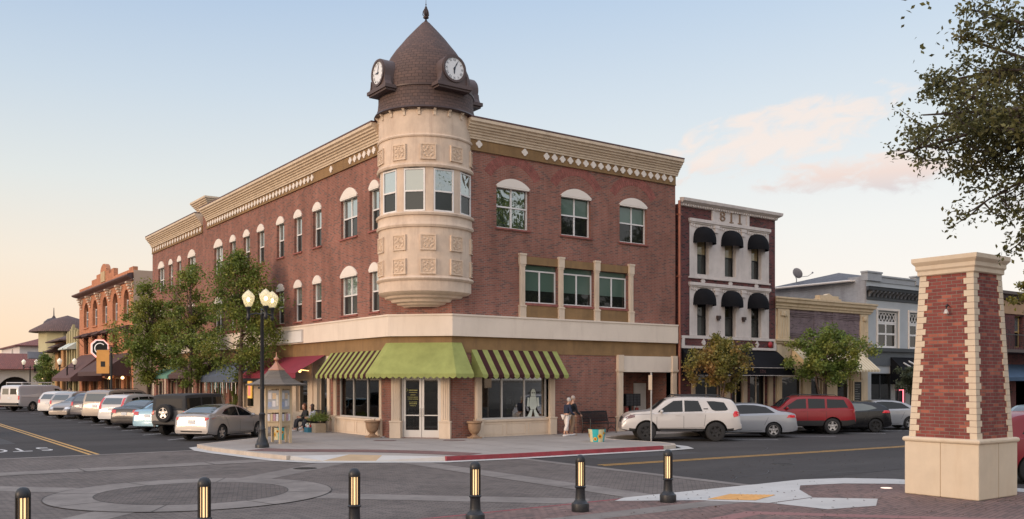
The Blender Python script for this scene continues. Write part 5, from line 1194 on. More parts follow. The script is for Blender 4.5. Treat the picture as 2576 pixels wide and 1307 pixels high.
class Car:
    """body lofted from a side profile and a plan width; windows, lamps and seams are laid on the surface by ray casting"""
    def __init__(s,name,label,cat,group,loc,heading,sp,paintm,rimm=RIM,ground=0.014):
        s.root=empty(name,(loc[0],loc[1],ground),heading,label,cat,group); s.sp=sp; s.p=paintm
        L,W=sp['L'],sp['W']; top=hermite(sp['top']); belt=hermite(sp['belt']); zb=sp.get('zb',.22); tk=sp.get('tumble',.16)
        cabH=max(z for x,z in sp['top'])-max(z for x,z in sp['belt'])*.97
        xs=sorted(set([round(L*(0.5-0.5*math.cos(math.pi*i/44)),4) for i in range(45)]+[round(L*i/44,4) for i in range(45)]+[x for x,z in sp['top']]))
        xs=[x for i,x in enumerate(xs) if i==0 or x-xs[i-1]>.012]
        er,ef=sp.get('er',.10),sp.get('ef',.16); rl=sp.get('rl',.5)
        rings=[]
        for x in xs:
            zt=top(x); zbe=min(belt(x),zt-.012)
            dr=max(0,1-x/rl); df=max(0,1-(L-x)/.8)
            w=W/2*(1-er*dr**2.2-ef*df**2.2)
            zl=zb+.10*max(0,1-x/.5)**1.5+.08*max(0,1-(L-x)/.5)**1.5
            h=max(0.,(zt-zbe)/cabH); k=tk*min(1,h)
            half=[(0,zl),(w*.6,zl),(w*.9,zl),(w*.965,zl+.03),(w*.985,zl+.12),(w,zl+(zbe-zl)*.35),(w*1.0,zl+(zbe-zl)*.62),(w*.99,zl+(zbe-zl)*.82),(w*.975,zbe-.02),(w*.95,zbe+.012*0)]
            for q in (.15,.35,.55,.75,.9): half.append((w*(.95-k*q),zbe+(zt-zbe)*q*.97))
            yt=w*(.95-k); cr=sp.get('crown',.03)
            half+=[(yt*.97,zbe+(zt-zbe)*.975),(yt*.90,zt-.004),(yt*.75,zt+cr*.35),(yt*.5,zt+cr*.7),(yt*.25,zt+cr*.92),(0,zt+cr)]
            rings.append((x,half))
        n=len(rings[0][1]); vs=[]
        for x,h in rings:
            for y,z in h: vs.append((x-L/2,y,z))
            for y,z in reversed(h[1:-1]): vs.append((x-L/2,-y,z))
        m=2*n-2; fs=[(i*m+j,i*m+(j+1)%m,(i+1)*m+(j+1)%m,(i+1)*m+j) for i in range(len(rings)-1) for j in range(m)]
        fs+=[tuple(range(m)),tuple((len(rings)-1)*m+j for j in reversed(range(m)))]
        b=MB(); b.add(vs,fs,0,True)
        tz=sp.get('trimz'); uz=sp.get('upz')
        if uz:
            for fi,f in enumerate(b.f):
                if sum(b.v[i].z for i in f)/len(f)>uz and sum(b.v[i].x for i in f)/len(f)<.45: b.mi[fi]=2
        if tz:
            for fi,f in enumerate(b.f):
                cz=sum(b.v[i].z for i in f)/len(f)
                if cz<tz: b.mi[fi]=1
        body=b.build('body',[paintm,TRIM,SOFT],s.root,world=False,merge=True)
        s.bvh_obj=body
        # wheel arches
        R=sp['R']; cut=MB()
        for xw in sp['wheels']:
            for sd in (-1,1):
                nn=26; r=R*sp.get('arch',1.14); y0,y1=sd*(W/2-.30),sd*(W/2+.3); c=(xw-L/2,0,R*1.0)
                a=[(c[0]+r*math.cos(2*math.pi*i/nn),y0,c[2]+r*math.sin(2*math.pi*i/nn)) for i in range(nn)]; b2=[(x,y1,z) for x,_,z in a]
                cut.add(a+b2,[(i,(i+1)%nn,(i+1)%nn+nn,i+nn) for i in range(nn)]+[tuple(range(nn-1,-1,-1)),tuple(range(nn,2*nn))],1)
        co=cut.build('cut',[paintm,TRIM],s.root,world=False,merge=True)
        # body copy for ray casting before the arches are cut
        bm=bmesh.new(); bm.from_mesh(body.data); s.bvh=BVHTree.FromBMesh(bm); bm.free()
        md=body.modifiers.new('b','BOOLEAN'); md.object=co; md.operation='DIFFERENCE'; md.solver='EXACT'
        dg=bpy.context.evaluated_depsgraph_get(); me=bpy.data.meshes.new_from_object(body.evaluated_get(dg)); body.modifiers.clear(); body.data=me
        bpy.data.objects.remove(co)
        me.polygons.foreach_set('use_smooth',[True]*len(me.polygons)); me.set_sharp_from_angle(angle=R_(35))
        s.body=body
        for xw in sp['wheels']:
            for sd in (-1,1):
                t,r_=wheel_mb(R,sp.get('tw',.22),sd,sp.get('rimf',.66),sp.get('spokes',5))
                w=t.build('wheel',RUB,s.root,world=False); w.location=(xw-L/2,sd*(W/2-sp.get('tw',.22)/2-.02),R)
                r=r_.build('rim',[rimm,TRIM],w,world=False)
    def patch(s,name,poly,proj,mat,off=.006,thick=0,parent=None,g=.09,both=False):
        L=s.sp['L']; outs=[]
        for sd in ((1,-1) if (both and proj=='side') else (1,)):
            pp=[Vector(p) for p in poly]; dense=[]
            for i in range(len(pp)):
                a,b=pp[i],pp[(i+1)%len(pp)]; k=max(1,int((b-a).length/g))
                dense+=[a.lerp(b,j/k) for j in range(k)]
            nb=len(dense); edges=[(i,(i+1)%nb) for i in range(nb)]
            x0,x1=min(p.x for p in dense),max(p.x for p in dense); y0,y1=min(p.y for p in dense),max(p.y for p in dense); q=[]
            xx=x0+g
            while xx<x1-.02:
                yy=y0+g
                while yy<y1-.02:
                    q.append(Vector((xx,yy))); yy+=g
                xx+=g
            V,E,Fc,_,_,_=delaunay_2d_cdt(dense+q,edges,[list(range(nb))],1,1e-5)
            vs=[]; ok=[]
            for v in V:
                if proj=='side': o=Vector((v.x-L/2,sd*3,v.y)); d=Vector((0,-sd,0))
                elif proj=='rear': o=Vector((-L/2-2,v.x,v.y)); d=Vector((1,0,0))
                elif proj=='front': o=Vector((L/2+2,v.x,v.y)); d=Vector((-1,0,0))
                else: o=Vector((v.x-L/2,v.y,4)); d=Vector((0,0,-1))
                h,nn,_,_=s.bvh.ray_cast(o,d)
                if h is None: ok.append(False); vs.append(o); continue
                if nn.dot(d)>0: nn=-nn
                ok.append(True); vs.append(h+(nn*.5-d*.5).normalized()*off)
            fs=[tuple(f) for f in Fc if all(ok[i] for i in f)]
            if not fs: continue
            b=MB(); b.add(vs,fs,0,True); outs.append(b.build(name,mat,parent or s.root,world=False,merge=True))
        return outs
    def seam(s,pts,proj='side',w=.012,both=True,mat=None):
        for a,b in zip(pts,pts[1:]):
            a,b=Vector(a),Vector(b); t=(b-a).normalized(); nn=Vector((-t.y,t.x))*w/2
            s.patch('seam',[a-nn,b-nn,b+nn,a+nn],proj,mat or TRIM,.0035,g=.15,both=both)
    def mirror(s,x,z,mat=None):
        for sd in (-1,1):
            y=s.sp['W']/2-.02; b=MB(); b.ball((x-s.sp['L']/2,sd*(y+.10),z),.07,.11,.075,10,8); b.obox((x-s.sp['L']/2-.0,sd*(y-.0),z-.03),.06,.1,.03); b.build('mirror',mat or s.p,s.root,world=False)
    def handles(s,pts,mat=None):
        for x,z in pts: s.patch('handle',[(x-.09,z-.016),(x+.09,z-.016),(x+.09,z+.016),(x-.09,z+.016)],'side',mat or s.p,.028,both=True)
SED=dict(L=4.75,W=1.80,R=.325,wheels=(.98,3.72),zb=.21,trimz=.26,tumble=.20,er=.12,ef=.20,
 top=[(0,.52),(.03,.80),(.10,1.02),(.35,1.09),(.72,1.13),(1.25,1.36),(1.75,1.46),(2.35,1.47),(2.9,1.38),(3.55,1.06),(4.2,.93),(4.55,.78),(4.70,.60),(4.75,.5)],
 belt=[(0,.50),(.1,.94),(.6,1.02),(2,.98),(3.4,.94),(4.2,.86),(4.6,.66),(4.75,.48)],
 glass=[[(.98,1.07),(1.35,1.32),(1.85,1.40),(2.35,1.41),(2.62,1.39),(2.62,1.02)],[(2.68,1.02),(2.68,1.385),(2.95,1.31),(3.42,1.04),(3.42,1.02)]],
 rear=('top',[(.78,-.62),(1.58,-.52),(1.58,.52),(.78,.62)]),wind=[(2.72,-.56),(3.48,-.66),(3.48,.66),(2.72,.56)],
 tail=[[(.50,.80),(.82,.86),(.84,1.00),(.50,.98)]],plate=(.72,.86),seams=[[(1.45,.55),(1.22,1.0)],[(2.65,.30),(2.65,1.0)],[(1.55,.3),(2.65,.28),(3.5,.3)],[(3.52,.32),(3.52,.95)]],hand=[(1.62,.90),(2.85,.88)],mir=(3.32,1.02))
FAST=dict(SED,L=4.54,W=1.78,wheels=(.88,3.58),tumble=.24,top=[(0,.50),(.03,.80),(.07,1.02),(.18,1.09),(.40,1.12),(1.0,1.33),(1.6,1.435),(2.1,1.44),(2.65,1.35),(3.35,1.04),(4.0,.90),(4.35,.75),(4.50,.58),(4.54,.48)],
 belt=[(0,.48),(.1,.96),(.6,1.03),(1.4,.98),(3.2,.88),(4.0,.82),(4.4,.64),(4.54,.46)],
 glass=[[(.95,1.10),(1.30,1.27),(1.75,1.36),(2.12,1.37),(2.12,.99),(1.4,1.02)],[(2.18,.985),(2.18,1.365),(2.55,1.29),(3.15,1.0),(3.18,.95)]],
 rear=('top',[(.42,-.66),(1.38,-.54),(1.38,.54),(.42,.66)]),wind=[(2.5,-.56),(3.28,-.66),(3.28,.66),(2.5,.56)],
 tail=[[(.30,.84),(.60,.83),(.85,.90),(.87,.96),(.55,.97),(.38,.91)]],plate=(.70,.86),mir=(3.02,.99),hand=[(1.35,.86),(2.35,.84)],seams=[[(1.36,.52),(1.12,.98)],[(2.15,.30),(2.15,.98)],[(1.4,.3),(2.2,.28),(3.1,.3)],[(3.15,.32),(3.15,.9)]])
SUVS=dict(L=4.6,W=1.82,R=.35,wheels=(.88,3.55),zb=.26,trimz=.36,tumble=.15,er=.10,ef=.18,arch=1.16,
 top=[(0,.62),(.03,.95),(.12,1.20),(.30,1.45),(.50,1.62),(.9,1.68),(1.8,1.70),(2.5,1.66),(2.95,1.52),(3.5,1.16),(4.1,1.03),(4.4,.88),(4.55,.7),(4.6,.6)],
 belt=[(0,.60),(.1,1.05),(.6,1.10),(2,1.05),(3.3,1.02),(4.1,.95),(4.45,.76),(4.6,.58)],
 glass=[[(.62,1.20),(.80,1.48),(1.3,1.54),(1.3,1.12),(.8,1.14)],[(1.38,1.12),(1.38,1.55),(2.15,1.56),(2.15,1.10)],[(2.22,1.10),(2.22,1.555),(2.65,1.50),(3.25,1.12),(3.25,1.08)]],
 rear=('rear',[(-.62,1.16),(.62,1.16),(.55,1.50),(-.55,1.50)]),wind=[(2.72,-.58),(3.42,-.68),(3.42,.68),(2.72,.58)],
 tail=[[(.60,.90),(.84,.90),(.86,1.12),(.64,1.14)]],plate=(.82,.96),seams=[[(1.34,.5),(1.34,1.1)],[(2.18,.36),(2.18,1.08)],[(3.3,.36),(3.3,1.02)],[(1.4,.4),(3.25,.38)]],hand=[(1.5,.98),(2.36,.96)],mir=(3.1,1.12))
def make_car(name,label,loc,heading,sp,pm,cat='car',group='cars parked along the kerb',rim=RIM,extra=None,detail=True,cg=CG,cgr=CG2):
    c=Car(name,label,cat,group,loc,heading,sp,pm,rim)
    for p in sp['glass']: c.patch('side_window',p,'side',cg,.006,both=True)
    if sp.get('rear'): c.patch('rear_window',sp['rear'][1],sp['rear'][0],cgr,.006)
    c.patch('windscreen',sp['wind'],'top',CG2,.006)
    for t in sp['tail']:
        c.patch('tail_light',t,'rear',LAMPR,.012); c.patch('tail_light',[(-a,b) for a,b in reversed(t)],'rear',LAMPR,.012)
    z0,z1=sp['plate']; c.patch('number_plate',[(-.16,z0),(.16,z0),(.16,z1),(-.16,z1)],'rear',PLATE,.014)
    hz=sp.get('headz',(.62,.76)); wd=sp['W']/2
    for sd in (-1,1):
        q=[(sd*(wd-.42),hz[0]),(sd*(wd-.12),hz[0]+.02),(sd*(wd-.12),hz[1]+.02),(sd*(wd-.45),hz[1])]
        if sd<0: q=list(reversed(q))
        c.patch('headlight',q,'front',LAMPW,.012)
    c.patch('grille',[(-.35,hz[0]-.12),(.35,hz[0]-.12),(.42,hz[1]-.04),(-.42,hz[1]-.04)],'front',TRIM,.008)
    if detail:
        for q in sp['seams']: c.seam(q)
        c.handles(sp['hand'])
    c.mirror(*sp['mir'],mat=None)
    if extra: extra(c)
    return c
P_SIL=paint('silver_paint',(.29,.275,.268),.2); P_WH=paint('white_paint',(.52,.50,.485),0,.3); P_BLK=paint('black_car_paint',(.007,.007,.009),.0,.25,.15); P_RED=paint('red_car_paint',(.21,.006,.012),.0,.3,.12)
P_BLUE=paint('light_blue_paint',(.20,.36,.46),.2); P_DGR=paint('dark_grey_paint',(.03,.028,.03),.3,.28,.4); P_TAN=paint('champagne_paint',(.25,.215,.185),.2); P_LSIL=paint('cool_silver_paint',(.31,.325,.35),.25); P_NAVY=paint('navy_paint',(.02,.024,.045),.2,.3)
def place(rw,heading,sp,side=-1):
    """centre of a car whose rear wheel on the given side touches the ground at rw"""
    dx=sp['wheels'][0]-sp['L']/2; dy=side*(sp['W']/2-.12); c,s=math.cos(heading),math.sin(heading)
    return (rw[0]-(dx*c-dy*s),rw[1]-(dx*s+dy*c))
HL=R_(38); HR=R_(180-37)
# left row, nearest first
def spoil(c): c.patch('boot_lid_lip',[(.16,-.60),(.24,-.60),(.24,.60),(.16,.60)],'top',c.p,.03); c.patch('rear_bumper_insert',[(-.55,.30),(.55,.30),(.50,.42),(-.50,.42)],'rear',TRIM,.01); 
make_car('parked_car','silver fastback saloon, the nearest parked car, behind the three globe street lamp',place((12.15,37.63),HL,FAST),HL,dict(FAST),P_SIL,extra=spoil)
JEEP=dict(upz=1.2,L=4.5,W=1.86,R=.40,wheels=(.82,3.75),zb=.42,trimz=.5,tumble=.06,er=.02,ef=.04,rl=.2,arch=1.15,crown=.02,tw=.27,rimf=.55,
 top=[(0,1.12),(.015,1.66),(.05,1.78),(.2,1.83),(1.5,1.86),(2.75,1.84),(2.86,1.78),(3.15,1.20),(3.4,1.16),(4.25,1.10),(4.42,1.02),(4.5,.9)],
 belt=[(0,1.10),(.1,1.16),(2.9,1.16),(3.2,1.12),(4.3,1.04),(4.5,.88)],
 glass=[[(.12,1.24),(.12,1.68),(1.12,1.70),(1.12,1.24)],[(1.24,1.24),(1.24,1.70),(1.95,1.71),(1.95,1.24)],[(2.08,1.24),(2.08,1.71),(2.66,1.70),(2.86,1.24)]],
 rear=('rear',[(-.70,1.24),(.70,1.24),(.68,1.66),(-.68,1.66)]),wind=[(2.88,-.70),(3.10,-.72),(3.10,.72),(2.88,.70)],
 tail=[[(.76,.95),(.88,.95),(.88,1.13),(.76,1.13)]],plate=(.60,.72),headz=(.8,.98),seams=[[(1.2,.55),(1.2,1.85)],[(2.02,.55),(2.02,1.85)],[(0.1,1.19),(2.9,1.19)]],hand=[(1.4,1.05),(2.2,1.05)],mir=(2.95,1.3))
def jeepx(c):
    b=MB(); L=c.sp['L']; b.box(-L/2-.02,1.0-.2,-.905,.905,1.20,1.80); 
    # soft top over the rear half
    sp=c.sp; t,r_=wheel_mb(.40,.25,1,.60,5)
    w=t.build('spare_wheel',RUB,c.root,world=False); w.location=(-L/2-.16,.10,1.02); w.rotation_euler=(0,0,R_(90)); r_.build('rim',[RIM,TRIM],w,world=False)
    b=MB(); b.box(-L/2-.16,-L/2+.1,-.75,.75,.50,.68); b.build('bumper',TRIM,c.root,world=False,bevel=.03)
    for q in ([(.02,1.22),(.02,1.80),(1.18,1.83),(1.18,1.22)],): c.patch('soft_top',q,'side',M('soft_top_canvas',(.035,.036,.038),.85,kind='obj'),.003,both=True)
    c.patch('soft_top',[(-.9,1.20),(.9,1.20),(.88,1.80),(-.88,1.80)],'rear',MATS['soft_top_canvas'],.003); c.patch('soft_top',[(.03,-.80),(2.8,-.80),(2.8,.80),(.03,.80)],'top',MATS['soft_top_canvas'],.004)
    for sd in (-1,1):
        for xw in sp['wheels']:
            b=MB(); n=14; R=.56
            for i in range(n):
                a,b2=math.pi*i/n*1.0,math.pi*(i+1)/n; y0,y1=sd*.90,sd*1.03; x0=xw-L/2
                b.hexa([(x0+r*math.cos(q),y,.38+r*math.sin(q)*.86) for y in (y0,y1) for q,r in ((a,R),(b2,R),(b2,R-.04),(a,R-.04))])
            b.build('wing_flare',TRIM,c.root,world=False)
P_JP=paint('pewter_paint',(.20,.19,.185),.3)
make_car('off_roader','boxy dark soft top off-roader with a spare wheel on its tailgate, beside the silver fastback',place((11.35,42.95),HL,JEEP,1),HL,JEEP,P_JP,'off-roader',extra=jeepx,cgr=M('vinyl_window',(.02,.021,.023),.45,spec=.2,kind='obj'))
make_car('parked_car','light blue saloon parked just left of the boxy off-roader',place((11.35,46.25),HL,SED,1),HL,SED,P_BLUE)
make_car('parked_car','dark grey saloon parked between the light blue car and the white crossover',place((11.15,49.97),HL,SED,1),HL,SED,P_DGR)
def crv(c):
    for sd in (-1,1):
        q=[(sd*.66,1.14),(sd*.80,1.10),(sd*.72,1.52),(sd*.60,1.50)]
        c.patch('tail_light',q if sd>0 else list(reversed(q)),'rear',LAMPR,.014)
make_car('parked_car','white crossover with tall red tail lamps, parked left of the dark grey saloon',place((11.37,54.38),HL,SUVS,1),HL,SUVS,P_WH,extra=crv)
BIG=dict(SUVS,L=5.2,W=2.0,R=.39,wheels=(1.15,4.15),zb=.34,trimz=.5,
 top=[(0,.70),(.03,1.05),(.10,1.35),(.20,1.72),(.35,1.86),(.9,1.91),(2.2,1.92),(3.0,1.88),(3.4,1.72),(3.95,1.26),(4.7,1.16),(5.0,1.0),(5.15,.8),(5.2,.7)],
 belt=[(0,.68),(.1,1.16),(3.7,1.16),(4.7,1.06),(5.05,.86),(5.2,.68)],
 glass=[[(.4,1.26),(.48,1.72),(1.35,1.76),(1.35,1.24)],[(1.45,1.24),(1.45,1.76),(2.3,1.77),(2.3,1.22)],[(2.4,1.22),(2.4,1.77),(2.98,1.74),(3.62,1.26),(3.62,1.22)]],
 rear=('rear',[(-.72,1.26),(.72,1.26),(.66,1.70),(-.66,1.70)]),wind=[(3.25,-.66),(3.88,-.76),(3.88,.76),(3.25,.66)],tail=[[(.84,.95),(.96,.95),(.96,1.3),(.86,1.34)]],plate=(.92,1.08),
 seams=[[(1.4,.5),(1.4,1.2)],[(2.35,.4),(2.35,1.2)],[(3.68,.4),(3.68,1.16)]],hand=[(1.6,1.12),(2.6,1.12)],mir=(3.5,1.26),headz=(.82,1.0))
def rails(c,x0=.8,x1=2.6,y=.58,z=None):
    z=z or max(q for _,q in c.sp['top'])
    for sd in (-1,1): b=MB(); L=c.sp['L']; b.tube([(x0-L/2,sd*y,z+.0),(x0+.1-L/2,sd*y,z+.07),(x1-.1-L/2,sd*y,z+.07),(x1-L/2,sd*y,z)],.016,6); b.build('roof_rail',TRIM,c.root,world=False)
make_car('parked_suv','champagne full size estate with roof rails, parked left of the white crossover',place((11.33,57.75),HL,BIG,1),HL,BIG,P_TAN,'suv',extra=lambda c:rails(c,1,3))
make_car('parked_car','small navy hatch seen from behind, left of the champagne estate',(12.9,62.9),HL,dict(SUVS,L=4.3),P_NAVY)
make_car('parked_car','champagne saloon parked nose out with its grille towards the street',(12.2,65.7),HL+math.pi,SED,P_TAN)
make_car('parked_suv','silver crossover with slanting rear glass, second car right of the white van',place((10.95,67.6),HL,SUVS,1),HL,SUVS,P_SIL,'suv')
make_car('parked_suv','white crossover directly right of the white van',place((10.85,71.6),HL,SUVS,1),HL,SUVS,P_WH,'suv')
VAN=dict(L=5.9,W=2.03,R=.37,wheels=(1.35,4.85),zb=.36,trimz=.42,tumble=.10,er=.04,ef=.14,rl=.2,arch=1.2,
 top=[(0,.72),(.02,1.3),(.05,1.85),(.18,2.02),(.5,2.08),(3.6,2.08),(4.2,1.98),(4.95,1.36),(5.5,1.2),(5.75,1.05),(5.85,.85),(5.9,.7)],
 belt=[(0,.70),(.1,1.30),(4.6,1.26),(5.5,1.08),(5.9,.68)],
 glass=[[(3.72,1.30),(3.72,1.80),(4.15,1.76),(4.72,1.32)]],
 rear=('rear',[(.08,1.36),(.70,1.36),(.66,1.82),(.08,1.82)]),wind=[(4.12,-.68),(4.85,-.80),(4.85,.80),(4.12,.68)],tail=[[(.86,.95),(.97,.95),(.97,1.25),(.86,1.25)]],plate=(1.0,1.14),
 seams=[[(2.4,.45),(2.4,2.0)],[(3.6,.45),(3.6,1.95)],[(.3,1.1),(3.6,1.1)]],hand=[(3.8,1.1)],mir=(4.5,1.35),headz=(.85,1.02))
def vanx(c):
    c.patch('rear_window',[(-.70,1.36),(-.08,1.36),(-.08,1.82),(-.66,1.82)],'rear',CG,.006)
    L=c.sp['L']; b=MB(); b.box(-L/2-.14,-L/2+.05,-.95,.95,.52,.70); b.build('bumper',TRIM,c.root,world=False,bevel=.03)
    b=MB()
    for x in (-2.4,-.9,.6):
        b.tube([(x,-.8,2.05),(x,-.8,2.28),(x,.8,2.28),(x,.8,2.05)],.03,6)
    for y in (-.8,.8): b.tube([(-2.4,y,2.3),(.6,y,2.3)],.025,6)
    b.build('roof_rack',P_WH,c.root,world=False)
make_car('van','white panel van with a white roof rack parked left of the crossovers',place((11.24,81.59),HL,VAN),HL,VAN,P_WH,'van',extra=vanx)
make_car('parked_car','dark red saloon mostly hidden behind the white van',(10.9,88.3),HL,SED,P_RED)
def litx(c):
    for o in c.root.children:
        if o.name.startswith('headlight'): o.data.materials[0]=M('headlight_lit',(1,.95,.9),.3,emit=(1,.85,.72),es=5)
c_=make_car('moving_car','white car with lit headlights just entering at the left edge of the street',(2.95,47.6),R_(-90),dict(SUVS),P_WH,'car','cars driving',extra=litx)
# right row
RUN=dict(SUVS,L=4.82,W=1.92,R=.395,wheels=(1.02,3.82),zb=.40,trimz=.50,arch=1.20,tw=.27,rimf=.58,spokes=6,tumble=.15,er=.08,
 top=[(0,.72),(.03,1.02),(.10,1.24),(.22,1.52),(.40,1.70),(.8,1.76),(2.0,1.80),(2.6,1.78),(2.95,1.70),(3.62,1.25),(4.35,1.17),(4.62,1.04),(4.78,.84),(4.82,.7)],
 belt=[(0,.70),(.1,1.16),(.6,1.20),(3.5,1.14),(4.35,1.06),(4.65,.88),(4.82,.68)],
 glass=[[(.52,1.30),(.68,1.58),(1.10,1.63),(1.38,1.63),(1.18,1.30),(1.05,1.24),(.62,1.25)],[(1.55,1.22),(1.72,1.645),(2.28,1.66),(2.28,1.20)],[(2.36,1.20),(2.36,1.66),(2.72,1.64),(3.32,1.24),(3.36,1.18)]],
 rear=('rear',[(-.62,1.26),(.62,1.26),(.55,1.62),(-.55,1.62)]),wind=[(2.98,-.62),(3.55,-.70),(3.55,.70),(2.98,.62)],
 tail=[[(.68,1.02),(.90,1.02),(.88,1.24),(.66,1.24)]],plate=(.88,1.02),seams=[[(1.50,.62),(1.42,1.22)],[(2.32,.48),(2.32,1.2)],[(3.42,.50),(3.40,1.14)],[(1.5,.56),(3.3,.54)],[(3.5,1.12),(4.5,1.08)]],hand=[(1.66,1.10),(2.56,1.08)],mir=(3.22,1.22),headz=(.88,1.02))
def runx(c):
    L=c.sp['L']; rails(c,.75,2.75,.62,1.785)
    b=MB()
    for x in [.9+.28*i for i in range(7)]: b.tube([(x-L/2,-.58,1.885),(x-L/2,.58,1.885)],.014,6)
    b.tube([(.85-L/2,-.60,1.875),(2.65-L/2,-.60,1.875)],.022,6); b.tube([(.85-L/2,.60,1.875),(2.65-L/2,.60,1.875)],.022,6); b.build('roof_basket',TRIM,c.root,world=False)
    b=MB(); b.box(-L/2-.05,-L/2+.25,-.86,.86,.50,.72); b.build('bumper',P_WH,c.root,world=False,bevel=.05)
    b=MB(); b.box(-L/2-.12,-L/2+.2,-.55,.55,.46,.60); b.build('tow_step',TRIM,c.root,world=False,bevel=.03)
    for sd in (-1,1): b=MB(); b.box(1.55-L/2,3.25-L/2,sd*.88-.07,sd*.88+.07,.40,.47); b.build('side_step',TRIM,c.root,world=False,bevel=.02)
    c.patch('side_badge',[(1.32,1.30),(1.50,1.30),(1.52,1.34),(1.34,1.34)],'side',TRIM,.006,both=True)
    c.patch('spoiler',[(.30,-.60),(.52,-.62),(.52,.62),(.30,.60)],'top',c.p,.03)
    c.patch('tail_light',[(.02,1.05),(.30,.98),(.34,1.08),(.28,1.22),(.04,1.24)],'side',LAMPR,.012,both=True)
    c.patch('headlight',[(4.30,.98),(4.62,.90),(4.66,.98),(4.45,1.08),(4.28,1.08)],'side',LAMPR if False else M('tinted_lamp',(.10,.03,.03),.15,coat=1,kind='obj'),.012,both=True)
def sidelamp(z0,z1,x1=.35,m=LAMPR):
    return lambda c: c.patch('tail_light',[(.03,z0+.03),(x1,z0+.02),(x1-.08,z1),(.05,z1)],'side',m,.012,both=True)
make_car('parked_suv','white off-road estate with black wheels and roof basket, nearest of the right row',place((28.29,25.24),HR,RUN,1),HR,RUN,P_WH,'suv',rim=RIMD,extra=runx)
ACC=dict(SED,wheels=(1.05,3.78),tumble=.2)
make_car('parked_car','pale silver saloon parked between the white off-road estate and the red estate',place((32.16,25.43),HR,ACC,1),HR,ACC,P_LSIL,extra=sidelamp(.84,.98,.5))
EXP=dict(SUVS,L=4.8,W=1.82,R=.37,wheels=(1.08,3.92),zb=.36,trimz=.62,arch=1.17,tumble=.14,er=.06,rimf=.6,
 top=[(0,.66),(.03,1.0),(.10,1.30),(.28,1.60),(.45,1.70),(1.0,1.73),(2.4,1.74),(2.9,1.66),(3.55,1.20),(4.35,1.08),(4.65,.95),(4.77,.78),(4.8,.65)],
 belt=[(0,.64),(.1,1.14),(3.45,1.10),(4.35,1.0),(4.65,.82),(4.8,.63)],
 glass=[[(.36,1.22),(.55,1.58),(1.32,1.61),(1.32,1.20)],[(1.42,1.19),(1.42,1.62),(2.18,1.63),(2.18,1.18)],[(2.28,1.18),(2.28,1.63),(2.68,1.60),(3.32,1.20),(3.32,1.16)]],
 rear=('rear',[(-.6,1.22),(.6,1.22),(.54,1.56),(-.54,1.56)]),wind=[(2.92,-.58),(3.48,-.66),(3.48,.66),(2.92,.58)],tail=[[(.72,.9),(.88,.9),(.86,1.2),(.74,1.22)]],
 seams=[[(1.37,.55),(1.37,1.2)],[(2.23,.4),(2.23,1.18)],[(3.38,.4),(3.38,1.1)]],hand=[(1.52,1.08),(2.42,1.06)],mir=(3.18,1.2))
make_car('parked_suv','dark red estate with grey lower bumper parked in the middle of the right row',place((36.42,25.47),HR,EXP,1),HR,EXP,P_RED,'suv',extra=lambda c:(rails(c),sidelamp(.95,1.22,.16,M('amber_lens',(.5,.10,.03),.2,coat=1,kind='obj'))(c)))
HAT=dict(FAST,L=4.36,wheels=(.80,3.45),top=[(0,.52),(.03,.82),(.10,1.04),(.35,1.26),(.7,1.40),(1.4,1.46),(2.1,1.46),(2.6,1.38),(3.2,1.06),(3.85,.93),(4.2,.78),(4.33,.6),(4.36,.5)],
 belt=[(0,.5),(.1,.98),(.6,1.05),(1.6,1.0),(3.1,.92),(3.9,.84),(4.2,.68),(4.36,.48)],glass=[[(.72,1.14),(.95,1.27),(1.35,1.36),(1.95,1.38),(1.95,1.0),(1.2,1.04)],[(2.02,1.0),(2.02,1.38),(2.4,1.32),(3.0,1.02),(3.02,.98)]],
 rear=('rear',[(-.58,1.08),(.58,1.08),(.52,1.32),(-.52,1.32)]),wind=[(2.45,-.56),(3.12,-.66),(3.12,.66),(2.45,.56)],mir=(2.88,1.02),tail=[[(.45,.92),(.85,.92),(.82,1.04),(.60,1.06)]])
make_car('parked_car','black hatchback with black wheels parked right of the dark red estate',place((39.45,25.23),HR,HAT,1),HR,HAT,P_BLK,rim=RIMD,cg=glassm('light_car_glass',(.10,.11,.09),.05,.6,.05),extra=sidelamp(.90,1.04,.5))
make_car('parked_car','silver white saloon parked between the black hatchback and the brick pillar',place((42.9,25.5),HR,SED,1),HR,SED,P_LSIL)
make_car('parked_car','teal grey saloon glimpsed at the right edge beyond the pillar',(39.5,17.8),R_(10),SED,paint('teal_grey_paint',(.13,.18,.18),.3),group=None)
make_car('parked_car','bright red crossover parked at the right edge close behind the pillar',(24.45,10.25),R_(-38),dict(SUVS,L=4.5),paint('bright_red_paint',(.24,.006,.016),.0,.3,.12),group=None)
# ================================================================ street furniture
IRONB=M('black_iron',(.022,.023,.026),.4,var=.2,kind='obj',metal=.2,bump=.05)
GLOBE=M('lit_globe',(.9,.8,.55),.3,emit=(1,.82,.5),es=.62,kind='obj'); BULB=M('lamp_bulb',(1,.9,.7),.3,emit=(1,.88,.6),es=7,kind='obj')
def globe_mat():
    m,t,b,o=newmat('acorn_glass'); b.inputs['Base Color'].default_value=(.8,.76,.6,1); b.inputs['Roughness'].default_value=.25
    tr=N('ShaderNodeBsdfTransparent',t); tr.inputs[0].default_value=(1,.94,.78,1); mx=N('ShaderNodeMixShader',t); mx.inputs[0].default_value=.55
    b.inputs['Emission Color'].default_value=(1,.80,.45,1); b.inputs['Emission Strength'].default_value=.16
    LK(tr.outputs[0],mx.inputs[1],t); LK(b.outputs[0],mx.inputs[2],t); LK(mx.outputs[0],o.inputs[0],t); return m
AG=globe_mat()
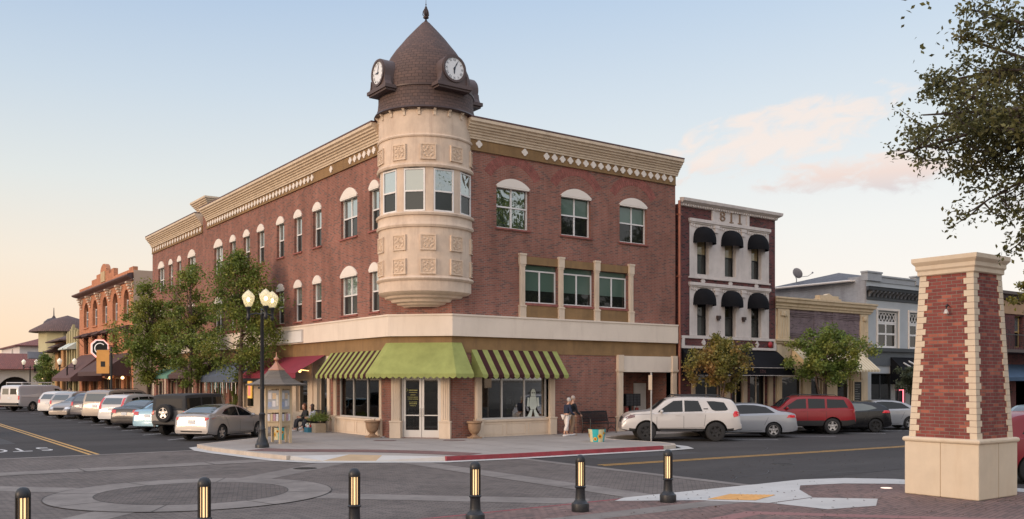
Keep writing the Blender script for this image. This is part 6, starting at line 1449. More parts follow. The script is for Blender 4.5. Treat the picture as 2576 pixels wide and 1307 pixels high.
def lamp_post(loc,n,h,label,group=None,a0=0,lit=True,R=.48,z0=.15,mat=AG):
    r=empty('street_lamp',(loc[0],loc[1],z0),a0,label,'street lamp',group)
    b=MB(); b.lathe([(.24,0),(.24,.10),(.22,.14),(.20,.16),(.19,.24),(.13,.36),(.11,.60),(.115,.62),(.115,.66),(.10,.68),(.095,1.12),(.11,1.14),(.11,1.18),(.075,1.22),(.06,h-.72),(.075,h-.70),(.075,h-.64),(.055,h-.62),(.05,h-.52),(.07,h-.50),(.02,h-.46),(0,h-.45)],n=18)
    b.build('post',IRONB,r,world=False)
    b=MB(); b.lathe([(.09,2.05),(.09,2.12)],n=12); b.box(.06,.14,-.03,.03,2.05,2.12); b.build('clamp',IRONB,r,world=False)
    for k in range(n):
        a=2*math.pi*k/n; c,s=math.cos(a),math.sin(a); ar=MB()
        ar.tube([(c*q*R,s*q*R,h-.66+dz) for q,dz in ((.1,0),(.4,.04),(.75,.01),(1,-.03))],.032,6)
        ar.lathe([(.03,h-.86),(.05,h-.84),(.075,h-.76),(.055,h-.70),(.06,h-.50),(.10,h-.45),(.10,h-.40),(.07,h-.38)],c=(c*R,s*R),n=12); am=ar.build('arm',IRONB,r,world=False)
        g=MB(); g.lathe([(.09,h-.39),(.15,h-.30),(.205,h-.12),(.215,h-.04),(.19,h+.02),(.12,h+.10),(.06,h+.155),(.02,h+.18),(0,h+.22)],c=(c*R,s*R),n=20); g.build('globe',mat,am,world=False)
        if lit: g=MB(); g.ball((c*R,s*R,h-.14),.06,.06,.075,10,8); g.build('bulb',BULB,am,world=False)
    return r
lamp_post((11.42,30.85),3,5.30,'tall black street lamp with three glowing acorn globes on the corner pavement',a0=R_(180)-CAM_YAW+R_(0))
WGL=M('white_globe',(.75,.72,.62),.35,emit=(1,.85,.6),es=.25,kind='obj')
lamp_post((15.3,90.3),2,4.15,'black street lamp with two pale globes before the dark brown awning','twin globe lamps up the left street',a0=R_(-20),lit=False,R=.62,mat=WGL)
lamp_post((15.0,110),2,4.4,'smaller black street lamp with two white globes before the red tiled arcade roof','twin globe lamps up the left street',a0=R_(-20),lit=False,R=.62,mat=WGL)
bp=empty('banner_post',(15.3,72.6,.15),0,'black post carrying a small orange banner under the left street trees','banner post')
b=MB(); b.tube([(15.3,72.6,.15),(15.3,72.6,5.0)],.09,8); b.build('post',IRONB,bp)
Fb=Fr((0,72.6),(CC,-CS),(-CS,-CC)); 
def camfr(x,y): return Fr((x,y),(CC,-CS),(-CS,-CC))
Fb=camfr(15.3,72.6)
b=MB(); b.fbox(Fb,-1.1,-.15,3.0,4.75,-.01,.01); bn=b.build('banner',M('orange_banner',(.60,.30,.08),.8),bp)
b=MB(); b.fbox(Fb,-.78,-.45,3.5,3.9,.011,.02); b.build('emblem',BLACK,bn); b=MB(); b.fbox(Fb,-1.15,0,4.76,4.8,-.02,.02); b.build('arm',IRONB,bp)
# bollards
def slotted(): 
    r=empty('light_bollard',(0,0,.018),0,'x','bollard','lit slotted bollards along the crossing')
    b=MB(); b.lathe([(0,0),(.165,0),(.168,.02),(.168,.13),(.160,.155),(.13,.175),(.115,.20),(.10,.215),(.095,.25),(.088,.42),(.092,.44),(.108,.455),(.112,.47),(.095,.48),(.09,.49),(0,.49)],n=28); b.build('base',IRONB,r,world=False)
    b=MB(); n=11
    for k in range(n):
        a=2*math.pi*k/n; w=R_(5.5); vs=[]
        for z in (.47,.945):
            for rr in (.070,.094):
                for da in (-w,w): vs.append((rr*math.cos(a+da),rr*math.sin(a+da),z))
        b.add(vs,[(0,1,3,2),(4,6,7,5),(0,4,5,1),(2,3,7,6),(0,2,6,4),(1,5,7,3)])
    b.lathe([(.07,.935),(.094,.935),(.096,.96),(.094,.99),(.085,1.02),(.065,1.05),(.035,1.068),(0,1.073)],n=24); b.build('slotted_head',IRONB,r,world=False)
    b=MB(); b.lathe([(.060,.48),(.060,.95)],n=20); b.build('lens',BLENS,r,world=False)
    return r
BLENS=M('bollard_lens',(.9,.6,.35),.4,emit=(1,.64,.30),es=1.15,kind='obj')
lab=['lit black bollard furthest right, standing alone before the tactile paving','lit black bollard second from the right, before the red kerb end','lit black bollard below the middle of the red kerb, base cut off','lit black bollard at the right rim of the paved ring','lit black bollard in front of the paved ring, second from the left','lit black bollard in the bottom left corner, mostly below the frame']
pb=None
for (x,y),l in zip([(13.40,13.22),(11.10,13.25),(8.72,13.25),(6.46,13.34),(4.09,13.39),(1.76,13.52)],lab):
    pb2=slotted() if pb is None else copy_tree(pb); pb=pb or pb2; pb2.location=(x,y,.018); pb2['label']=l
# brick gate pillar
pl=empty('brick_pillar',(19.47,10.40,.024),0,'tapering red brick pillar with cream quoins on a cream stone base at the right','pillar')
LIME_S=M('cream_cast_stone',(.60,.50,.375),.75,var=.05,vs=2.5,bump=.12,bs=30,stain=((.47,.33,.2),.3))
def sq(mb,prof,c=(19.47,10.40),mi=0):
    vs=[]
    for h,z in prof: vs+=[(c[0]-h,c[1]-h,z),(c[0]+h,c[1]-h,z),(c[0]+h,c[1]+h,z),(c[0]-h,c[1]+h,z)]
    n=len(prof); mb.add(vs,[(k*4+i,k*4+(i+1)%4,(k+1)*4+(i+1)%4,(k+1)*4+i) for k in range(n-1) for i in range(4)]+[(3,2,1,0),((n-1)*4,(n-1)*4+1,(n-1)*4+2,(n-1)*4+3)],mi)
b=MB(); sq(b,[(.815,.02),(.815,1.17)]); 
b.build('base',LIME_S,pl,bevel=.02)
b=MB()
for F in (Fr((0,9.585),(1,0),(0,-1)),Fr((18.655,0),(0,1),(-1,0))):
    c0=19.47 if F.u.x else 10.40
    b.fbox(F,c0-.008,c0+.008,.03,1.17,-.01,.003)
b.build('panel_joint',M('stone_joint',(.36,.26,.17),.9),pl)
b=MB(); sq(b,[(.815,1.17),(.835,1.18),(.85,1.205),(.85,1.235),(.835,1.262),(.80,1.275)]); b.build('base_moulding',LIME_S,pl,bevel=.008)
h0,h1,z0,z1=.735,.575,1.27,4.78
b=MB(); sq(b,[(h0,z0),(h1,z1)]); b.build('shaft',BR_PIL,pl)
b=MB(); n=27; hh_=(z1-z0)/n
for k in range(n):
    za,zb2=z0+hh_*k+.004,z0+hh_*(k+1)-.004
    for sx in (-1,1):
        for sy in (-1,1):
            for ax in (0,1):
                wv=.15 if (k+ax)%2 else .215
                pts=[]
                for z in (za,zb2):
                    h=h0+(h1-h0)*(z-z0)/(z1-z0)
                    o,i_=h+.014,h-.10
                    if ax==0: P4=[(sx*o,sy*o),(sx*(o-wv),sy*o),(sx*(o-wv),sy*i_),(sx*o,sy*i_)]
                    else: P4=[(sx*(o+.001),sy*(o+.001)),(sx*(o+.001),sy*(o-wv)),(sx*i_,sy*(o-wv)),(sx*i_,sy*(o+.001))]
                    pts+=[(19.47+x,10.40+y,z) for x,y in P4]
                b.hexa(pts)
b.build('quoins',LIME_S,pl)
b=MB(); sq(b,[(.60,4.76),(.63,4.78),(.63,4.86),(.66,4.90),(.66,4.98),(.70,5.03),(.72,5.06),(.72,5.15)]); b.build('cap',LIME_S,pl,bevel=.006)
b=MB(); Fp=Fr((18.72,0),(0,1),(-1,0)); hz=3.95; xx=-( .0); b.tube([(18.84,10.30,hz+.12),(18.74,10.30,hz+.16),(18.70,10.30,hz+.05)],.012,6); b.ball((18.72,10.30,hz+.12),.03,n=8,m=6); fx=b.build('wall_bracket',IRONB,pl)
b=MB(); b.lathe([(.0,hz+.06),(.03,hz+.04),(.05,hz-.02),(.055,hz-.04),(.0,hz-.045)],c=(18.70,10.30),n=8); b.build('bell',M('pewter',(.5,.45,.4),.4,metal=.3),fx)
# information kiosk
kc=(12.71,32.85); ko=empty('information_kiosk',(kc[0],kc[1],.15),0,'cream timber notice kiosk with flared shingle and copper roof behind the street lamp','kiosk')
TIM=M('cream_timber',(.50,.39,.25),.7,var=.08,vs=3); RA=R_(-35.65)
def hexp(r,k,o=0): a=RA+math.pi/6*0+math.pi/3*k+o; return (kc[0]+r*math.cos(a),kc[1]+r*math.sin(a))
b=MB()
hx=[hexp(.52,k,R_(0)) for k in range(6)]
for x,y in hx: 
    p=MB(); p.box(x-.045,x+.045,y-.045,y+.045,.15,2.35); p.build('post',TIM,ko)
for k in range(6):
    a,c=Vector((*hx[k],0)),Vector((*hx[(k+1)%6],0)); u=(c-a).normalized(); F=Fr((a.x,a.y),(u.x,u.y),(u.y,-u.x)); L_=(c-a).length
    p=MB(); p.fbox(F,.05,L_-.05,2.18,2.32,-.02,.02)
    for q in range(7): uu=.06+(L_-.12)*q/6; p.tube([F.P(uu,2.06,0),F.P(uu+.03,2.12,0),F.P(uu,2.18,0)],.012,5)
    p.fbox(F,.05,L_-.05,1.30,1.42,-.025,.025); p.fbox(F,.05,L_-.05,.84,.96,-.02,.02)
    for q in range(8): uu=.08+(L_-.16)*q/7; p.fprism(F,[(uu-.03,.84),(uu+.03,.84),(uu,.76)],-.012,.012)
    p.build('rail',TIM,ko)
    if k in (2,3,4,5):
        p=MB(); p.fbox(F,.05,L_-.05,1.42,2.12,-.012,.012); bo2=p.build('notice_board',M('board_grey',(.33,.34,.36),.5),ko)
        rnd=random.Random(k); p=MB()
        for (uu,zz,w_,h_,mi) in ((.08,1.80,.12,.24,0),(.23,1.80,.14,.22,1),(.07,1.50,.13,.20,2),(.23,1.52,.12,.22,0),(.37,1.55,.08,.40,3)):
            p.fbox(F,uu,min(uu+w_,L_-.07),zz,zz+h_,.0125,.016,mi)
        p.build('notices',[M('paper_a',(.62,.60,.62),.7,var=.15,vs=30),M('paper_b',(.60,.45,.30),.7,var=.2,vs=30),M('paper_c',(.30,.35,.48),.7,var=.2,vs=30),M('paper_d',(.58,.56,.52),.7,var=.2,vs=30)],bo2)
        p=MB()
        for q in range(4): uu=.06+q*.105; p.fbox(F,uu,uu+.085,.99,1.25,.0,.05,q%3)
        p.fbox(F,.05,L_-.05,.96,.985,-.02,.07,1); p.build('leaflets',[M('leaf_a',(.55,.53,.56),.7,var=.2,vs=30),TIM,M('leaf_b',(.42,.25,.28),.7,var=.2,vs=30)],ko)
def hexroof(prof,name,mat,uvs=True):
    p=MB(); vs=[];fs=[]; uv=[]
    for j,(r,z) in enumerate(prof):
        for k in range(7): vs.append((*hexp(r,k),z)); uv.append((k*r,z*2))
    for j in range(len(prof)-1):
        for k in range(6): fs.append((j*7+k,j*7+k+1,(j+1)*7+k+1,(j+1)*7+k))
    p.add(vs,fs,0,False,uv); return p.build(name,mat,ko)
hexroof([(1.16,2.30),(1.18,2.35),(.92,2.40),(.60,2.56),(.36,2.80),(.30,2.88)],'roof',tiles('weathered_shingles',(.20,.17,.14),(.14,.12,.10),.12,.10,.1,bump=.6))
hexroof([(1.15,2.29),(.0,2.33)],'soffit',TIM)
hexroof([(.31,2.87),(.31,2.90),(.18,3.00),(.09,3.12),(.05,3.18)],'copper_cap',M('copper',(.45,.22,.14),.45,metal=.4,var=.1))
b=MB(); b.lathe([(.06,3.19),(.04,3.22),(.10,3.27),(.10,3.31),(.04,3.36),(.02,3.42),(.012,3.55),(0,3.56)],c=kc,n=14); b.build('finial',MATS['copper'],ko)
# stone urns by the shop door
URN=M('terracotta_stone',(.30,.19,.115),.85,var=.18,vs=6,bump=.25,bs=30,kind='obj')
def urn(x,y,label):
    r=empty('stone_urn',(x,y,.15),0,label,'planter','stone urns by the corner shop')
    b=MB(); b.box(-.22,.22,-.22,.22,0,.06); b.lathe([(.19,.06),(.18,.09),(.11,.13),(.11,.17),(.17,.22),(.24,.34),(.27,.50),(.275,.58),(.26,.59),(.265,.60),(.31,.62),(.325,.65),(.315,.69),(.27,.69),(.26,.62),(0,.60)],n=28); b.build('bowl',URN,r,world=False)
    b=MB(); rn=random.Random(int(x*10))
    for i in range(7): a=rn.uniform(0,6.3); b.tube([(.03*math.cos(a),.03*math.sin(a),.60),(.12*math.cos(a),.12*math.sin(a),.70+rn.uniform(0,.1))],.008,4)
    b.build('dry_stems',M('dry_stem',(.22,.13,.08),.9),r,world=False)
urn(17.15,33.75,'stone urn planter left of the glass shop door'); urn(20.22,30.78,'stone urn planter right of the glass shop door')
b=MB(); b.lathe([(.0,.15),(.09,.15),(.10,.19),(.085,.19),(.08,.17),(0,.17)],c=(17.35,33.2),n=14); tag(b.build('pet_bowl',M('steel',(.6,.6,.6),.25)),'small metal bowl on the pavement between the left urn and the door pier','bowl')
# painted tub planters
TEAL=M('teal_tub_paint',(.03,.40,.42),.5,var=.1,kind='obj'); CRM=M('cream_tub_paint',(.62,.55,.33),.5,var=.1,kind='obj'); SUNY=M('sunflower_yellow',(.75,.42,.02),.5,kind='obj'); SUNC=M('sunflower_centre',(.25,.02,.015),.5,kind='obj')
def tub(x,y,label,rot=0):
    r=empty('painted_tub',(x,y,.152),rot,label,'planter','painted sunflower tubs')
    b=MB(); n=32; pr=[(.0,0),(.255,0),(.26,.02),(.335,.46),(.34,.48),(.32,.48),(.31,.42),(0,.42)]; b.lathe(pr,n=n)
    for fi in range(len(b.f)):
        k=fi%n; b.mi[fi]=1 if (k//4)%2 and fi//n in(1,2,3) else (2 if fi//n==0 or fi//n>=5 else 0)
    b.build('tub',[TEAL,CRM,M('soil',(.03,.02,.015),.95)],r,world=False)
    for i,(a,z,s) in enumerate(((235,.22,.105),(300,.30,.07),(330,.14,.09),(200,.12,.08),(268,.34,.06),(20,.25,.1),(70,.2,.09),(130,.25,.1))):
        a=R_(a); rr=.262+.16*z; nrm=Vector((math.cos(a),math.sin(a),-.16)).normalized(); u=Vector((-math.sin(a),math.cos(a),0)); v=nrm.cross(u)*-1; c=Vector((math.cos(a)*rr,math.sin(a)*rr,z))+nrm*.004
        q=MB(); m=20; q.add([c+nrm*.006]+[c+(u*math.cos(2*math.pi*j/m)+v*math.sin(2*math.pi*j/m))*s*(1 if j%2 else .72) for j in range(m)],[(0,j+1,(j+1)%m+1) for j in range(m)],0)
        q.add([c+nrm*.012]+[c+nrm*.010+(u*math.cos(2*math.pi*j/12)+v*math.sin(2*math.pi*j/12))*s*.42 for j in range(12)],[(0,j+1,(j+1)%12+1) for j in range(12)],1)
        q.build('sunflower',[SUNY,SUNC],r,world=False)
tub(22.9,26.35,'teal and cream tub painted with sunflowers beside the red kerb',R_(15)); tub(13.55,34.6,'teal tub painted with sunflowers standing behind the notice kiosk',R_(-40))
# benches
def bench(x,y,rz,label):
    r=empty('park_bench',(x,y,.152),rz,label,'bench','black metal benches')
    b=MB()
    for k in range(7): b.box(-.75,.75,-.30+k*.075,-.25+k*.075,.42,.45)
    b.build('seat',IRONB,r,world=False)
    b=MB()
    for k in range(9): z=.50+k*.048; b.obox((0,.24+(z-.5)*.25,z+.02),1.5,.02,.034)
    b.box(-.77,.77,.36,.40,.92,.97); b.build('backrest',IRONB,r,world=False)
    for s in (-.74,.74):
        b=MB(); b.tube([(s,-.32,.0),(s,-.28,.2),(s,-.30,.44),(s,-.30,.62),(s,-.20,.68),(s,.18,.66)],.022,6); b.tube([(s,.28,0),(s,.22,.2),(s,.22,.44),(s,.38,.95)],.022,6); b.tube([(s,-.30,.43),(s,.22,.43)],.02,6); b.tube([(s,-.30,.12),(s,0,.3),(s,.26,.12)],.016,6); b.build('side_frame',IRONB,r,world=False)
bench(26.75,30.65,0,'black slatted bench against the brick wall right of the two walkers')
bench(16.9,39.5,R_(-90),'black bench under the red awning with two women sitting on it')
# street sign pole
sp_=empty('sign_post',(25.15,25.72,.0),0,'thin grey pole with a parking sign seen edge-on in front of the white off-road estate','sign post')
b=MB(); b.tube([(25.15,25.72,.0),(25.15,25.72,2.80)],.032,10); b.build('pole',M('galvanised_steel',(.38,.38,.38),.45,metal=.5),sp_)
Fq=Fr((25.15,25.72),(.8,.6),(-.6,.8)); Fq=Fr((25.15,25.72),(.42,.907),(-.907,.42))
b=MB(); b.fbox(Fq,-.20,.20,2.12,2.70,.035,.045); b.build('sign_plate',M('sign_back',(.58,.48,.38),.5),sp_)
# post boxes in the porch
mb_=empty('mailbox_bank',(29.7,31.75,.15),0,'black bank of mailboxes with red tags beneath in the porch behind the white estate','mailboxes')
b=MB(); b.box(29.2,30.15,31.55,31.95,1.28,1.86); b.build('cabinet',BLACK,mb_)
b=MB(); 
for i in range(4):
    for j in range(4): b.box(29.23+.23*i,29.43+.23*i,31.53,31.55,1.31+.135*j,1.42+.135*j)
b.build('doors',M('box_door',(.04,.04,.045),.35,metal=.3),mb_)
b=MB(); b.box(29.6,29.72,31.7,31.82,.15,1.28); b.build('pedestal',BLACK,mb_)
for x in (29.25,29.9): b=MB(); b.box(x,x+.17,31.6,31.66,1.02,1.2); b.box(x+.07,x+.09,31.62,31.64,1.2,1.28); b.build('red_tag',M('tag_red',(.25,.04,.03),.6),mb_)
# ------------------------------------------------ kerbside bits of the red shop
cr=empty('toy_crate',(16.6,38.7,.15),0,'low crate of bright red, blue and green goods beside the seated women','crate')
b=MB(); b.box(16.35,16.8,38.5,38.9,.152,.38); b.build('crate',M('blue_crate',(.04,.18,.25),.6),cr)
rnd=random.Random(9); cols=[M('bit_red',(.45,.03,.03),.6),M('bit_white',(.6,.6,.58),.6),M('bit_green',(.05,.25,.08),.6),M('bit_pink',(.5,.2,.25),.6)]
b=MB()
for i in range(26): b.ball((rnd.uniform(16.4,16.75),rnd.uniform(38.55,38.85),rnd.uniform(.36,.5)),rnd.uniform(.04,.08),n=6,m=4,mi=i%4)
b.build('goods',cols,cr)
# ================================================================ trees and plants
def leaf_tri(mb,c,s,rn,asp=.55,flat=0.0):
    """one leaf: a kite of two faces"""
    d=Vector((rn.gauss(0,1),rn.gauss(0,1),rn.gauss(0,.8)-.35)).normalized(); a=d.cross(Vector((rn.gauss(0,1),rn.gauss(0,1),rn.gauss(0,1)))).normalized(); n=d.cross(a)
    b=len(mb.v); w=s*asp
    mb.v+=[c,c+d*s*.5+a*w*.5+n*s*.06,c+d*s,c+d*s*.5-a*w*.5+n*s*.06]; mb.f+=[[b,b+1,b+2],[b,b+2,b+3]]; mb.mi+=[0,0]; mb.sm+=[False,False]
def street_tree(name,label,group,base,h,cr,zc,lm,nl,seed,ls=.15,trunk=.09,multi=1,clump=70,top=1.0,shape=None,spread=.9):
    rn=random.Random(seed); r=empty(name,(base[0],base[1],base[2]),0,label,'tree',group)
    # crown: clumps inside an uneven egg; cr=(rx,ry,rz), zc=centre height
    cl=[]
    while len(cl)<clump:
        p=Vector((rn.uniform(-1,1),rn.uniform(-1,1),rn.uniform(-1,1)))
        l=p.length
        if l>1 or l<.25: continue
        k=1.0-max(0,p.z)*(1-spread)*1.1 if top else 1
        az=math.atan2(p.y,p.x); wob=.82+.18*math.sin(az*3+seed)+.10*math.sin(az*5+seed*2+p.z*4)
        cl.append(Vector((p.x*cr[0]*k*wob,p.y*cr[1]*k*wob,zc+p.z*cr[2])))
    for q in range(6): a=rn.uniform(0,6.3); z=rn.uniform(-.6,.6); cl.append(Vector((cr[0]*1.08*math.cos(a)*math.sqrt(1-z*z),cr[1]*1.08*math.sin(a)*math.sqrt(1-z*z),zc+z*cr[2])))
    b=MB(); zf=zc-cr[2]*.75
    for t in range(multi):
        a=rn.uniform(0,6.3); o=Vector((math.cos(a),math.sin(a),0))*(.12*t)
        pts=[o*.3,o+Vector((rn.uniform(-.05,.05),rn.uniform(-.05,.05),zf*.5)),o*2.2+Vector((rn.uniform(-.1,.1),rn.uniform(-.1,.1),zf)),o*3+Vector((rn.uniform(-.2,.2),rn.uniform(-.2,.2),zc)),o*3+Vector((0,0,zc+cr[2]*.6))]
        k=trunk*(1 if multi==1 else .62); b.tube(pts,[k*1.25,k,k*.85,k*.5,k*.15],8)
        tops=pts
    for i,c in enumerate(cl):
        if i%2: continue
        zt=max(zf*.8,min(c.z-.4*(Vector((c.x,c.y)).length),zc)); s=Vector((0,0,zt)); m=s.lerp(c,.5)+Vector((rn.uniform(-.15,.15),rn.uniform(-.15,.15),.1)); b.tube([s,m,c],[trunk*.32,trunk*.2,.008],5,caps=False)
    b.build('trunk',BARK,r,world=False)
    f=MB(); per=nl//len(cl)
    for c in cl:
        sr=rn.uniform(.5,1.15)*min(cr)*.27
        for i in range(int(per*rn.uniform(.6,1.4))):
            q=Vector((rn.gauss(0,1),rn.gauss(0,1),rn.gauss(0,.75)))*sr*.5; leaf_tri(f,c+q,ls*rn.uniform(.6,1.2),rn,.7)
    f.build('crown',lm,r,world=False); return r
LG=leafm('pear_leaves',(.11,.155,.032),(.16,.21,.042),(.29,.27,.06))
LG2=leafm('locust_leaves',(.10,.155,.035),(.15,.20,.045),(.26,.26,.06)); LG3=leafm('autumn_leaves',(.26,.13,.05),(.23,.19,.05),(.14,.16,.04))
LG4=leafm('olive_leaves',(.07,.085,.05),(.10,.115,.07),(.13,.14,.09)); LG5=leafm('sycamore_leaves',(.065,.072,.028),(.105,.105,.038),(.16,.135,.048),.5); LG6=leafm('yellow_leaves',(.2,.17,.03),(.16,.15,.03),(.10,.11,.025))
GT='street trees on the left pavement'
street_tree('street_tree','tallest left street tree, between the red and blue awnings beside the globe lamp',GT,(15.6,45.2,.15),9,(2.35,2.35,3.4),5.75,LG,19000,11,.13,.12,1,95,1,spread=.45)
street_tree('street_tree','narrow green street tree rising behind the off-roader before the brown awning',GT,(15.6,53.7,.15),9,(1.75,1.75,3.6),5.6,LG,15000,4,.135,.12,1,90,1,spread=.45)
street_tree('street_tree','broad yellow green tree with twin stems in front of the alley and C sign',GT,(15.7,63.6,.15),9,(2.1,2.1,3.4),5.5,LG,15000,7,.155,.13,2,105,1,spread=.5)
street_tree('street_tree','small rusty green tree in front of the 811 shop awning',None,(31.9,28.3,.152),4.6,(1.45,1.45,1.35),3.15,LG3,11000,21,.13,.08,2,70,1,spread=.85)
street_tree('street_tree','round bright green tree in front of the cream classical shop front',None,(40.4,28.6,.152),5.2,(2.05,2.05,1.55),3.55,LG2,14000,33,.14,.10,3,85,1,spread=.85)
street_tree('street_tree','small grey green olive tree before the charcoal awning, left of the pillar',None,(48.6,28.6,.152),3.6,(1.0,1.0,1.1),2.35,LG4,6000,5,.12,.06,2,40,1,spread=.8)
street_tree('street_tree','yellowish tree top showing past the right side of the pillar',None,(49.6,21.4,0.0),7,(2.0,2.0,1.4),7.2,LG6,7000,8,.2,.1,1,50,1,spread=.8)
street_tree('street_tree','small dark green tree beside the red tiled arcade far up the street',None,(15.4,103,.15),4.2,(1.4,1.4,1.8),3.2,LG2,4000,15,.2,.08,1,40,1,spread=.6)
for i,(x,y,hh2,l) in enumerate(((-2,170,6,'distant tree top on the far left skyline'),(9,185,6.5,'distant rounded tree behind the mission building roofline'))): street_tree('distant_tree',l,'distant trees',(x,y,0),hh2,(5,5,2.6),4.2,LG6,5000,40+i,.5,.2,1,60,1,spread=.8)
# spiral topiaries by the blue awning
for x,y,l in ((16.9,52.4,'dark spiral clipped topiary shrub left of the hanging chimes'),(16.9,49.9,'dark spiral clipped topiary shrub beneath the blue awning')):
    r=empty('topiary',(x,y,.15),0,l,'shrub','topiaries at the blue awning'); rn=random.Random(int(y*10)); f=MB()
    b=MB(); b.lathe([(0,0),(.2,0),(.26,.4),(.22,.4),(0,.38)],n=14); b.build('pot',URN,r,world=False); b=MB(); b.tube([(0,0,.38),(0,0,2.3)],.025,5); b.build('stem',BARK,r,world=False)
    for i in range(2600):
        t=rn.random(); z=.55+t*1.75; a=t*4.2*math.pi; R_0=.30*(1-t*.72); c=Vector((R_0*.55*math.cos(a),R_0*.55*math.sin(a),z)); q=Vector((rn.gauss(0,1),rn.gauss(0,1),rn.gauss(0,.8)))*R_0*.38; leaf_tri(f,c+q,.06,rn)
    f.build('foliage',LG2,r,world=False)
# potted plant beside the seated women, plant box
r=empty('potted_plant',(16.75,38.2,.15),0,'leafy green potted plant in a wooden box against the shop pier','plant'); rn=random.Random(3)
b=MB(); b.box(-.25,.25,-.2,.2,0,.42); b.build('box',M('plant_box',(.35,.28,.2),.8),r,world=False)
f=MB()
for i in range(1500): leaf_tri(f,Vector((rn.gauss(0,.2),rn.gauss(0,.2),.55+abs(rn.gauss(0,.14)))),.07,rn)
f.build('foliage',LG2,r,world=False)
# wind chimes hanging below the blue awning
r=empty('wind_chimes',(16.4,50.2,2.4),0,'row of thin hanging chimes and ribbons below the blue awning','wind chimes'); rn=random.Random(6); b=MB()
for i in range(26): y=48.0+i*.2; z=2.38; l=rn.uniform(.25,.7); x=16.25+rn.uniform(-.1,.1); b.tube([(x,y,z),(x,y,z-l)],.016,4,i%3)
b.box(16.2,16.3,47.8,53.2,2.37,2.40,0)
b.build('chimes',[M('steel',(.6,.6,.6),.25),M('ribbon_dark',(.12,.05,.06),.7),M('ribbon_teal',(.1,.3,.3),.7)],r)
# lantern sign beside the tree
r=empty('hanging_lantern',(16.6,46.9,1.6),0,'small yellow framed lit sign hanging in the doorway behind the tall tree','sign')
Fz=Fr((16.7,46.9),(0,-1),(-1,0)); b=MB(); b.fbox(Fz,-.28,.28,1.55,2.45,-.03,.03); b.build('frame',M('yellow_frame',(.6,.35,.06),.5,emit=(1,.5,.1),es=.5),r); b=MB(); b.fbox(Fz,-.17,.17,1.68,2.3,.03,.04); b.build('panel',M('sign_red_panel',(.5,.1,.08),.5,emit=(1,.4,.3),es=.4),r)
# ---------------------------------------------------------------- big tree overhanging from the right
def big_tree():
    rn=random.Random(77); base=(15.6,3.4); r=empty('sycamore_tree',(base[0],base[1],.016),0,'large dark leafed tree whose boughs hang into the upper right of the view','tree')
    T=Vector((base[0],base[1],0))
    def at(px,py,t): d=ray(px,py); return d*t+Vector((0,0,2.5))
    b=MB(); top=T+Vector((-.3,.6,6.3))
    b.tube([T,T+Vector((.05,.1,2)),T+Vector((-.1,.3,4.2)),top,top+Vector((.2,.2,2.6)),top+Vector((.1,.3,4.6))],[.34,.28,.25,.2,.12,.04],12)
    boughs=[]
    # each bough: points spread through the crown, from near the trunk out to its tip
    ends=[((2352,375),13.6,(-.2)),((2260,390),13.2,0),((2305,330),14.4,0),((2352,205),13.0,0),((2335,215),15.0,0),((2402,90),14.0,0),((2442,25),12.6,0),((2497,-60),13.6,0),((2447,530),13.0,0),((2492,430),14.2,0),((2522,330),12.2,0),((2552,230),14.8,0),((2562,120),12.4,0),((2582,560),12.6,0),((2612,480),13.8,0),((2502,240),15.6,0),((2582,20),15.0,0),((2322,290),12.6,0),((2422,300),13.4,0),((2462,180),13.6,0),((2662,300),13.0,0),((2702,100),14.0,0),((2672,560),13.4,0),((2742,420),12.0,0),((2642,-120),13.2,0),((2562,-200),12.4,0),((2567,600),13.2,0),((2402,440),14.0,0)]
    clusters=[]
    for (px,py),t,_ in ends:
        e=at(px,py,t); s=T.lerp(top,rn.uniform(.62,1.0)) if e.z<8.5 else top+Vector((0,.1,rn.uniform(.2,2.2)))
        m1=s.lerp(e,.4)+Vector((rn.uniform(-.3,.3),rn.uniform(-.3,.3),rn.uniform(.2,.7))); m2=s.lerp(e,.75)+Vector((rn.uniform(-.2,.2),rn.uniform(-.2,.2),rn.uniform(.1,.4)))
        P=[s,m1,m2,e]; pts=[]
        for i in range(13):
            q=i/12; a=(1-q)**3; b_=3*(1-q)**2*q; c=3*(1-q)*q*q; d=q**3; pts.append(P[0]*a+P[1]*b_+P[2]*c+P[3]*d)
        b.tube(pts,[.06*(1-.92*i/12)+.006 for i in range(13)],6,caps=False)
        # twigs along the outer part of the bough
        for k in range(18):
            q=rn.uniform(.40,1.0)**.8; i=min(11,int(q*12)); p=pts[i].lerp(pts[i+1],q*12-i) if i<12 else pts[-1]
            d=Vector((rn.gauss(0,1),rn.gauss(0,1),rn.gauss(0,.75)-.15)).normalized()*rn.uniform(.22,.62); e2=p+d; mid=p.lerp(e2,.5)+Vector((0,0,-.04))
            b.tube([p,mid,e2],[.014,.009,.004],4,caps=False); clusters.append((p.lerp(e2,.55),.15)); clusters.append((e2,.12))
    b.build('trunk',M('sycamore_bark',(.045,.034,.028),.9,var=.3,vs=5,bump=.5,kind='obj'),r)
    f=MB()
    for c,s in clusters:
        for i in range(rn.randint(22,40)):
            q=Vector((rn.gauss(0,s),rn.gauss(0,s),rn.gauss(0,s)*.8))*.68; leaf_tri(f,c+q,rn.uniform(.045,.10),rn,.55)
    # upper crown, above and right of the view
    for k in range(150):
        c=top+Vector((rn.gauss(0,1.6),rn.gauss(0,1.6),1.6+rn.gauss(0,1.1)))
        for i in range(22): q=Vector((rn.gauss(0,.25),rn.gauss(0,.25),rn.gauss(0,.2))); leaf_tri(f,c+q,rn.uniform(.07,.12),rn,.6)
    f.build('crown',LG5,r)
big_tree()
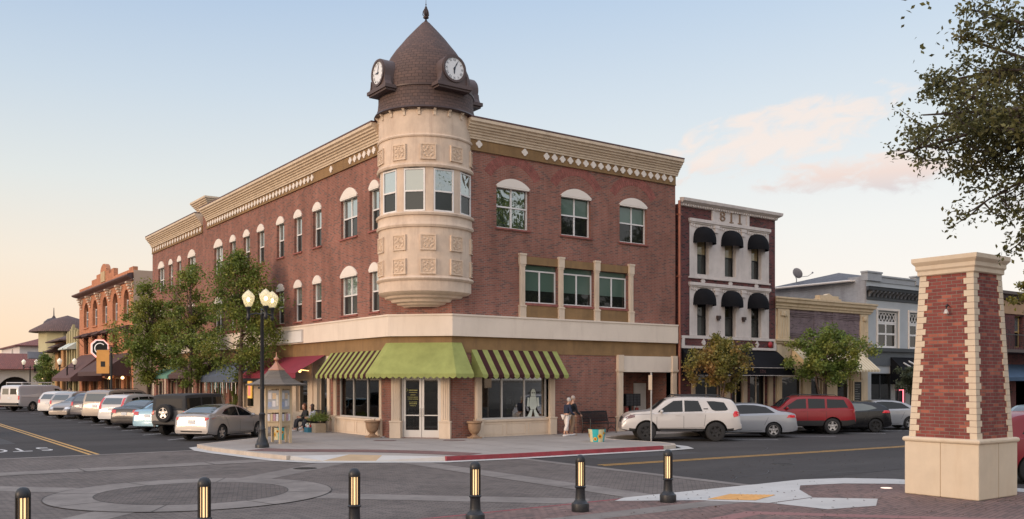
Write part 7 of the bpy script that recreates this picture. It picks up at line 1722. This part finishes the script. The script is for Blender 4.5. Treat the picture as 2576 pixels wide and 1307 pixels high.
# park trees on the plaza behind the viewer: the shop and upstairs windows mirror them
for i,(x,y,l) in enumerate(((36,-9,'tall park tree across the side street, nearest the pillar'),(47,-7,'tall park tree across the side street, second from the pillar'),(58,-10,'tall park tree across the side street, third from the pillar'),(70,-8,'tall park tree across the side street, furthest along'))):
    street_tree('plaza_tree',l,'plaza trees',(x,y,0),22,(6.5,6.5,8.5),13.5,LG,6500,60+i,.7,.3,1,90,1,spread=.7)
# ================================================================ people
def skin(parent,name,joints,edges,rad,mat,root=0,sub=2):
    me=bpy.data.meshes.new(name); me.from_pydata([tuple(j) for j in joints],edges,[]); o=bpy.data.objects.new(name,me); COL.objects.link(o)
    sk=o.modifiers.new('s','SKIN'); ss=o.modifiers.new('u','SUBSURF'); ss.levels=sub; ss.render_levels=sub
    for v,rr in zip(me.skin_vertices[0].data,rad): v.radius=rr if isinstance(rr,tuple) else (rr,rr)
    me.skin_vertices[0].data[root].use_root=True
    dg=bpy.context.evaluated_depsgraph_get(); m2=bpy.data.meshes.new_from_object(o.evaluated_get(dg)); bpy.data.objects.remove(o)
    m2.materials.clear(); m2.materials.append(mat)
    m2.polygons.foreach_set('use_smooth',[True]*len(m2.polygons)); o=bpy.data.objects.new(name,m2); COL.objects.link(o); o.parent=parent; return o
SKIN=M('skin',(.50,.28,.19),.55,var=.06,kind='obj')
def person(loc,rz,label,J,cl,group=None,hair=(.3,.27,.25),skirt=None,z=.152):
    """J: joint dict in body space (x right, y forward, z up); cl: clothing spec"""
    r=empty('person',(loc[0],loc[1],z),rz,label,'person',group); V=lambda k:Vector(J[k])
    names=['pel','chest','neck','skull']; pts=[V('pel'),V('chest'),V('neck'),V('head')]; ed=[(0,1),(1,2),(2,3)]; rad=[(.135,.10),(.135,.10),(.050,.050),(.048,.05)]
    spine=V('pel').lerp(V('chest'),.5); pts.append(spine); rad.append((.115,.09)); ed=[(0,4),(4,1),(1,2),(2,3)]
    def add(p,rr,frm): pts.append(Vector(p)); rad.append(rr); ed.append((frm,len(pts)-1)); return len(pts)-1
    for s in ('l','r'):
        a=add(V('sh'+s),.052,1); a=add(V('el'+s),.040,a); a=add(V('wr'+s),.027,a)
        d=(V('wr'+s)-V('el'+s)).normalized(); palm=add(V('wr'+s)+d*.07,(.036,.018),a)
        side=d.cross(Vector((0,1,0)) if abs(d.y)<.8 else Vector((1,0,0))).normalized()
        dn=d.cross(side)
        for k,(off,ln) in enumerate(((-.026,.060),(-.009,.070),(.009,.066),(.025,.052))):
            p0=V('wr'+s)+d*.095+side*off; i=add(p0,.010,palm); i=add(p0+d*ln*.55+dn*.008,.009,i); add(p0+d*ln*.85+dn*.03,.008,i)
        t0=V('wr'+s)+d*.035+side*.038; i=add(t0,.011,palm); add(t0+d*.035+side*.018,.010,i)
        a=add(V('hp'+s),.085,0); a=add(V('kn'+s),.056,a); m=V('kn'+s).lerp(V('an'+s),.35); a=add(m,.055,a); a=add(V('an'+s),.036,a); add(V('to'+s),(.04,.026),a)
    skin(r,'body',pts,ed,rad,SKIN)
    H=V('head'); fw=Vector(J.get('face',(0,1,0))).normalized(); up=Vector((0,0,1)); rt=fw.cross(up).normalized(); Mx=Matrix((rt,fw,up)).transposed()
    hb=MB(); hb.ball(H+up*.02,.077,.092,.112,16,12,0,Mx); hb.ball(H-up*.055+fw*.02,.055,.065,.055,12,8,0,Mx)      # skull and jaw
    hb.ball(H+fw*.098-up*.012,.013,.018,.024,8,6,0,Mx)
    for s in (-1,1): hb.ball(H+rt*s*.078-up*.005,.010,.018,.03,8,6,0,Mx)
    hb.build('head',SKIN,r,world=False)
    fb=MB()
    for s in (-1,1): fb.ball(H+fw*.083+rt*s*.030+up*.018,.011,.008,.007,8,6,0,Mx)
    fb.build('eyes',BLACK,r,world=False); fb=MB(); fb.ball(H+fw*.082-up*.052,.022,.008,.007,8,6,0,Mx); fb.build('mouth',M('lips',(.35,.1,.09),.5),r,world=False)
    hm=M('hair_%d_%d'%(hair[0]*100,hair[2]*100),hair,.7,var=.2,kind='obj',vs=20)
    hh3=MB(); hh3.ball(H+up*.045-fw*.018,.088,.098,.105,16,12,0,Mx)
    if J.get('long'): hh3.ball(H-up*.08-fw*.06,.08,.05,.16,12,10,0,Mx); [hh3.ball(H-up*.07+rt*s*.07,.03,.05,.15,8,8,0,Mx) for s in (-1,1)]
    hh3.build('hair',hm,r,world=False)
    # shirt
    top,trs,shoe=cl['top'],cl['trousers'],cl['shoes']; sl=cl.get('sleeve',1.0)
    p=[V('pel')+up*.02,spine,V('chest')+up*.01,V('chest').lerp(V('neck'),.75)]; rd=[(.165,.125),(.150,.118),(.155,.118),(.075,.07)]; e=[(0,1),(1,2),(2,3)]
    for s in ('l','r'):
        p.append(V('sh'+s)); rd.append(.068); e.append((2,len(p)-1)); p.append(V('el'+s)); rd.append(.056); e.append((len(p)-2,len(p)-1))
        if sl>.5: p.append(V('el'+s).lerp(V('wr'+s),sl*.95)); rd.append(.042); e.append((len(p)-2,len(p)-1))
    skin(r,'shirt',p,e,rd,top)
    p=[V('pel')]; rd=[(.160,.125)]; e=[]
    for s in ('l','r'):
        p.append(V('hp'+s)-up*.0); rd.append(.102); e.append((0,len(p)-1)); p.append(V('kn'+s)); rd.append(.078); e.append((len(p)-2,len(p)-1)); p.append(V('kn'+s).lerp(V('an'+s),cl.get('leg',.9))); rd.append(.068); e.append((len(p)-2,len(p)-1))
    skin(r,'trousers',p,e,rd,trs)
    for s in ('l','r'):
        b=MB(); a,t=V('an'+s),V('to'+s); d=(t-a); d.z=0; d.normalize(); sd=Vector((-d.y,d.x,0)); Mf=Matrix((sd,d,up)).transposed()
        c=a.lerp(t,.45); c.z=min(a.z,t.z)-.005; b.ball(c,.048,.13,.045,10,8,0,Mf); b.build('shoe',shoe,r,world=False)
    return r
NAVY=M('navy_knit',(.018,.024,.05),.85,kind='obj',var=.2); WHT_T=M('white_cotton',(.70,.64,.60),.8,kind='obj',var=.04); BLKC=M('black_cloth',(.018,.018,.022),.85,kind='obj',var=.2); GREYC=M('grey_knit',(.33,.35,.42),.85,kind='obj',var=.1); SHW=M('white_shoe',(.62,.6,.58),.6,kind='obj'); TANC=M('tan_cloth',(.30,.2,.13),.85,kind='obj')
stand=dict(pel=(0,0,.88),chest=(0,.06,1.17),neck=(0,.10,1.36),head=(0,.15,1.47),shl=(-.17,.06,1.27),shr=(.17,.06,1.27),ell=(-.24,.08,1.0),elr=(.23,.10,1.0),wrl=(-.20,.28,.86),wrr=(.20,.30,.88),hpl=(-.085,0,.82),hpr=(.085,0,.82),knl=(-.10,.08,.46),knr=(.10,-.02,.46),anl=(-.10,.10,.08),anr=(.10,-.16,.10),tol=(-.11,.24,.035),tor=(.10,-.04,.035),face=(0,1,-.15))
w1=person((24.15,29.75),R_(-100),'grey haired person in navy top and white cropped trousers walking with a cane',dict(stand),dict(top=NAVY,trousers=WHT_T,shoes=SHW,leg=.72,sleeve=1.0),'walkers by the brick wall',hair=(.42,.40,.38))
st2=dict(stand); st2.update(pel=(0,0,.92),chest=(0,.03,1.22),neck=(0,.05,1.43),head=(0,.08,1.55),shl=(-.19,.03,1.33),shr=(.19,.03,1.33),hpl=(-.09,0,.86),hpr=(.09,0,.86),face=(0,1,0))
w2=person((24.62,29.95),R_(-95),'taller person in dark jacket and tan trousers walking beside the one with the cane',st2,dict(top=BLKC,trousers=TANC,shoes=SHW,leg=.95,sleeve=1.0),'walkers by the brick wall',hair=(.36,.30,.26))
c0=Matrix.Rotation(R_(-100),4,'Z')@Vector((.20,.36,.86)); x0,y0=24.15+c0.x,29.75+c0.y
b=MB(); b.tube([(x0,y0,.165),(x0,y0,.98)],.012,8); b.tube([(x0,y0,.98),(x0,y0,1.02),(x0-.03,y0+.05,1.04),(x0-.03,y0+.09,1.02)],.013,6); tag(b.build('walking_cane',M('cane_wood',(.25,.13,.06),.5)),'brown wooden walking cane held by the grey haired walker','cane')
sit=dict(pel=(0,-.02,.50),chest=(0,.02,.80),neck=(0,.05,1.0),head=(0,.09,1.12),shl=(-.17,.02,.91),shr=(.17,.02,.91),ell=(-.22,.10,.66),elr=(.22,.12,.66),wrl=(-.08,.32,.64),wrr=(.08,.33,.66),hpl=(-.09,.02,.50),hpr=(.09,.02,.50),knl=(-.10,.44,.52),knr=(.10,.46,.50),anl=(-.10,.55,.10),anr=(.12,.50,.10),tol=(-.10,.70,.04),tor=(.13,.64,.04),long=True)
s1=dict(sit); s1.update(face=(-.3,1,-.1)); s2=dict(sit); s2.update(face=(.45,1,-.1),knr=(.02,.44,.56),anr=(-.06,.58,.22),tor=(-.08,.72,.18))
person((16.88,39.95),R_(90),'seated woman in black clothes and white shoes at the far end of the bench',s1,dict(top=BLKC,trousers=BLKC,shoes=SHW,leg=.93),'women sitting on the bench',hair=(.16,.06,.03),z=.152)
person((16.9,39.1),R_(90),'seated woman in grey knit top with crossed legs on the bench',s2,dict(top=GREYC,trousers=BLKC,shoes=SHW,leg=.93),'women sitting on the bench',hair=(.05,.03,.025),z=.152)
st3=dict(st2); st3.update(elr=(.2,.2,1.2),wrr=(.1,.25,1.4))
person((14.6,84.5),R_(120),'distant person in dark clothes standing on the pavement by the brown awning',st3,dict(top=BLKC,trousers=BLKC,shoes=BLKC),None,hair=(.05,.04,.03))
